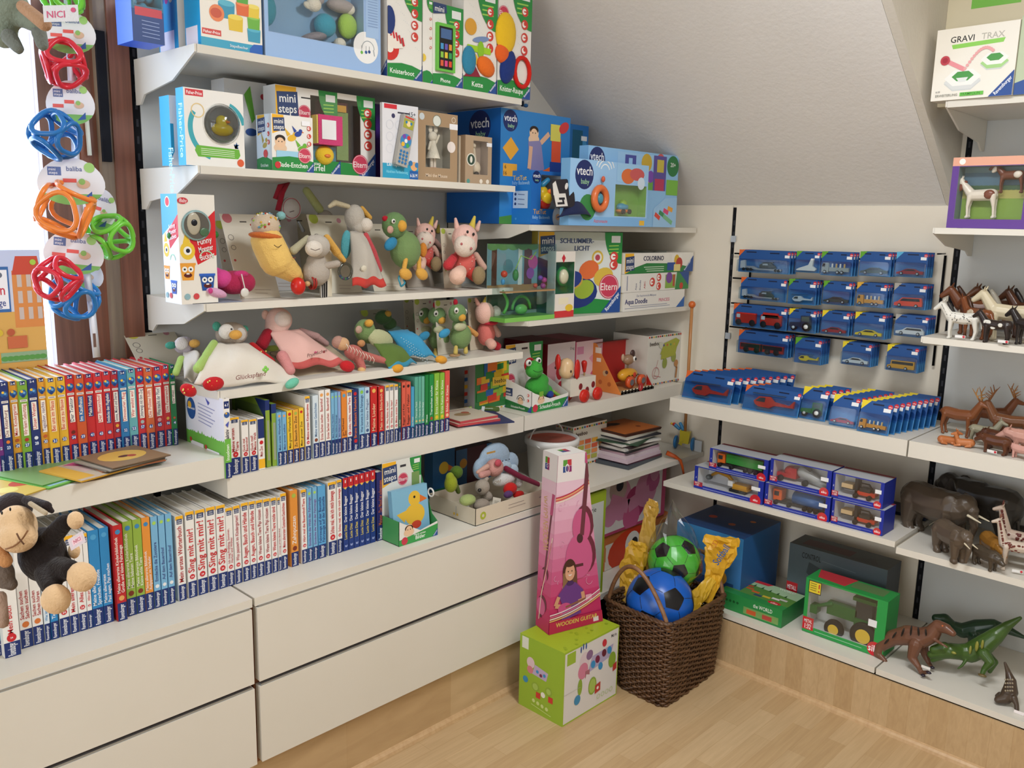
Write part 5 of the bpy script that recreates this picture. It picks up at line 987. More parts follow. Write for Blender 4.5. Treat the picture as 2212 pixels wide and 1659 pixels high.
# ---- lowest shelf: farm world box, grey box, tractor box
ZL = .2268
def a(F, G, T, w, h, d, P):
    T.r(0, 0, 1, .2, '2f8a44'); T.p([(0, .2), (1, .2), (1, .6), (0, .75)], '5a8a3c'); T.p([(0, .75), (1, .6), (1, 1), (0, 1)], 'a8c8a0'); T.p([(.05, 1), (.5, 1), (.45, .88), (.1, .86)], 'c8303a'); T.c(.8, .2, .1, 'c8202c', ry=.05); T.t('siku', .8, .16, .07, 'f4e6e6', w=.15, al='c')
    for u, v, c in ((.3, .5, 'c85a2c'), (.42, .42, 'd8642c'), (.5, .3, '3a4a6a'), (.62, .35, 'd8b83a'), (.75, .4, 'e4e2dc'), (.25, .62, 'b84a2c'), (.85, .45, 'c8c4bc')): T.r(u-.06, v-.04, u+.06, v+.04, c)
    for k in range(6): T.p([(.15+.13*k, .7-.02*k), (.19+.13*k, .7-.02*k), (.17+.13*k, .82-.02*k)], '2f5f30')
    T.t('WORLD', .62, .88, .09, 'e8f0e4', w=.25); F.t('the WORLD', .55, .62, .22, 'e8f0e4', w=.3); F.r(.4, .1, .95, .5, '7aa05a'); F.r(.45, .15, .6, .4, 'c85a2c'); F.r(.7, .15, .85, .4, 'b8483c'); [F.c(.12+.06*k, .55, .02, '1c5a2c') for k in range(4)]
t = carton('toy_box', 'flat green farm world box lying at the left of the lowest shelf', 'toy box', RIGHT, .50, 1578, 1690, 1290, ZL, .20, '2c8a46', '2a7f40', a, h=.075, w=.28, top='3a8a48', yaw=0)
t.location = (ony(1687, 1370, -.50).x-.142, -.5, ZL)
def a(F, G, T, w, h, d, P):
    F.p([(.35, .72), (.75, .7), (.95, .35), (.9, .2), (.35, .3), (.3, .5)], '8a1c28'); F.p([(.22, .78), (.35, .72), (.3, .5), (.2, .6)], '3a4248'); F.t('SCHWARZMUELLER', .55, .42, .06, 'd8c4c4', w=.2); F.r(0, .1, .12, .38, 'b3202a'); F.t('METALL', .01, .26, .07, 'f4e6e6', w=.1); F.t('1:32', .03, .12, .1, 'f4e6e6', w=.08); F.t('CONTROL', .14, .82, .09, '17191c', w=.2); F.line([(.35, .85), (.7, .82)], .006, '6a757c'); T.r(.1, .2, .6, .7, '4a2a30'); T.p([(.6, .1), (.9, .1), (.8, .6)], '3a4044')
carton('toy_box', 'long dark grey model box with dark red trailer picture', 'toy box', RIGHT, .27, 1700, 1912, 1200, ZL, .14, '515d64', '3a3f44', a, top='3f484d')
def a(F, G, T, w, h, d, P):
    F.r(0, .05, .14, .28, 'c8202c'); F.t('METAL', .02, .18, .06, 'ffffff', w=.1); F.t('1:32', .03, .07, .09, 'ffffff', w=.08); F.c(.9, .12, .09, 'cf2231'); F.t('siku', .9, .07, .12, 'ffffff', w=.15, al='c'); F.line([(.16, .06), (.75, .06)], .008, '9fd0a8')
    T.p([(.02, 1), (.5, 1), (.45, .2), (.1, .3)], 'b8303a'); T.r(.5, .3, .9, .9, '5a7a4a'); F.r(.04, .74, .2, .97, '111111'); F.r(.048, .755, .192, .955, 'f0dc2c'); [F.line([(.06, .92-.04*k), (.14, .92-.04*k)], .01, '8a7a20') for k in range(4)]; F.r(.165, .85, .18, .93, 'd02020'); F.c(.172, .8, .01, 'd02020')
    q = B(); g = '27622f|pl'; y = .03
    q.box(-w*.25, y, h*.4, w*.12, y+.03, h*.62, g); q.box(w*.1, y-.008, h*.36, w*.3, y+.04, h*.5, g); q.box(w*.06, y-.004, h*.8, w*.34, y+.036, h*.86, g); q.limb((-w*.2, y, h*.6), (-w*.42, y, h*.45), .009, .006, g); q.box(-w*.47, y-.01, h*.34, -w*.36, y+.03, h*.48, g); P.append(('tractor_body', q, dict(bevel=.003)))
    q = B(); q.box(w*.1, y, h*.5, w*.3, y+.03, h*.8, '2b3336|pl'); P.append(('tractor_cab', q, {}))
    for x, r in ((-w*.12, h*.17), (w*.24, h*.23)):
        q = B(); M = Matrix.Translation((x, y-.004, h*.19+(r-h*.17))) @ Matrix.Rotation(PI/2, 4, 'X'); q.lathe([(.0001, 0), (r*.9, 0), (r, .004), (r, .016), (r*.9, .02), (.5*r, .02)], '1b1d1f|rb', 22, M); q.lathe([(r*.55, .0202), (r*.5, .021), (r*.1, .017), (.0001, .018)], 'd8b83a|pl', 18, M); P.append(('tractor_wheel', q, {}))
    f = B(); f.box(w*.3, -.003, h*.5, w*.4, -.0022, h*.62, 'eceef0'); P.append(('price_sticker', f, {}))
carton('toy_box', 'green window box with green tractor with yellow wheels', 'toy box', RIGHT, .455, 1736, 1914, 1272, ZL, .115, '2c9a4a', '259044', a, hole=(.05, .12, .88, .97), hin='cfd3d0')

# ---- top right: game box, boxes behind, purple horse set
def a(F, G, T, w, h, d, P):
    F.t('GRAVI', .18, .8, .085, '2a2a28', w=.36); F.t('TRAX', .56, .8, .085, 'b8b4a8', w=.3); F.p([(.2, .77), (.85, .79), (.83, .73), (.22, .71)], '8fd05c'); F.ring(.3, .52, .0, .0, 'ffffff') if False else None
    for u, v, s_ in ((.38, .3, .23), (.75, .52, .17)):
        hx = [(u+s_*math.cos(k*PI/3), v+s_*.55*math.sin(k*PI/3)) for k in range(6)]; F.p([(a_, b_-.07) for a_, b_ in hx], 'cfd2d0'); F.p([(a_, b_-.05) for a_, b_ in hx], 'a8d48a' if s_ < .2 else 'd8dad8'); F.p(hx, 'f2f0ea'); F.p([(u+s_*.6*math.cos(k*PI/3), v+.02+s_*.33*math.sin(k*PI/3)) for k in range(6)], '4f9a4c')
    F.p([(.3, .3), (.45, .3), (.42, .24), (.34, .24)], 'e2e6e2')
    for k in range(12): F.c(.16+.02*k, .55-.012*k, .028, 'e8949a')
    for k in range(14): t_ = k/13; F.c(.4+.32*t_, .42+.26*math.sin(t_*2.2), .02, 'e8a8a8')
    F.c(.14, .56, .06, 'c04450'); F.c(.14, .56, .035, 'a83040'); F.t('8-99', .06, .11, .025, '8a8a8a'); F.t('ERWEITERUNG', .06, .05, .035, '8a8a80', w=.28); F.r(.37, .04, .66, .09, '6abf4a'); F.t('TRAMPOLIN', .38, .05, .035, '3a7a30', w=.26); rtri(F, .28)
carton('game_box', 'white marble run game box with red ball, topmost right shelf', 'game box', RIGHT, .46, 2017, 2196, 55, 2.21, .07, 'efeade', 'e8e2d4', a, yaw=-.05)
def a(F, G, T, w, h, d, P): F.r(.3, .86, .9, .95, '7ac04c'); F.t('Ravensburger', .25, .55, .03, 'b8b0a0', w=.4)
carton('game_box', 'cream game box leaning tall behind the marble run box', 'game box', RIGHT, .30, 2040, 2215, -60, 2.21, .06, 'ddd2b4', 'ddd2b4', a, h=.36)
def a(F, G, T, w, h, d, P): F.p([(0, 0), (1, 0), (1, .3), (0, .15)], '2b4f93'); F.c(.6, .6, .3, '6a8a7a')
carton('game_box', 'pale green game box cut off at the right edge of photo', 'game box', RIGHT, .46, 2199, 2280, 30, 2.21, .07, 'b8c4a4', 'b0bca0', a)
def horse2d(F, u, v, s, c, c2):
    F.c(u, v, s, c, ry=s*.5); F.p([(u-s*.7, v+.02), (u-s*1.35, v+s*1.3), (u-s*.9, v+s*1.5), (u-s*.3, v+s*.5)], c); [F.line([(u+e*s, v), (u+e*s*1.05, v-s*1.8)], s*.18, c2) for e in (-.6, -.35, .5, .8)]; F.c(u-.2*s, v+.2*s, s*.4, c2)
def a(F, G, T, w, h, d, P):
    F.p([(0, .88), (1, .88), (1, 1), (0, 1)], 'e0a48a'); F.c(.12, .94, .04, 'f2efe8'); 
    q = B(); Fq = Face(q, (-w*.40, d*.74, h*.13), (w*.82, 0, 0), (0, 0, h*.66)); Fq.r(0, 0, 1, .45, '7a9a3c'); Fq.r(0, .45, 1, .7, 'a8a45a'); Fq.r(0, .7, 1, 1, '4a6a7c'); [Fq.c(.07*k, .68, .06, '3a5a3c', ry=.04) for k in range(15)]; P.append(('printed_back', q, {}))
    for cx, z, s_, c1, c2 in ((-w*.12, h*.15, 1.25, 'e2d8c8', '7a3f2c'), (w*.22, h*.5, .95, '6a3a28', 'e2d8c8')):
        q = B(); horse_body(q, cx, d*.4, z, s_*.055, c1+'|pl'); P.append(('toy_horse', q, dict(remesh=.0018)))
        q = B(); q.ell((cx+.02*s_, d*.4-.012*s_, z+.06*s_), (.014*s_, .008, .012*s_), c2+'|pl'); q.ell((cx-.052*s_, d*.4, z+.082*s_), (.009*s_, .008*s_, .018*s_), c2+'|pl', R=(0, .7, 0)); P.append(('horse_patches', q, {}))
def horse_body(q, cx, y, z, s, c):
    f = lambda a_, b_, r1, r2, dy=0, dy2=None: q.limb((cx+a_[0]*s, y+dy*s, z+a_[1]*s), (cx+b_[0]*s, y+(dy if dy2 is None else dy2)*s, z+b_[1]*s), r1*s, r2*s, c, 10)
    f((-.42, 1.05), (.42, 1.08), .27, .29); f((-.55, 1.2), (-.98, 1.72), .22, .13); f((-.98, 1.75), (-1.28, 1.45), .14, .09)
    for dy in (-.15, .15):
        f((-.5, 1.0), (-.56, .5), .13, .07, dy); f((-.56, .5), (-.53, .08), .065, .055, dy); f((.5, 1.05), (.58, .55), .17, .08, dy); f((.58, .55), (.62, .08), .07, .055, dy)
        f((-.53, .06), (-.58, .03), .075, .07, dy); f((.62, .06), (.57, .03), .075, .07, dy); f((-.95, 1.86), (-.92, 1.99), .04, .02, dy*.5)
carton('horse_set_box', 'purple window box with two toy horses on a meadow', 'toy box', RIGHT, .43, 2052, 2228, 338, 1.80, .07, '5f3a8c', '5a3a86', a, hole=(.09, .13, .92, .87), hin='6f8a8c', hd=.8)
# ================================================================== plush toys
def frame(wall, px, D, z, rz=None):
    """base point of a thing on a shelf and a reader that turns photo pixels at a depth into its local coordinates"""
    f = onx if wall == LEFT else ony; s_ = 1 if wall == LEFT else -1
    a = f(px, 800, s_*D)
    for _ in range(4):
        y = proj((D, a.y, z) if wall == LEFT else (a.x, -D, z))[1]; a = f(px, y, s_*D)
    loc = Vector((D, a.y, z)) if wall == LEFT else Vector((a.x, -D, z))
    rz = (PI/2 if wall == LEFT else 0) if rz is None else rz
    R = Matrix.Rotation(-rz, 3, 'Z'); k = (loc-CAM).dot(FWD)/FPX
    def at(x, y, d=0.0): return R @ (f(x, y, s_*(D+d))-loc)
    return loc, rz, at, k
def blobs(t, at, k, parts, base=0.0):
    """parts: (name, colour, [('e', px, py, d, rx, rz, ry, tilt) | ('l', px, py, d, px2, py2, d2, r1, r2)])"""
    out = []
    for nm, col, L in parts:
        q = B(); c = col if '|' in col else col+'|fz'
        for b_ in L:
            if b_[0] == 'e':
                _, x, y, d, rx, rz_, *r = b_; ry = r[0] if r else min(rx, rz_); tl = r[1] if len(r) > 1 else 0
                q.ell(at(x, y, d+base), (rx*k, ry*k, rz_*k), c, R=(0, tl, 0) if tl else None)
            else:
                _, x, y, d, x2, y2, d2, r1, r2 = b_; q.limb(at(x, y, d+base), at(x2, y2, d2+base), r1*k, r2*k, c)
        out.append(q.build(nm, t, remesh=.003 if len(L) > 1 and 'fz' in c and nm in ('body', 'head', 'legs', 'arms') else 0))
    return out
def backcard(t, w, h, lean, dx=0, dy=.05, col='d6d0c2', logo='a9b84a', yaw=0, name='header_card', dots_=True):
    q = B(); F, G, T = faces(q, w, h, .0018, col); F.c(.16, .95, .12, logo); F.r(.45, .9, .62, .915, '4a443c'); F.c(.82, .93, .06, 'b8808a')
    if dots_:
        F.ring(.14, .72, .07, .012, '6a645c'); F.ring(.14, .6, .06, .012, '6a645c'); F.c(.1, .45, .03, 'b84a4a'); F.c(.15, .3, .04, logo); F.line([(.4, .1), (.8, .09)], .01, 'a89a90'); F.line([(.4, .06), (.7, .05)], .01, 'a89a90')
    M = Matrix.Translation((dx, dy, 0)) @ Matrix.Rotation(yaw, 4, 'Z') @ Matrix.Rotation(-lean, 4, 'X')
    q.v = [M @ v for v in q.v]; return q.build(name, t)
def drape(t, at, c4, name, col, nx=16, ny=14, wav=.006, th=.004, hem=None, seed=0, print_=None):
    """cloth between four (px, py, depth) corners: top left, top right, bottom right, bottom left, with soft folds"""
    P = [at(*c) for c in c4]; r = random.Random(seed); ph = [r.uniform(0, 6) for _ in range(4)]; q = B(); vs = []
    n = (P[1]-P[0]).cross(P[3]-P[0]).normalized()
    if n.y > 0 : n = -n
    for j in range(ny+1):
        v = j/ny
        for i in range(nx+1):
            u = i/nx; p = (P[0]*(1-u)+P[1]*u)*(1-v)+(P[3]*(1-u)+P[2]*u)*v
            b_ = math.sin(u*9+ph[0])*.5+math.sin(u*17+v*4+ph[1])*.3+math.sin(v*7+ph[2])*.25
            bulge = .035*math.sin(v*PI)*math.sin(u*PI)
            vs.append(p+n*(wav*b_*(.3+.9*v)+bulge)+Vector((0, 0, .006*math.sin(u*12+ph[3])*v)))
    fs = [[], []]
    for j in range(ny):
        for i in range(nx): fs[1 if hem and j >= ny-2 else 0].append((j*(nx+1)+i, j*(nx+1)+i+1, (j+1)*(nx+1)+i+1, (j+1)*(nx+1)+i))
    q.add(vs, fs[0], col+'|cl', True)
    if hem:
        n0 = len(q.v)-len(vs); q.f += [(tuple(i_+n0 for i_ in f), hem+'|cl', True) for f in fs[1]]
    o = q.build(name, t, solid=th); return P, n

# ---------- shelf of upright plush toys
G3 = 'plush toys on display cards on the third shelf'
def T3(px, D, lab, nm='plush_toy', cat='plush toy', z=Z3, grp=None):
    loc, rz, at, k = frame(LEFT, px, D, z+.001); return thing(nm, lab, cat, loc, rz, grp), at, k
b = B(); b.box(-.075, -.0, 0, .075, .12, .0016, '8a93a8', top='9aa2b4'); p = onz(455, 642, Z3)
tag(b.build('flat_card', loc=(.375, onx(470, 640, .375).y, Z3+.0005), rot=PI/2), 'grey blue display card lying flat under the pink plush bird', 'card')
t, at, k = T3(490, .335, 'small magenta plush bird with pull cord lying on its card'); t.location.z = Z3+.0035
blobs(t, at, k, [('body', 'a82c50', [('e', 505, 612, 0, 40, 26, 28), ('e', 530, 612, 0, 22, 22, 22)]), ('head', 'd0488c', [('e', 478, 604, .01, 24, 20, 20), ('e', 470, 586, .0, 14, 6, 8, .4)]), ('wing', 'c23a72', [('e', 520, 594, .02, 18, 8, 10)]),
  ('foot_pad', 'd8a4c4', [('e', 466, 634, .035, 26, 10, 12, .3)]), ('foot_dot', 'd0468a', [('e', 455, 630, .05, 5, 6, 3)]), ('beak', 'cf9a8c', [('e', 458, 614, .02, 14, 9, 10, -.5)]), ('pull_tag', 'd6d3cb|pl', [('e', 529, 634, .045, 10, 10, 3)]), ('pull_cord', 'd6d3cb|cl', [('l', 522, 595, .045, 529, 625, .045, 1.3, 1.3)])])
def banana(px0, D, lab, dx=0, dyp=0, front=True):
    t, at, k = T3(600+dx, D, lab); A = lambda x, y, d=0: at(x+dx, y+dyp, d)
    backcard(t, .135, .275, .42, dx=-.04, dy=.03, col='d2cbbb', logo='b8646a')
    blobs(t, A, k, [('body', 'e4bd6c', [('l', 577, 522, .02, 596, 562, .035, 34, 35), ('l', 596, 562, .035, 630, 588, .035, 34, 22), ('l', 630, 588, .035, 650, 598, .03, 20, 9)]),
      ('nightcap', 'c9b59c', [('e', 574, 488, .02, 31, 27, 26)]), ('cap_brim', 'c86a30', [('e', 574, 510, .025, 36, 9, 32, .1)]), ('cap_pompom', '7fb0b0', [('e', 607, 466, .03, 10, 9, 9)])])
    q = B(); r = random.Random(3); cols = ('b8402c', 'd8a83c', '8fb04a', '6a9ab0', 'e8e0d0')
    for i in range(44):
        a_ = r.uniform(0, 6.28); e = r.uniform(-.15, 1.3); c0 = A(574, 488, .02); v = Vector((math.cos(a_)*math.cos(e)*31*k, math.sin(a_)*math.cos(e)*26*k, math.sin(e)*27*k)); q.ell(c0+v, (.0035, .0035, .0035), cols[i % 5]+'|cl', n=6, m=4)
    q.build('cap_pattern', t)
    q = B()
    for (x, y, w_) in ((600, 534, 8),): q.tube([A(x-w_+2*w_*i/6, y-5+5*math.sin(PI*i/6), .082) for i in range(7)], .0011, '3a2a20|cl', 5)
    q.tube([A(632+2*i, 556+2*math.sin(i), .073) for i in range(4)], .001, '9a4a3a|cl', 5); q.build('face_stitching', t)
banana(0, .335, 'large yellow banana shaped plush with speckled nightcap on card')
t, at, k = T3(525, .14, 'second banana plush half hidden behind the large banana card')
backcard(t, .13, .24, .3, dx=.02, dy=.02, col='b5ad9e')
blobs(t, at, k, [('body', 'c99f52', [('l', 518, 520, .01, 530, 560, .02, 18, 18), ('l', 530, 560, .02, 545, 585, .02, 17, 10)]), ('nightcap', 'b8a088', [('e', 515, 497, .01, 16, 14, 14)]), ('cap_brim', 'b25a2c', [('e', 516, 510, .012, 18, 5, 16)])])
t, at, k = T3(622, .13, 'round white music pull toy with red ribbon on grey card')
backcard(t, .16, .26, .15, dy=.03, col='b9b6b4'); q = B(); c = at(628, 450, .03); M = Matrix.Translation(c) @ Matrix.Rotation(PI/2, 4, 'X')
q.lathe([(.0001, .006), (.036, .006), (.036, -.004), (.0001, -.004)], 'c8c6c6|cl', 26, M); q.build('cloth_disc', t); q = B(); q.lathe([(.031, .0066), (.033, .0066)], 'b04a5a|cl', 26, M); q.tube([c+V3(-.008+.016*i, -.007, -.012+.004*(i % 2)) for i in range(2)], .0012, '6a5a5a|cl', 5); q.build('printed_ring', t)
q = B(); q.tube([at(595, 430, .02), at(605, 402, .03), at(622, 395, .03), at(610, 415, .035), at(600, 455, .03)], .009, 'a02838|fz', 8); q.build('red_ribbon', t)
q = B(); q.limb(at(645, 480, .03), at(655, 498, .03), .004, .006, '9aa0a6|mt'); q.build('clip', t)
def rabbit(px, D, lab, dx):
    t, at, k = T3(px, D, lab); backcard(t, .13, .27, .3, dy=.02, dx=-.02, col='bfb9a6')
    blobs(t, at, k, [('head', '9c958c', [('e', 702+dx, 476, .02, 21, 22, 18), ('e', 712+dx, 488, .03, 12, 10, 10)]), ('ear', 'aab078', [('l', 662+dx, 412, .02, 690+dx, 452, .02, 8, 9)]), ('body', '8f8a84', [('e', 700+dx, 525, .02, 20, 34, 16)])])
rabbit(690, .13, 'grey plush rabbit with green dotted ear at back of third shelf', 0)
t, at, k = T3(683, .385, 'grey plush donkey sitting in front with one yellow ear')
blobs(t, at, k, [('body', 'b2a89c', [('e', 683, 588, 0, 31, 30, 26), ('e', 683, 565, 0, 22, 18, 20)]), ('head', 'b8b0a5', [('e', 686, 532, .02, 28, 25, 24), ('e', 675, 520, .02, 14, 12, 12)]), ('muzzle', 'd9cfc2', [('e', 678, 537, .045, 20, 17, 14)]), ('ear', 'aaa488', [('l', 664, 514, .01, 634, 541, .01, 6, 9)]), ('ear', 'd3a352', [('l', 706, 514, .01, 728, 546, .01, 8, 9), ('l', 728, 546, .01, 742, 562, .015, 8, 6)]), ('paw', 'ab9f92', [('l', 700, 575, .02, 728, 570, .03, 8, 8)])])
q = B(); q.tube([at(681+x, 541+abs(x)*-.35, .0795) for x in (-10, -5, 0, 5, 10)], .001, '5a4a40|cl', 5); q.build('smile', t)
q = B(); c = at(746, 586, .02); q.tube([c+V3(.024*math.cos(i*PI/10), 0, .024*math.sin(i*PI/10)) for i in range(20)], .005, 'c8ccc8|fm', 10, closed=True); [q.ell(c+V3(.024*math.cos(a_), 0, .024*math.sin(a_)), .0045, c_+'|pl', n=8, m=5) for a_, c_ in ((3.8, '3f5f9a'), (4.1, '5aa0a0'), (4.4, '8a5a9a'), (4.7, '4aa06a'), (5.0, '3f5f9a'))]; q.build('rattle_ring', t)
q = B(); F, G, T = faces(q, .045, .165, .0015, 'd8cdb6'); q.v = [Matrix.Translation((.05, .02, 0)) @ v for v in q.v]; [F.line([(.5, .9-.04*i), (.85, .9-.04*i)], .02, 'a89a88') for i in range(3)]; q.build('display_card', t)
t, at, k = T3(650, .40, 'red ball baby rattle with wooden bead and rings'); blobs(t, at, k, [('ball', 'c8241c|pl', [('e', 644, 618, 0, 16, 19, 16)]), ('wooden_bead', 'c8a070|pl', [('e', 664, 613, 0, 7, 6, 6)])])
q = B(); c = at(674, 611, 0); [q.tube([c+V3(.004*j+.001, .017*math.cos(i*PI/8), .019*math.sin(i*PI/8)) for i in range(16)], .003, '9a2018|pl', 8, closed=True) for j in (-1, 1)]; q.build('rattle_rings', t)
q = B(); [q.prism([(0, 0), (-.002, .052), (.012+.001*i, .05), (.014, 0)], 0, .0008, ('e8e4dc', '2a2a2c')[i % 2], M=Matrix.Translation((.004*i-.01, .0, 0)) @ Matrix.Rotation(.5+.18*i, 4, 'Z')) for i in range(7)]
loc, rz, _, _ = frame(LEFT, 700, .388, Z3+.001); tag(q.build('leaflet', loc=loc, rot=rz), 'small fanned paper leaflet before the grey donkey', 'leaflet')
t, at, k = T3(775, .30, 'grey donkey comforter with long cloth body and red hem')
backcard(t, .15, .275, .38, dx=-.045, dy=.02, col='cfc9b6')
blobs(t, at, k, [('head', 'b4ada2', [('e', 766, 470, .0, 22, 28, 22), ('e', 775, 490, .01, 18, 16, 16)]), ('muzzle', 'd4cabd', [('e', 791, 486, .03, 15, 15, 13)]), ('ear', 'b9ad90', [('l', 752, 446, -.0, 724, 438, 0, 5, 6), ('l', 724, 438, 0, 712, 446, 0, 6, 4)]), ('ear', 'd0a04c', [('l', 782, 450, 0, 798, 470, 0, 5, 6)]), ('arm', '55a0aa', [('e', 748, 528, .02, 13, 30, 6, .1)]), ('arm', 'c04e54', [('l', 790, 508, .03, 806, 545, .035, 6, 8), ('l', 806, 545, .035, 818, 582, .04, 8, 8)]), ('pompom', 'd4ccb8', [('e', 786, 580, .085, 8, 7, 4)])])
drape(t, at, [(756, 500, .02), (786, 500, .02), (832, 618, .08), (762, 620, .08)], 'cloth_body', 'b8b0a4', hem='c8443c', seed=2)
def greenbird(t, at, k, dx=0, dy=0, s=1.0, cx=868, cy=540, full=True, d0=0):
    X = lambda x: cx+(x-868)*s+dx; Y = lambda y: cy+(y-540)*s+dy
    g = '6a8a58'; P = [('head', g, [('e', X(852), Y(487), .02+d0, 28*s, 28*s, 24*s)]), ('body', '76905c', [('e', X(876), Y(540), .01+d0, 36*s, 40*s, 30*s), ('e', X(866), Y(515), .01+d0, 26*s, 20*s, 20*s)]), ('beak', 'd6a043', [('e', X(868), Y(488), .055+d0, 11*s, 12*s, 10*s)]),
       ('cheek', 'c49a8a', [('e', X(843), Y(496), .05+d0, 8*s, 8*s, 4*s)]), ('crest', 'b02030', [('e', X(832), Y(472), .02+d0, 7*s, 6*s, 6*s)]), ('wing', '3584ac', [('e', X(844), Y(527), .035+d0, 18*s, 12*s, 8*s, -.6)]),
       ('wing', 'cf8436', [('e', X(914), Y(540), .02+d0, 10*s, 16*s, 7*s)]), ('leg', 'd9a44c', [('l', X(877), Y(558), .04+d0, X(872), Y(584), .05+d0, 5*s, 5*s), ('e', X(876), Y(592), .055+d0, 17*s, 12*s, 9*s, .4)]), ('leg', 'd9a44c', [('l', X(905), Y(558), .03+d0, X(905), Y(584), .04+d0, 5*s, 5*s), ('e', X(911), Y(592), .045+d0, 17*s, 12*s, 9*s, .5)]),
       ('eye', 'e8e6dc', [('e', X(850), Y(478), .052+d0, 5*s, 5*s, 2.5*s)]), ('pupil', '1c1c1c|pl', [('e', X(851), Y(478), .056+d0, 2.4*s, 2.4*s, 1.6*s)])]
    blobs(t, at, k, P)
t, at, k = T3(872, .31, 'large green plush bird with yellow legs on card'); backcard(t, .14, .245, .36, dx=-.035, dy=.03, col='c9c2b0'); greenbird(t, at, k)
q = B(); c = at(868, 606, .05); q.tube([c+V3(.012*math.cos(i*PI/8), .004*math.cos(i), .02*math.sin(i*PI/8)) for i in range(16)], .0032, '2f8aa0|pl', 8, closed=True); q.build('teal_ring', t)
def unicorn(t, at, k, cx, cy, s=1.0, c1='e4b8ac', c2='d4665e', d0=0):
    X = lambda x: cx+x*s; Y = lambda y: cy+y*s
    blobs(t, at, k, [('head', c1, [('e', X(0), Y(-42), .02+d0, 30*s, 30*s, 26*s), ('e', X(2), Y(-28), .025+d0, 26*s, 22*s, 24*s)]), ('muzzle', 'e2d2c4', [('e', X(0), Y(-26), .042+d0, 26*s, 24*s, 20*s)]), ('body', c2, [('e', X(-3), Y(10), .0+d0, 28*s, 32*s, 25*s)]),
      ('horn', 'cfb950', [('l', X(14), Y(-64), .02+d0, X(21), Y(-88), .02+d0, 8*s, 3*s)]), ('ear', c1, [('l', X(-17), Y(-66), .01+d0, X(-20), Y(-84), .01+d0, 6*s, 3*s)]), ('ear', c1, [('l', X(26), Y(-62), .01+d0, X(32), Y(-78), .01+d0, 6*s, 3*s)]),
      ('arm', 'c23a40', [('l', X(-24), Y(0), .01+d0, X(-36), Y(16), .02+d0, 9*s, 11*s)]), ('arm', 'd0a898', [('l', X(24), Y(-6), .01+d0, X(40), Y(20), .02+d0, 7*s, 8*s)]), ('leg', 'e8c0ac', [('l', X(-10), Y(30), .03+d0, X(-16), Y(40), .06+d0, 14*s, 18*s)]), ('leg', 'c8443e', [('l', X(10), Y(30), .02+d0, X(24), Y(38), .03+d0, 13*s, 15*s)]), ('foot', '93805f', [('e', X(30), Y(38), .05+d0, 17*s, 20*s, 12*s)]),
      ('eye', '1c1a1a|pl', [('e', X(6), Y(-56), .07+d0*1, 3*s, 3.4*s, 2*s)]), ('eye', '1c1a1a|pl', [('e', X(19), Y(-51), .066+d0, 3*s, 3.4*s, 2*s)]), ('nostril', 'b86a6a', [('e', X(-7), Y(-30), .0825+d0, 3*s, 3*s, 2*s)]), ('nostril', 'b86a6a', [('e', X(14), Y(-20), .078+d0, 3*s, 3*s, 2*s)])])
    q = B(); r = random.Random(5)
    for i in range(10):
        a_ = -PI/2+(r.random()-.5)*2; e = (r.random()-.5)*1.6; q.ell(at(X(-3), Y(10), d0)+V3(math.cos(a_)*math.cos(e)*28*s*k, math.sin(a_)*math.cos(e)*25*s*k, math.sin(e)*32*s*k), .0022*s, 'e8cfc0|cl', n=6, m=4)
    q.build('dotted_pattern', t)
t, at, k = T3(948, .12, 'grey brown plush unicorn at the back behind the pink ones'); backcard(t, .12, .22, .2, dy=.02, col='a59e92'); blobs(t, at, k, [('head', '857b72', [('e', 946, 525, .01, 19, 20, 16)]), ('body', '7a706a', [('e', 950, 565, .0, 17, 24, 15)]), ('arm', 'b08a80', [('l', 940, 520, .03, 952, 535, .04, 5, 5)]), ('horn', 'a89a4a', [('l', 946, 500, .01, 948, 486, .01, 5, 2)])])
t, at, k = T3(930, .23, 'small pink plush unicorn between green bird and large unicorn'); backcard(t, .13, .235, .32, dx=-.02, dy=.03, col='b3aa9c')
unicorn(t, at, k, 918, 540, .8)
t, at, k = T3(1003, .335, 'large pink plush unicorn with white muzzle sitting, right end of shelf'); backcard(t, .085, .22, .12, dx=-.02, dy=.04, col='d2c8b2'); unicorn(t, at, k, 1004, 557, 1.0)
# things at the back of this shelf
q = B(); q.limb((-.07, 0, .01), (.06, 0, .014), .011, .011, '2f7a38|pl'); loc, rz, _, _ = frame(LEFT, 400, .26, Z3)
p = onx(395, 413, .30); tag(q.build('green_rattle', loc=(.32, p.y+.02, Z3+.178), rot=PI/2), 'green plastic stick rattle lying on top of the bucket box', 'rattle')

# ---------- shelf of comforters
def T4(px, D, lab, nm='comforter'):
    loc, rz, at, k = frame(LEFT, px, D, Z4+.001); return thing(nm, lab, 'comforter', loc, rz), at, k
t, at, k = T4(400, .20, 'smaller owl comforter with teal ear at left end of shelf')
backcard(t, .16, .20, .9, dx=-.02, dy=.04, col='cfc8b4', logo='c8c04a')
blobs(t, at, k, [('head', 'b8aeb8', [('e', 398, 746, .02, 22, 19, 19)]), ('face', 'd9d4d6', [('e', 392, 742, .045, 14, 14, 8)]), ('beak', 'd3a356', [('e', 420, 742, .05, 12, 9, 9)]), ('ear', '4a9a88', [('e', 369, 746, .02, 12, 8, 8)]), ('arm', 'a3bf68', [('l', 392, 776, .06, 380, 805, .10, 8, 7)])])
drape(t, at, [(396, 762, .03), (430, 758, .03), (450, 812, .14), (398, 822, .16)], 'cloth_body', 'cdc6bd', seed=4)
t, at, k = T4(510, .28, 'big cream owl comforter with green arm and dotted red feet')
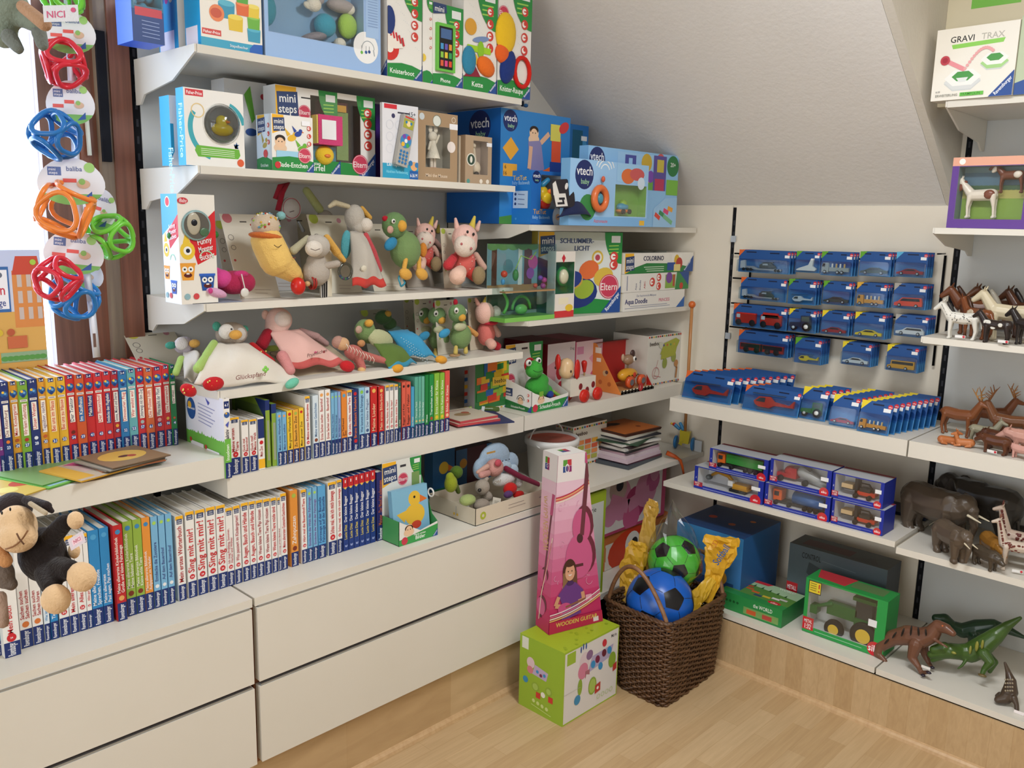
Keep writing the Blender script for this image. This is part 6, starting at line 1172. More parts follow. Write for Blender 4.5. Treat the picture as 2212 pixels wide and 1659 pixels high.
blobs(t, at, k, [('head', 'a89a8c', [('e', 500, 722, .02, 34, 26, 28)]), ('face', 'd6d2cc', [('e', 489, 716, .055, 17, 16, 10)]), ('face', 'c9c3bc', [('e', 519, 722, .05, 13, 14, 8)]), ('beak', 'd5a04e', [('e', 509, 723, .075, 14, 10, 10)]), ('ear', '4fa08c', [('e', 468, 705, .02, 9, 10, 7)]), ('ear', '4fa08c', [('e', 528, 711, .02, 9, 8, 7)]), ('pupil', '1c1a1a|pl', [('e', 500, 711, .085, 2, 2, 1.5)]),
  ('arm', 'a3bf68', [('l', 462, 742, .05, 446, 768, .09, 8, 9), ('l', 446, 768, .09, 428, 796, .13, 8, 10)]), ('arm', 'b82428', [('l', 545, 748, .04, 566, 766, .07, 9, 9), ('l', 566, 766, .07, 586, 782, .08, 9, 9)]), ('foot', 'c0242a', [('e', 407, 843, .185, 17, 12, 12, .6)]), ('foot', 'c0242a', [('e', 461, 829, .185, 22, 14, 12)]), ('foot', '6fc0a4', [('e', 631, 828, .185, 17, 10, 9, -.4)])])
drape(t, at, [(462, 742, .05), (536, 742, .05), (648, 822, .16), (418, 836, .17)], 'cloth_body', 'ddd5c8', nx=26, ny=18, wav=.009, seed=1)
q = B(); r = random.Random(9)
for cx, cy, rx in ((407, 843, 15), (461, 829, 19), (566, 766, 14)):
    for i in range(7): q.ell(at(cx+r.uniform(-rx, rx)*.8, cy+r.uniform(-8, 8), .198 if cy > 800 else .085), .0026, 'e6d070|cl', n=6, m=4)
q.build('dotted_pattern', t)
q = B(); p0 = at(500, 826, .17); p1 = at(590, 812, .168); U = (p1-p0).normalized(); Vv = V3(0, -.15, 1).normalized(); q.text('Glückspfand', p0+V3(0, -.025, .01), U, Vv, .014, '8a5a5a', w=.15); [q.ell(at(566, 796, .165)+V3(.006*math.cos(a_), -.02, .006*math.sin(a_)), (.005, .002, .005), '8ad05c|cl', n=8, m=5) for a_ in (0, 1.57, 3.14, 4.7)]; q.build('embroidery', t)
t, at, k = T4(640, .25, 'pink unicorn comforter blanket with red foot on its card')
backcard(t, .26, .22, 1.25, dx=.03, dy=-.13, col='d0c0a4')
blobs(t, at, k, [('head', 'e0bcb2', [('e', 602, 692, .03, 29, 27, 25), ('e', 598, 706, .03, 26, 20, 22)]), ('muzzle', 'ded2ca', [('e', 610, 690, .055, 19, 17, 14)]), ('ear', 'd8b4a8', [('e', 573, 680, .02, 8, 10, 5)]), ('horn', 'b8a44c', [('l', 596, 668, .02, 602, 660, .02, 5, 3)]), ('arm', '98202e', [('l', 578, 722, .04, 566, 744, .05, 12, 13)]), ('arm', 'b08c88', [('l', 650, 716, .03, 684, 728, .05, 8, 9), ('l', 684, 728, .05, 704, 742, .06, 8, 7)]), ('foot', 'c2282e', [('e', 750, 791, .17, 18, 12, 11, .3)]), ('leg', 'd08a88', [('l', 610, 770, .13, 627, 800, .17, 12, 10)])])
drape(t, at, [(582, 716, .05), (646, 712, .05), (742, 786, .15), (626, 796, .16)], 'cloth_body', 'dfb2a8', nx=22, ny=16, seed=6, hem='c8605c')
q = B(); p0 = at(652, 778, .16); p1 = at(700, 764, .15); q.text('Pruenkchen', p0+V3(0, -.03, .012), (p1-p0).normalized(), V3(0, -.2, 1).normalized(), .012, '6a4a4a', w=.09); q.ell(at(694, 759, .16)+V3(0, -.015, 0), (.004, .002, .004), 'b82c38|cl', n=8, m=5); q.ell(at(676, 760, .16)+V3(0, -.015, 0), (.006, .002, .004), 'c8607a|cl', n=8, m=5); q.build('embroidery', t)
t, at, k = T4(775, .36, 'small doll in red and white striped suit lying down')
blobs(t, at, k, [('head', 'cfa47c', [('e', 740, 743, .03, 15, 14, 13)]), ('hat', 'b0887a', [('e', 730, 739, .025, 14, 13, 11, -.5)]), ('body', 'b86a62', [('e', 764, 762, .03, 24, 17, 16, .4), ('l', 770, 768, .03, 782, 794, .05, 12, 9), ('l', 775, 765, .03, 835, 780, .06, 10, 7)]), ('hand', 'd8ac74', [('e', 842, 780, .062, 8, 7, 7)]), ('hand', 'd8ac74', [('e', 781, 800, .055, 9, 8, 8)]), ('hand', 'c08a5c', [('e', 780, 742, .02, 10, 8, 6)])])
q = B()
for i in range(9):
    p0 = at(750+7*i, 750+3.4*i, .062); q.tube([p0+V3(-.004, 0, .011), p0+V3(.002, -.004, 0), p0+V3(-.0, 0, -.012)], .0012, 'e2d6c8|cl', 5)
q.build('stripes', t)
t, at, k = T4(840, .22, 'green bird comforter in the dark gap behind another bird comforter')
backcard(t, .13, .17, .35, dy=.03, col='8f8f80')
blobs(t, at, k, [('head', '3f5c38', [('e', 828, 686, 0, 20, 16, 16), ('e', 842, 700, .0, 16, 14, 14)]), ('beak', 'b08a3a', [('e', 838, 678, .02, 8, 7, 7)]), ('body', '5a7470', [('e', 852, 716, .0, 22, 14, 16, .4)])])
t, at, k = T4(850, .33, 'green and blue dotted bird comforter with orange feet')
blobs(t, at, k, [('head', '76905c', [('e', 788, 714, .02, 23, 24, 20), ('e', 798, 724, .02, 20, 18, 18)]), ('beak', 'cf9c42', [('e', 797, 698, .05, 10, 8, 8)]), ('cheek', 'b89a88', [('e', 775, 712, .05, 8, 8, 4)]), ('collar', 'b2b48c', [('e', 822, 733, .045, 34, 20, 10, .35)]), ('foot', 'dc9c38', [('e', 858, 796, .115, 15, 9, 9)]), ('foot', 'dc9c38', [('e', 953, 777, .115, 16, 9, 9, .2)])])
drape(t, at, [(806, 742, .05), (850, 742, .05), (900, 784, .11), (842, 800, .115)], 'cloth_body', '5c7438', seed=8, hem='3f93b4')
drape(t, at, [(838, 716, .0), (880, 712, -.02), (948, 772, .1), (880, 770, .07)], 'cloth_wing', '3f93bc', seed=9)
q = B()
for i in range(40): q.ell(at(858+1.7*(i % 8)*2.6+i*.8, 728+(i//8)*9+(i % 8)*3, .05+.01*(i//8))+V3(0, -.022, 0), .0016, 'cfe2ea|cl', n=5, m=3)
q.build('dotted_pattern', t)
for j, (px, D, ddx, lab) in enumerate(((912, .19, -76, 'rearmost green bird on white card in lower plush row'), (935, .275, -44, 'middle green bird on white card in lower plush row'), (985, .36, 0, 'front green bird on card with beige ring, lower plush row'))):
    t, at, k = T4(px, D, lab, 'plush_toy'); t['category'] = 'plush toy'
    backcard(t, .095, .20, .1, dx=-.01 if j == 2 else .0, dy=.035, col='c6bfae')
    X = lambda x: x+ddx*(1 if j < 2 else 0); e = 0 if j == 2 else 6
    A2 = lambda x, y, d=0: at(X(x), y+e, d)
    blobs(t, A2, k, [('head', '6e8c5c', [('e', 988, 676, .02, 21, 20, 18)]), ('body', '76905c', [('e', 995, 726, .01, 26, 28, 22), ('e', 992, 702, .01, 17, 14, 14)]), ('beak', 'd09c42', [('e', 998, 686, .045, 9, 8, 8)]), ('crest', 'a82030', [('e', 984, 653, .02, 5, 7, 5)]), ('wing', '3f93bc', [('e', 960, 720, .02, 16, 9, 6, -.3)]), ('wing', 'cf9454', [('l', 1010, 708, .02, 1028, 722, .02, 5, 6)]), ('eye', 'e4e2d8', [('e', 986, 671, .042, 6, 6.5, 3)]), ('eye', 'e4e2d8', [('e', 1005, 673, .036, 5, 6, 3)]), ('pupil', '1c1a1a|pl', [('e', 986, 672, .048, 2.6, 2.6, 1.5)]), ('pupil', '1c1a1a|pl', [('e', 1006, 674, .042, 2.4, 2.4, 1.5)]), ('collar', 'b8b894', [('e', 994, 706, .035, 17, 9, 8)]), ('leg', 'c8b060', [('l', 985, 750, .03, 984, 762, .04, 4, 5)]), ('leg', 'c8b060', [('l', 1006, 748, .02, 1006, 760, .03, 4, 5)])])
    if j == 2: q = B(); c = at(982, 768, .05); q.tube([c+V3(.02*math.cos(i*PI/8), .014*math.sin(i*PI/8), .001) for i in range(16)], .0035, 'a8845c|pl', 8, closed=True); q.build('wooden_ring', t)
t, at, k = T4(1052, .34, 'pink plush unicorn with red scarf facing right, lower plush row', 'plush_toy'); t['category'] = 'plush toy'
backcard(t, .07, .20, .1, dx=-.025, dy=.03, col='cbbfa8')
blobs(t, at, k, [('head', 'e4b8aa', [('e', 1047, 676, .01, 23, 24, 20)]), ('muzzle', 'e2d4c8', [('e', 1069, 674, .02, 14, 14, 13)]), ('horn', 'c0aa4c', [('l', 1046, 655, .01, 1049, 643, .01, 5, 2)]), ('ear', 'd8a498', [('l', 1032, 656, 0, 1028, 646, 0, 5, 3)]), ('scarf', 'b82c3c', [('e', 1058, 697, .015, 20, 6, 16)]), ('body', 'd4746c', [('e', 1050, 720, .0, 21, 27, 19)]), ('arm', 'b0887c', [('l', 1068, 706, .02, 1076, 722, .03, 6, 7)]), ('leg', 'dca898', [('l', 1056, 738, .02, 1062, 744, .04, 10, 11)]), ('leg', 'b8303a', [('l', 1064, 742, .0, 1074, 748, .02, 9, 9)])])
# ================================================================== thick shelf near the corner
ZQ = ZK+.0008
def a(F, G, T, w, h, d, P):
    F.r(0, 0, 1, .05, 'e6e0d4'); [F.r(.05+.12*i, .01, .11+.12*i, .04, ('2a2a2a', 'c8402c', 'd8a83c', '2a5a9a')[i % 4]) for i in range(8)]
    r = random.Random(4)
    for i in range(34):
        u, v = r.uniform(.0, .85), r.uniform(.08, .85); s_ = r.uniform(.2, .34); F.p([(u, v), (u+s_, v+.02), (u+s_, v+.02+s_*.6), (u, v+s_*.6)], ('c8382c', 'd8b02c', '2f7a3c', '2a5fa0', 'd8702c', '8ab03c')[i % 6])
    F.r(.5, .5, 1, .68, 'e0b838'); F.t('beeboo', .56, .55, .09, '1c1c1c', w=.42)
    G.r(.4, 0, 1, 1, 'b8bcc0'); [G.p([(0, .15*i), (.3, .15*i+.03), (.3, .15*i+.1), (0, .15*i+.08)], ('d8b02c', '2a5fa0', 'c8382c')[i % 3]) for i in range(6)]
carton('toy_box', 'building block box printed all over with coloured blocks', 'toy box', LEFT, .30, 1026, 1098, 782, ZK, .06, '3a7a44', 'a8acb0', a)
def a(F, G, T, w, h, d, P):
    pass
loc, rz, at, k = frame(LEFT, 1190, .445, ZQ)
t = thing('toy_box', 'open white display tray with green plush frog and backing card', 'toy box', loc, rz)
pL = onz(1148, 888, ZQ); 
w = onx(1227, 858, .445).y-onx(1148, 880, .445).y; t.location.y = (onx(1227, 858, .445).y+onx(1148, 880, .445).y)/2; d = .15; loc = Vector(t.location); R_ = Matrix.Rotation(-rz, 3, 'Z')
def at2(x, y, D): return R_ @ (onx(x, y, D)-loc)
q = B(); hw = w/2
q.prism([(-hw, 0), (hw, 0), (hw, .055), (hw-.02, .052), (0, .045), (-hw+.02, .075), (-hw, .085)], 0, .0015, 'e8e6e0'); F = Face(q, (-hw, -.0001, 0), (w, 0, 0), (0, 0, .08)); F.p([(0, 0), (1, 0), (1, .5), (.6, .42), (0, .3)], '2b8b42'); rtri(F, .18); F.t('Schaukel-Frosch', .22, .12, .2, 'f2f6f0', w=.56); F.t('Lustiger', .4, .38, .14, 'f2f6f0', w=.3); F.c(.1, .2, .07, 'c8384a'); baby(F, .25, .62, .08); F.c(.25, .9, .06, '7ab03c')
q.prism([(0, 0), (d, 0), (d, .12), (0, .085)], -.0015, 0, 'e8e6e0', M=Matrix.Translation((-hw, 0, 0)) @ Matrix.Rotation(PI/2, 4, 'Z')); F = Face(q, (-hw-.0002, d, 0), (0, -d, 0), (0, 0, .085)); F.p([(0, 0), (1, 0), (1, .2), (0, .42)], '27763a'); F.t('Schaukel-Frosch', .25, .08, .1, 'f2f6f0', w=.6); F.p([(.85, 0), (1, 0), (1, .35)], '2b4f93'); F.r(.03, .6, .3, .98, '33456f'); F.t('mini', .06, .8, .12, 'ffffff', w=.2); F.t('steps', .06, .65, .12, 'ffffff', w=.2); F.ring(.6, .5, .14, .02, '4a4a44', a0=0, a1=PI); baby(F, .6, .5, .09); icons(F, .88, [.8, .55], .04)
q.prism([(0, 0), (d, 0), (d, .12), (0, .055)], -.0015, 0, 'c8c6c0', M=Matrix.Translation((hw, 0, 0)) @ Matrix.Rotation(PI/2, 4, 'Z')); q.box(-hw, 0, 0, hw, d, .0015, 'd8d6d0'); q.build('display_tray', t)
q = B(); hb = onx(1140, 740, .445-d).z-ZQ; F, G, T = faces(q, w, hb, .002, 'e6e4de'); q.v = [v+V3(0, d-.002, 0) for v in q.v]; F.O = F.O+V3(0, d-.002, 0); ms(F, -.02, .8, .3); F.r(.42, .9, .58, .93, '3a2a2a'); bubble(F, 1, 1, .38); eltern(F, .13, .42, .13); dots(F, 20); q.build('backing_card', t)
def AT(x, y, d_): return at2(x, y, .445-.05+d_)
blobs(t, AT, k, [('body', '3f9a3c', [('e', 1160, 838, .0, 30, 26, 24), ('e', 1166, 822, 0, 22, 16, 18), ('e', 1180, 846, .01, 16, 16, 14)]), ('head', '45a340', [('e', 1154, 800, .01, 21, 17, 18), ('e', 1155, 790, .01, 17, 12, 14)]), ('eye', 'e8e8e0', [('e', 1142, 784, .02, 7, 7, 6)]), ('eye', 'e8e8e0', [('e', 1163, 779, .02, 7, 7, 6)]), ('pupil', '1a1a1a|pl', [('e', 1144, 784, .036, 3, 3.4, 2)]), ('pupil', '1a1a1a|pl', [('e', 1165, 779, .036, 3, 3.4, 2)]), ('leg', '2a3f8a', [('e', 1187, 852, .03, 10, 9, 9)]), ('leg', '8ab84a', [('l', 1195, 846, .01, 1212, 858, .02, 4, 4)])])
q = B(); c = AT(1144, 788, -.03); q.tube([c+V3(.024*math.cos(i*PI/10), 0, .024*math.sin(i*PI/10)) for i in range(20)], .006, 'b8282c|fz', 8, closed=True); q.build('red_ring', t)
q = B(); q.tube([AT(1152+5*i, 800+[0, 3, 4, 3, 0][i], .058-.002*abs(i-2)) for i in range(5)], .0012, '1f4a1c|cl', 5); q.build('mouth', t)
# wooden pull dog
loc, rz, at, k = frame(LEFT, 1258, .435, ZQ); t = thing('wooden_pull_dog', 'white and red wooden pull along dog with red wheels', 'pull toy', loc, rz)
W_ = lambda x, y, dy: at(x, y, 0)+V3(0, dy, 0)
q = B(); p = at(1227, 862, 0); p2 = at(1287, 815, 0); q.box(p.x+.012, .0, .03, p2.x, .055, .105, 'ddd6c8|pl'); q.build('body', t, bevel=.009)
q = B(); q.limb(W_(1233, 804, .025), W_(1234, 790, .025), .032, .03, 'd9b88c|pl'); q.build('head', t)
q = B(); q.ell(W_(1247, 798, .0), (.017, .009, .042), 'c0241c|pl'); q.build('ear', t); q = B(); q.ell(W_(1221, 785, .04), (.009, .014, .034), 'c0241c|pl'); q.build('ear', t)
q = B(); q.limb(W_(1257, 803, .025), W_(1255, 820, .025), .012, .012, 'c0241c|pl'); q.build('neck', t)
q = B(); q.limb(W_(1272, 815, .025), W_(1272, 806, .025), .004, .004, 'a88a60|pl'); q.limb(W_(1272, 803, .025), W_(1272, 786, .025), .007, .013, 'c0241c|pl'); q.build('tail', t)
q = B(); [q.ell(W_(x, y, -.001), (.012, .003, .014), '7a1f22|pl') for x, y in ((1254, 835), (1268, 842), (1281, 830))]; q.ell(W_(1231, 802, -.006), (.004, .003, .006), '1c1414|pl'); q.build('painted_spots', t)
for x, y_ in ((1258, -.012), (1286, -.012), (1218, .058), (1250, .058)):
    q = B(); p = at(x, 850, 0); M = Matrix.Translation((p.x, y_+.006, .0275)) @ Matrix.Rotation(PI/2, 4, 'X'); q.lathe([(.0001, -.003), (.027, -.003), (.0275, 0)], 'e6e2da|pl', 22, M); q.lathe([(.0275, 0), (.0275, .011), (.022, .015), (.009, .015), (.006, .017), (.0001, .018)], 'c8281c|pl', 22, M); q.build('wheel', t)
def a(F, G, T, w, h, d, P): F.t('Dog', .82, .85, .05, '5a5a5a'); F.c(.45, .5, .14, 'b0202a', ry=.25); F.p([(.0, .6), (.35, .7), (.3, .3), (0, .3)], 'd8a0a8'); F.c(.3, .55, .04, '2a2020'); F.c(.5, .2, .1, 'b8283a'); F.c(.8, .15, .08, 'b8283a'); T.r(0, 0, 1, 1, '6f1220')
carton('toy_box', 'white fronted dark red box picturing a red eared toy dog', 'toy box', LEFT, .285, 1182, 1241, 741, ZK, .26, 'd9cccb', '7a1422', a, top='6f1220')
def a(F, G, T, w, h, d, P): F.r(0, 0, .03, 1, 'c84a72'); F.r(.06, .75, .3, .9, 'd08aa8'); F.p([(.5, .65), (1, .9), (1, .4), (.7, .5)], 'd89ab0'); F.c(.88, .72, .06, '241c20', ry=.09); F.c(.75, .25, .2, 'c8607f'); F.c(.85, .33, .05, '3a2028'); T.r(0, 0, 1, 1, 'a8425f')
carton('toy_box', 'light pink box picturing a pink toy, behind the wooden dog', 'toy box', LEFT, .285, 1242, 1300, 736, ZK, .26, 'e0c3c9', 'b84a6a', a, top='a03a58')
# orange wedge display box with insect car
loc, rz, at, k = frame(LEFT, 1376, .452, ZQ); y0 = onx(1342, 850, .452).y; y1 = onx(1412, 836, .452).y; w = y1-y0; t = thing('toy_box', 'orange triangular display box with yellow insect racing car', 'toy box', (.452, (y0+y1)/2, ZQ), rz); hw = w/2; loc = Vector(t.location)
H_ = onx(1291, 738, .27).z-ZQ; d = .17; q = B()
for s_ in (-1, 1):
    q.prism([(0, 0), (d, 0), (d, H_), (d-.02, H_)], -.0008, .0008, 'd8803c' if s_ < 0 else 'b82c24', M=Matrix.Translation((s_*hw, 0, 0)) @ Matrix.Rotation(PI/2, 4, 'Z'))
q.box(-hw, d-.002, 0, hw, d, H_, 'b8241f'); q.box(-hw, 0, 0, hw, d, .012, 'c8965c'); q.box(-hw, d-.02, H_-.0012, hw, d, H_, '8a2a20')
F = Face(q, (-hw, -.0002, 0), (w, 0, 0), (0, 0, .018)); q.box(-hw, 0, 0, hw, .0012, .018, 'e6dcc4')
for i in range(20):
    for j in range(2):
        if (i+j) % 2: F.r(i/20, j*.5, (i+1)/20, j*.5+.5, '2a2420')
F.clip = False; F.c(.58, 1.1, .075, 'b8343a'); F.t('1', .56, .7, .8, 'f2e6dc'); G = Face(q, (-hw-.0012, d, 0), (0, -d, 0), (0, 0, H_)); G.c(.45, .4, .08, 'c8a070'); G.c(.5, .42, .05, '5a3a34'); G.c(.3, .2, .06, 'b8602c'); G.c(.6, .18, .06, 'b8602c'); G.r(.1, .8, .3, .92, 'e6d8c8'); G.r(.15, .62, .3, .7, 'e6d8c8'); q.build('carton', t)
q = B(); q.ell((0, .06, .05), (.048, .022, .022), 'd89c2c|pl'); q.build('insect_body', t)
q = B(); q.ell((.0, .06, .1), (.024, .018, .017), '9a7a60|pl'); q.limb((0, .06, .085), (0, .06, .07), .003, .003, '7a6a50|pl'); q.ell((.03, .065, .115), (.012, .006, .014), '4a3430|pl'); q.ell((-.022, .065, .108), (.007, .005, .012), 'b89a80|pl'); q.build('insect_head', t)
q = B(); q.ell((.013, .044, .103), (.008, .004, .009), 'e8e6e0|pl'); q.ell((.014, .040, .103), (.004, .002, .005), '1a1a1a|pl'); q.build('eye', t)
q = B(); [q.box(-.03+.008*i, .0365, .047+.003*(i % 2), -.026+.008*i, .04, .05+.003*(i % 2), '2a2420|pl') for i in range(8)]; q.ell((.008, .037, .052), (.008, .002, .009), 'c8402c|pl'); q.build('painted_marks', t)
for x in (-.022, .04):
    q = B(); q.lathe([(.0001, 0), (.01, .001)], '6a6a70|pl', 18, Matrix.Translation((x, .0249, .032)) @ Matrix.Rotation(PI/2, 4, 'X')); q.lathe([(.0001, -.012), (.019, -.012), (.019, 0), (.0001, 0.0008)], 'd0562c|pl', 20, Matrix.Translation((x, .0262, .032)) @ Matrix.Rotation(PI/2, 4, 'X')); q.build('wheel', t)
for o in list(t.children):
    if o.name.split('.')[0] != 'carton':
        for v in o.data.vertices: v.co = Vector((v.co.x*1.4+.006, v.co.y*1.4-.018, v.co.z*1.4-.002))
def a(F, G, T, w, h, d, P):
    for i in range(16): F.r(.02+.06*i, .95, .06+.06*i, .985, ('c8402c', '2a2420', 'd8a83c', '5a8a4a', '8a2a34')[i % 5]); F.r(.02+.06*i, .01, .06+.06*i, .04, ('2a2420', 'd8a83c', '5a6aa0', 'c8402c')[i % 4])
    F.t('beeboo', .05, .8, .08, '3a2a20', w=.3); F.p([(.32, .75), (.42, .7), (.42, .84), (.3, .86)], 'c8c8b4'); F.p([(.35, .6), (.85, .72), (.92, .84), (.8, .9), (.45, .82)], 'a4a83a'); F.c(.5, .42, .07, '8f9a44', ry=.09); F.c(.76, .52, .07, '8f9a44', ry=.09); F.p([(.38, .5), (.8, .55), (.85, .75), (.4, .7)], 'a4a83a'); [F.c(.45+.1*i, .78, .02, c) for i, c in enumerate(('4a4a80', 'c8503c', '4a8a5a', 'c8a03c'))]; F.ring(.25, .25, .1, .012, 'c88a8a'); F.line([(.3, .5), (.2, .2), (.4, .15)], .008, 'b05a5a'); F.line([(.85, .08), (.87, .3), (.8, .4)], .05, 'b07a48'); F.c(.84, .38, .06, 'b8824e')
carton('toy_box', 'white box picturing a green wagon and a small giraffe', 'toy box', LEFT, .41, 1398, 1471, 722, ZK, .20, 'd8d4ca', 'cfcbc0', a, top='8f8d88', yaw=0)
# flat books left of these
def flat(loc, rz, w, l, h, col, top, lab, nm='picture_book', cat='book', grp=None, art=None):
    q = B(); q.box(-w/2, -l/2, 0, w/2, l/2, h, col); q2 = Face(q, (-w/2, -l/2, h), (w, 0, 0), (0, l, 0)); q2.r(0, 0, 1, 1, top)
    if art: art(q2)
    return tag(q.build(nm, loc=loc, rot=rz), lab, cat, grp)
p = onz(1010, 890, ZQ); 
flat((.37, onx(1040, 893, .37).y-.02, ZQ), 1.2, .2, .24, .005, '27305c', '2a3566', 'dark blue booklet lying under the red edged books')
flat((.37, onx(1005, 885, .37).y, ZQ+.0055), 1.42, .19, .19, .009, 'b8444a', 'cfc4ae', 'red edged picture book lying at the end of middle row', art=lambda F: (F.ring(.5, .5, .42, .02, 'b8605c'), F.c(.45, .55, .16, 'a8805a'), F.c(.55, .4, .1, 'b86a50')))
flat((.365, onx(1003, 885, .365).y, ZQ+.015), 1.5, .18, .18, .009, 'b8444a', 'd4c9b4', 'topmost red edged picture book with animal drawing', art=lambda F: (F.r(.04, .04, .96, .96, 'd8cdb8'), F.c(.45, .5, .2, 'a8906a', ry=.14), F.c(.6, .6, .09, 'b86a50'), F.line([(.15, .85), (.8, .85)], .03, 'b07a78')))
q = B(); q.tube([(-.09, .02, .008), (-.05, .0, .009), (0, .01, .009), (.04, -.01, .009), (.07, -.015, .009)], [.006, .008, .01, .012, .008], '4f6a2c|pl', 8); q.tube([(-.06, .0, .018), (-.03, .01, .019), (0, .01, .02)], .005, 'a8c83c|pl', 8)
tag(q.build('green_rattle_snake', loc=(.30, onx(1040, 868, .30).y, ZQ), rot=1.2), 'dark and light green wooden snake lying beside block box', 'toy snake')
q = B(); q.box(-.008, 0, 0, .008, .001, .022, 'dfe8ea'); tag(q.build('price_tag', loc=(.345, onx(1043, 865, .345).y, ZQ+.012), rot=(.0, .2, PI/2)), 'small white price tag standing on the green snake', 'tag')

# ================================================================== shelf with magazines and tub (z .69)
ZN = .7273
loc, rz, at, k = frame(LEFT, 1190, .36, ZN); rt = 57*k*.98; t = thing('plastic_tub', 'white lidded plastic tub with printed label and handle', 'tub', loc, rz); ht = .17
q = B(); q.lathe([(.0001, 0), (rt*.86, 0), (rt*.97, ht*.86), (rt*1.0, ht*.86)], 'd9d8d2|pl', 40); q.build('bucket', t)
q = B(); q.lathe([(rt*1.0, ht*.86), (rt*1.06, ht*.87), (rt*1.06, ht), (rt*1.0, ht+.004), (rt*.93, ht+.002), (rt*.93, ht-.006), (rt*.3, ht-.006), (.0001, ht-.006)], 'd9d9d6|pl', 40, cols=['d9d9d6|pl']*5+['c87060|pl']*2); q.build('lid', t)
q = B(); 
for i in range(-6, 7):
    a0 = -PI/2+i*.12; a1 = a0+.12; r0 = rt*.895; r1 = rt*.965
    q.add([(r0*math.cos(a0), r0*math.sin(a0), ht*.12), (r0*math.cos(a1), r0*math.sin(a1), ht*.12), (r1*math.cos(a1), r1*math.sin(a1), ht*.74), (r1*math.cos(a0), r1*math.sin(a0), ht*.74)], [(0, 1, 2, 3)], 'e2e0d8')
for i, c in ((-5, '2a2420'), (-3.4, '5a8a4a'), (-1.8, '3a78b0'), (0, 'c8402c'), (1.8, 'd8a83c'), (3.4, '2a2420')):
    a0 = -PI/2+i*.12; a1 = a0+.13; r0 = rt*.935; q.add([(r0*1.006*math.cos(a0), r0*1.006*math.sin(a0), ht*.35), (r0*1.006*math.cos(a1), r0*1.006*math.sin(a1), ht*.35), (r0*1.02*math.cos(a1), r0*1.02*math.sin(a1), ht*.55), (r0*1.02*math.cos(a0), r0*1.02*math.sin(a0), ht*.55)], [(0, 1, 2, 3)], c)
q.build('printed_label', t)
q = B(); q.tube([(rt*1.08*math.cos(PI*i/14), -.02-.03*math.sin(PI*i/14), ht*.93+.07*math.sin(PI*i/14)*-.4) for i in range(15)], .003, 'd0d2d0|pl', 8); q.tube([(rt*1.08*math.cos(PI*i/14)*.9, .03, ht*.93+.075*math.sin(PI*i/14)) for i in range(15)], .003, 'd0d2d0|pl', 8); q.build('handle', t)
def a(F, G, T, w, h, d, P):
    for H_ in (F, G):
        for i in range(14): H_.r(.03+.07*i, .92, .08+.07*i, .965, ('c8402c', '2a2420', 'd8a83c', '5a8a4a', '3a5aa0')[i % 5]); H_.r(.03+.07*i, .03, .08+.07*i, .07, ('2a2420', 'c8402c', '5a8a4a', 'd8a83c')[i % 4])
        H_.t('beeboo', .08, .76, .1, '4a3426', w=.35)
    for i in range(3):
        for j in range(4): F.r(.15+.2*i, .15+.13*j, .32+.2*i, .25+.13*j, ('c85a3c', 'd8a03c', 'a8a84a', 'd8864c')[(i+j) % 4])
    F.line([(.82, .08), (.84, .4), (.8, .5)], .07, 'b07a48'); F.c(.83, .48, .07, 'b07a48')
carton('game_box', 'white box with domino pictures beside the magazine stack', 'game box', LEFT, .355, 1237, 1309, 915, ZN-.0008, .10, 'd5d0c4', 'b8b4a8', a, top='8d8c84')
zz = ZN; r = random.Random(12); MX = .40
mg = [('4a5058', .30, .23, .012, .1, 'grey folder with white clasp'), ('5a3040', .26, .22, .005, .0, 'plum booklet'), ('c8b4c0', .27, .22, .012, .04, 'pink spiral pad'), ('cfc0c8', .26, .22, .012, .0, 'lilac spiral pad'), ('b89aa8', .26, .21, .008, -.03, 'rose spiral pad'), ('2a2a30', .26, .21, .006, .06, 'black booklet'), ('c8c6c2', .25, .21, .009, -.02, 'white edged book'), ('3a2a30', .24, .21, .006, .05, 'dark red booklet'), ('d2d0ca', .25, .21, .007, -.15, 'white paged book'), ('2a4a34', .27, .22, .004, .3, 'dark green booklet'), ('d2cfc6', .24, .20, .008, .06, 'thin white book'), ('2f3038', .25, .21, .005, -.1, 'black magazine'), ('d0ccc0', .24, .21, .010, .04, 'cream paged book'), ('5a2f24', .25, .21, .005, -.05, 'brown magazine')]
mc = onz(1385, 1000, ZN); yc = min(mc.y, -.165)
for i, (c, w_, l_, h_, a_, nm) in enumerate(mg):
    h_ *= 1.35; flat((MX+r.uniform(-.008, .008), yc+.005*math.sin(i*2), zz), PI/2+a_, w_, l_, h_-.0003, c, c, f'{nm}, {ordn(i)} from the bottom of the magazine stack', 'magazine', 'magazine'); zz += h_
flat((MX, yc, zz), PI/2-.05, .25, .22, .006, '3a2018', 'b0622c', 'orange brown magazine on top of the stack', 'magazine', 'magazine', art=lambda F: (F.p([(0, 1), (.3, .98), (.6, .8), (.2, .7), (0, .8)], '3a1c14'), F.c(.45, .75, .14, '2a1a18', ry=.07), F.c(.7, .35, .05, '6a3018'), F.r(0, 0, 1, .05, '5a2c18')))
q = B(); pts = [onx(1440, 978, .53), onx(1458, 986, .56), onx(1470, 995, .585), onx(1474, 1008, .592), onx(1477, 1024, .594)]; b0 = pts[0]; q.tube([p-b0 for p in pts], [.012, .009, .007, .006, .005], 'c85a24|pl', 8)
tag(q.build('orange_tool', loc=b0), 'curved orange plastic tool hanging over the corner shelf end', 'tool')
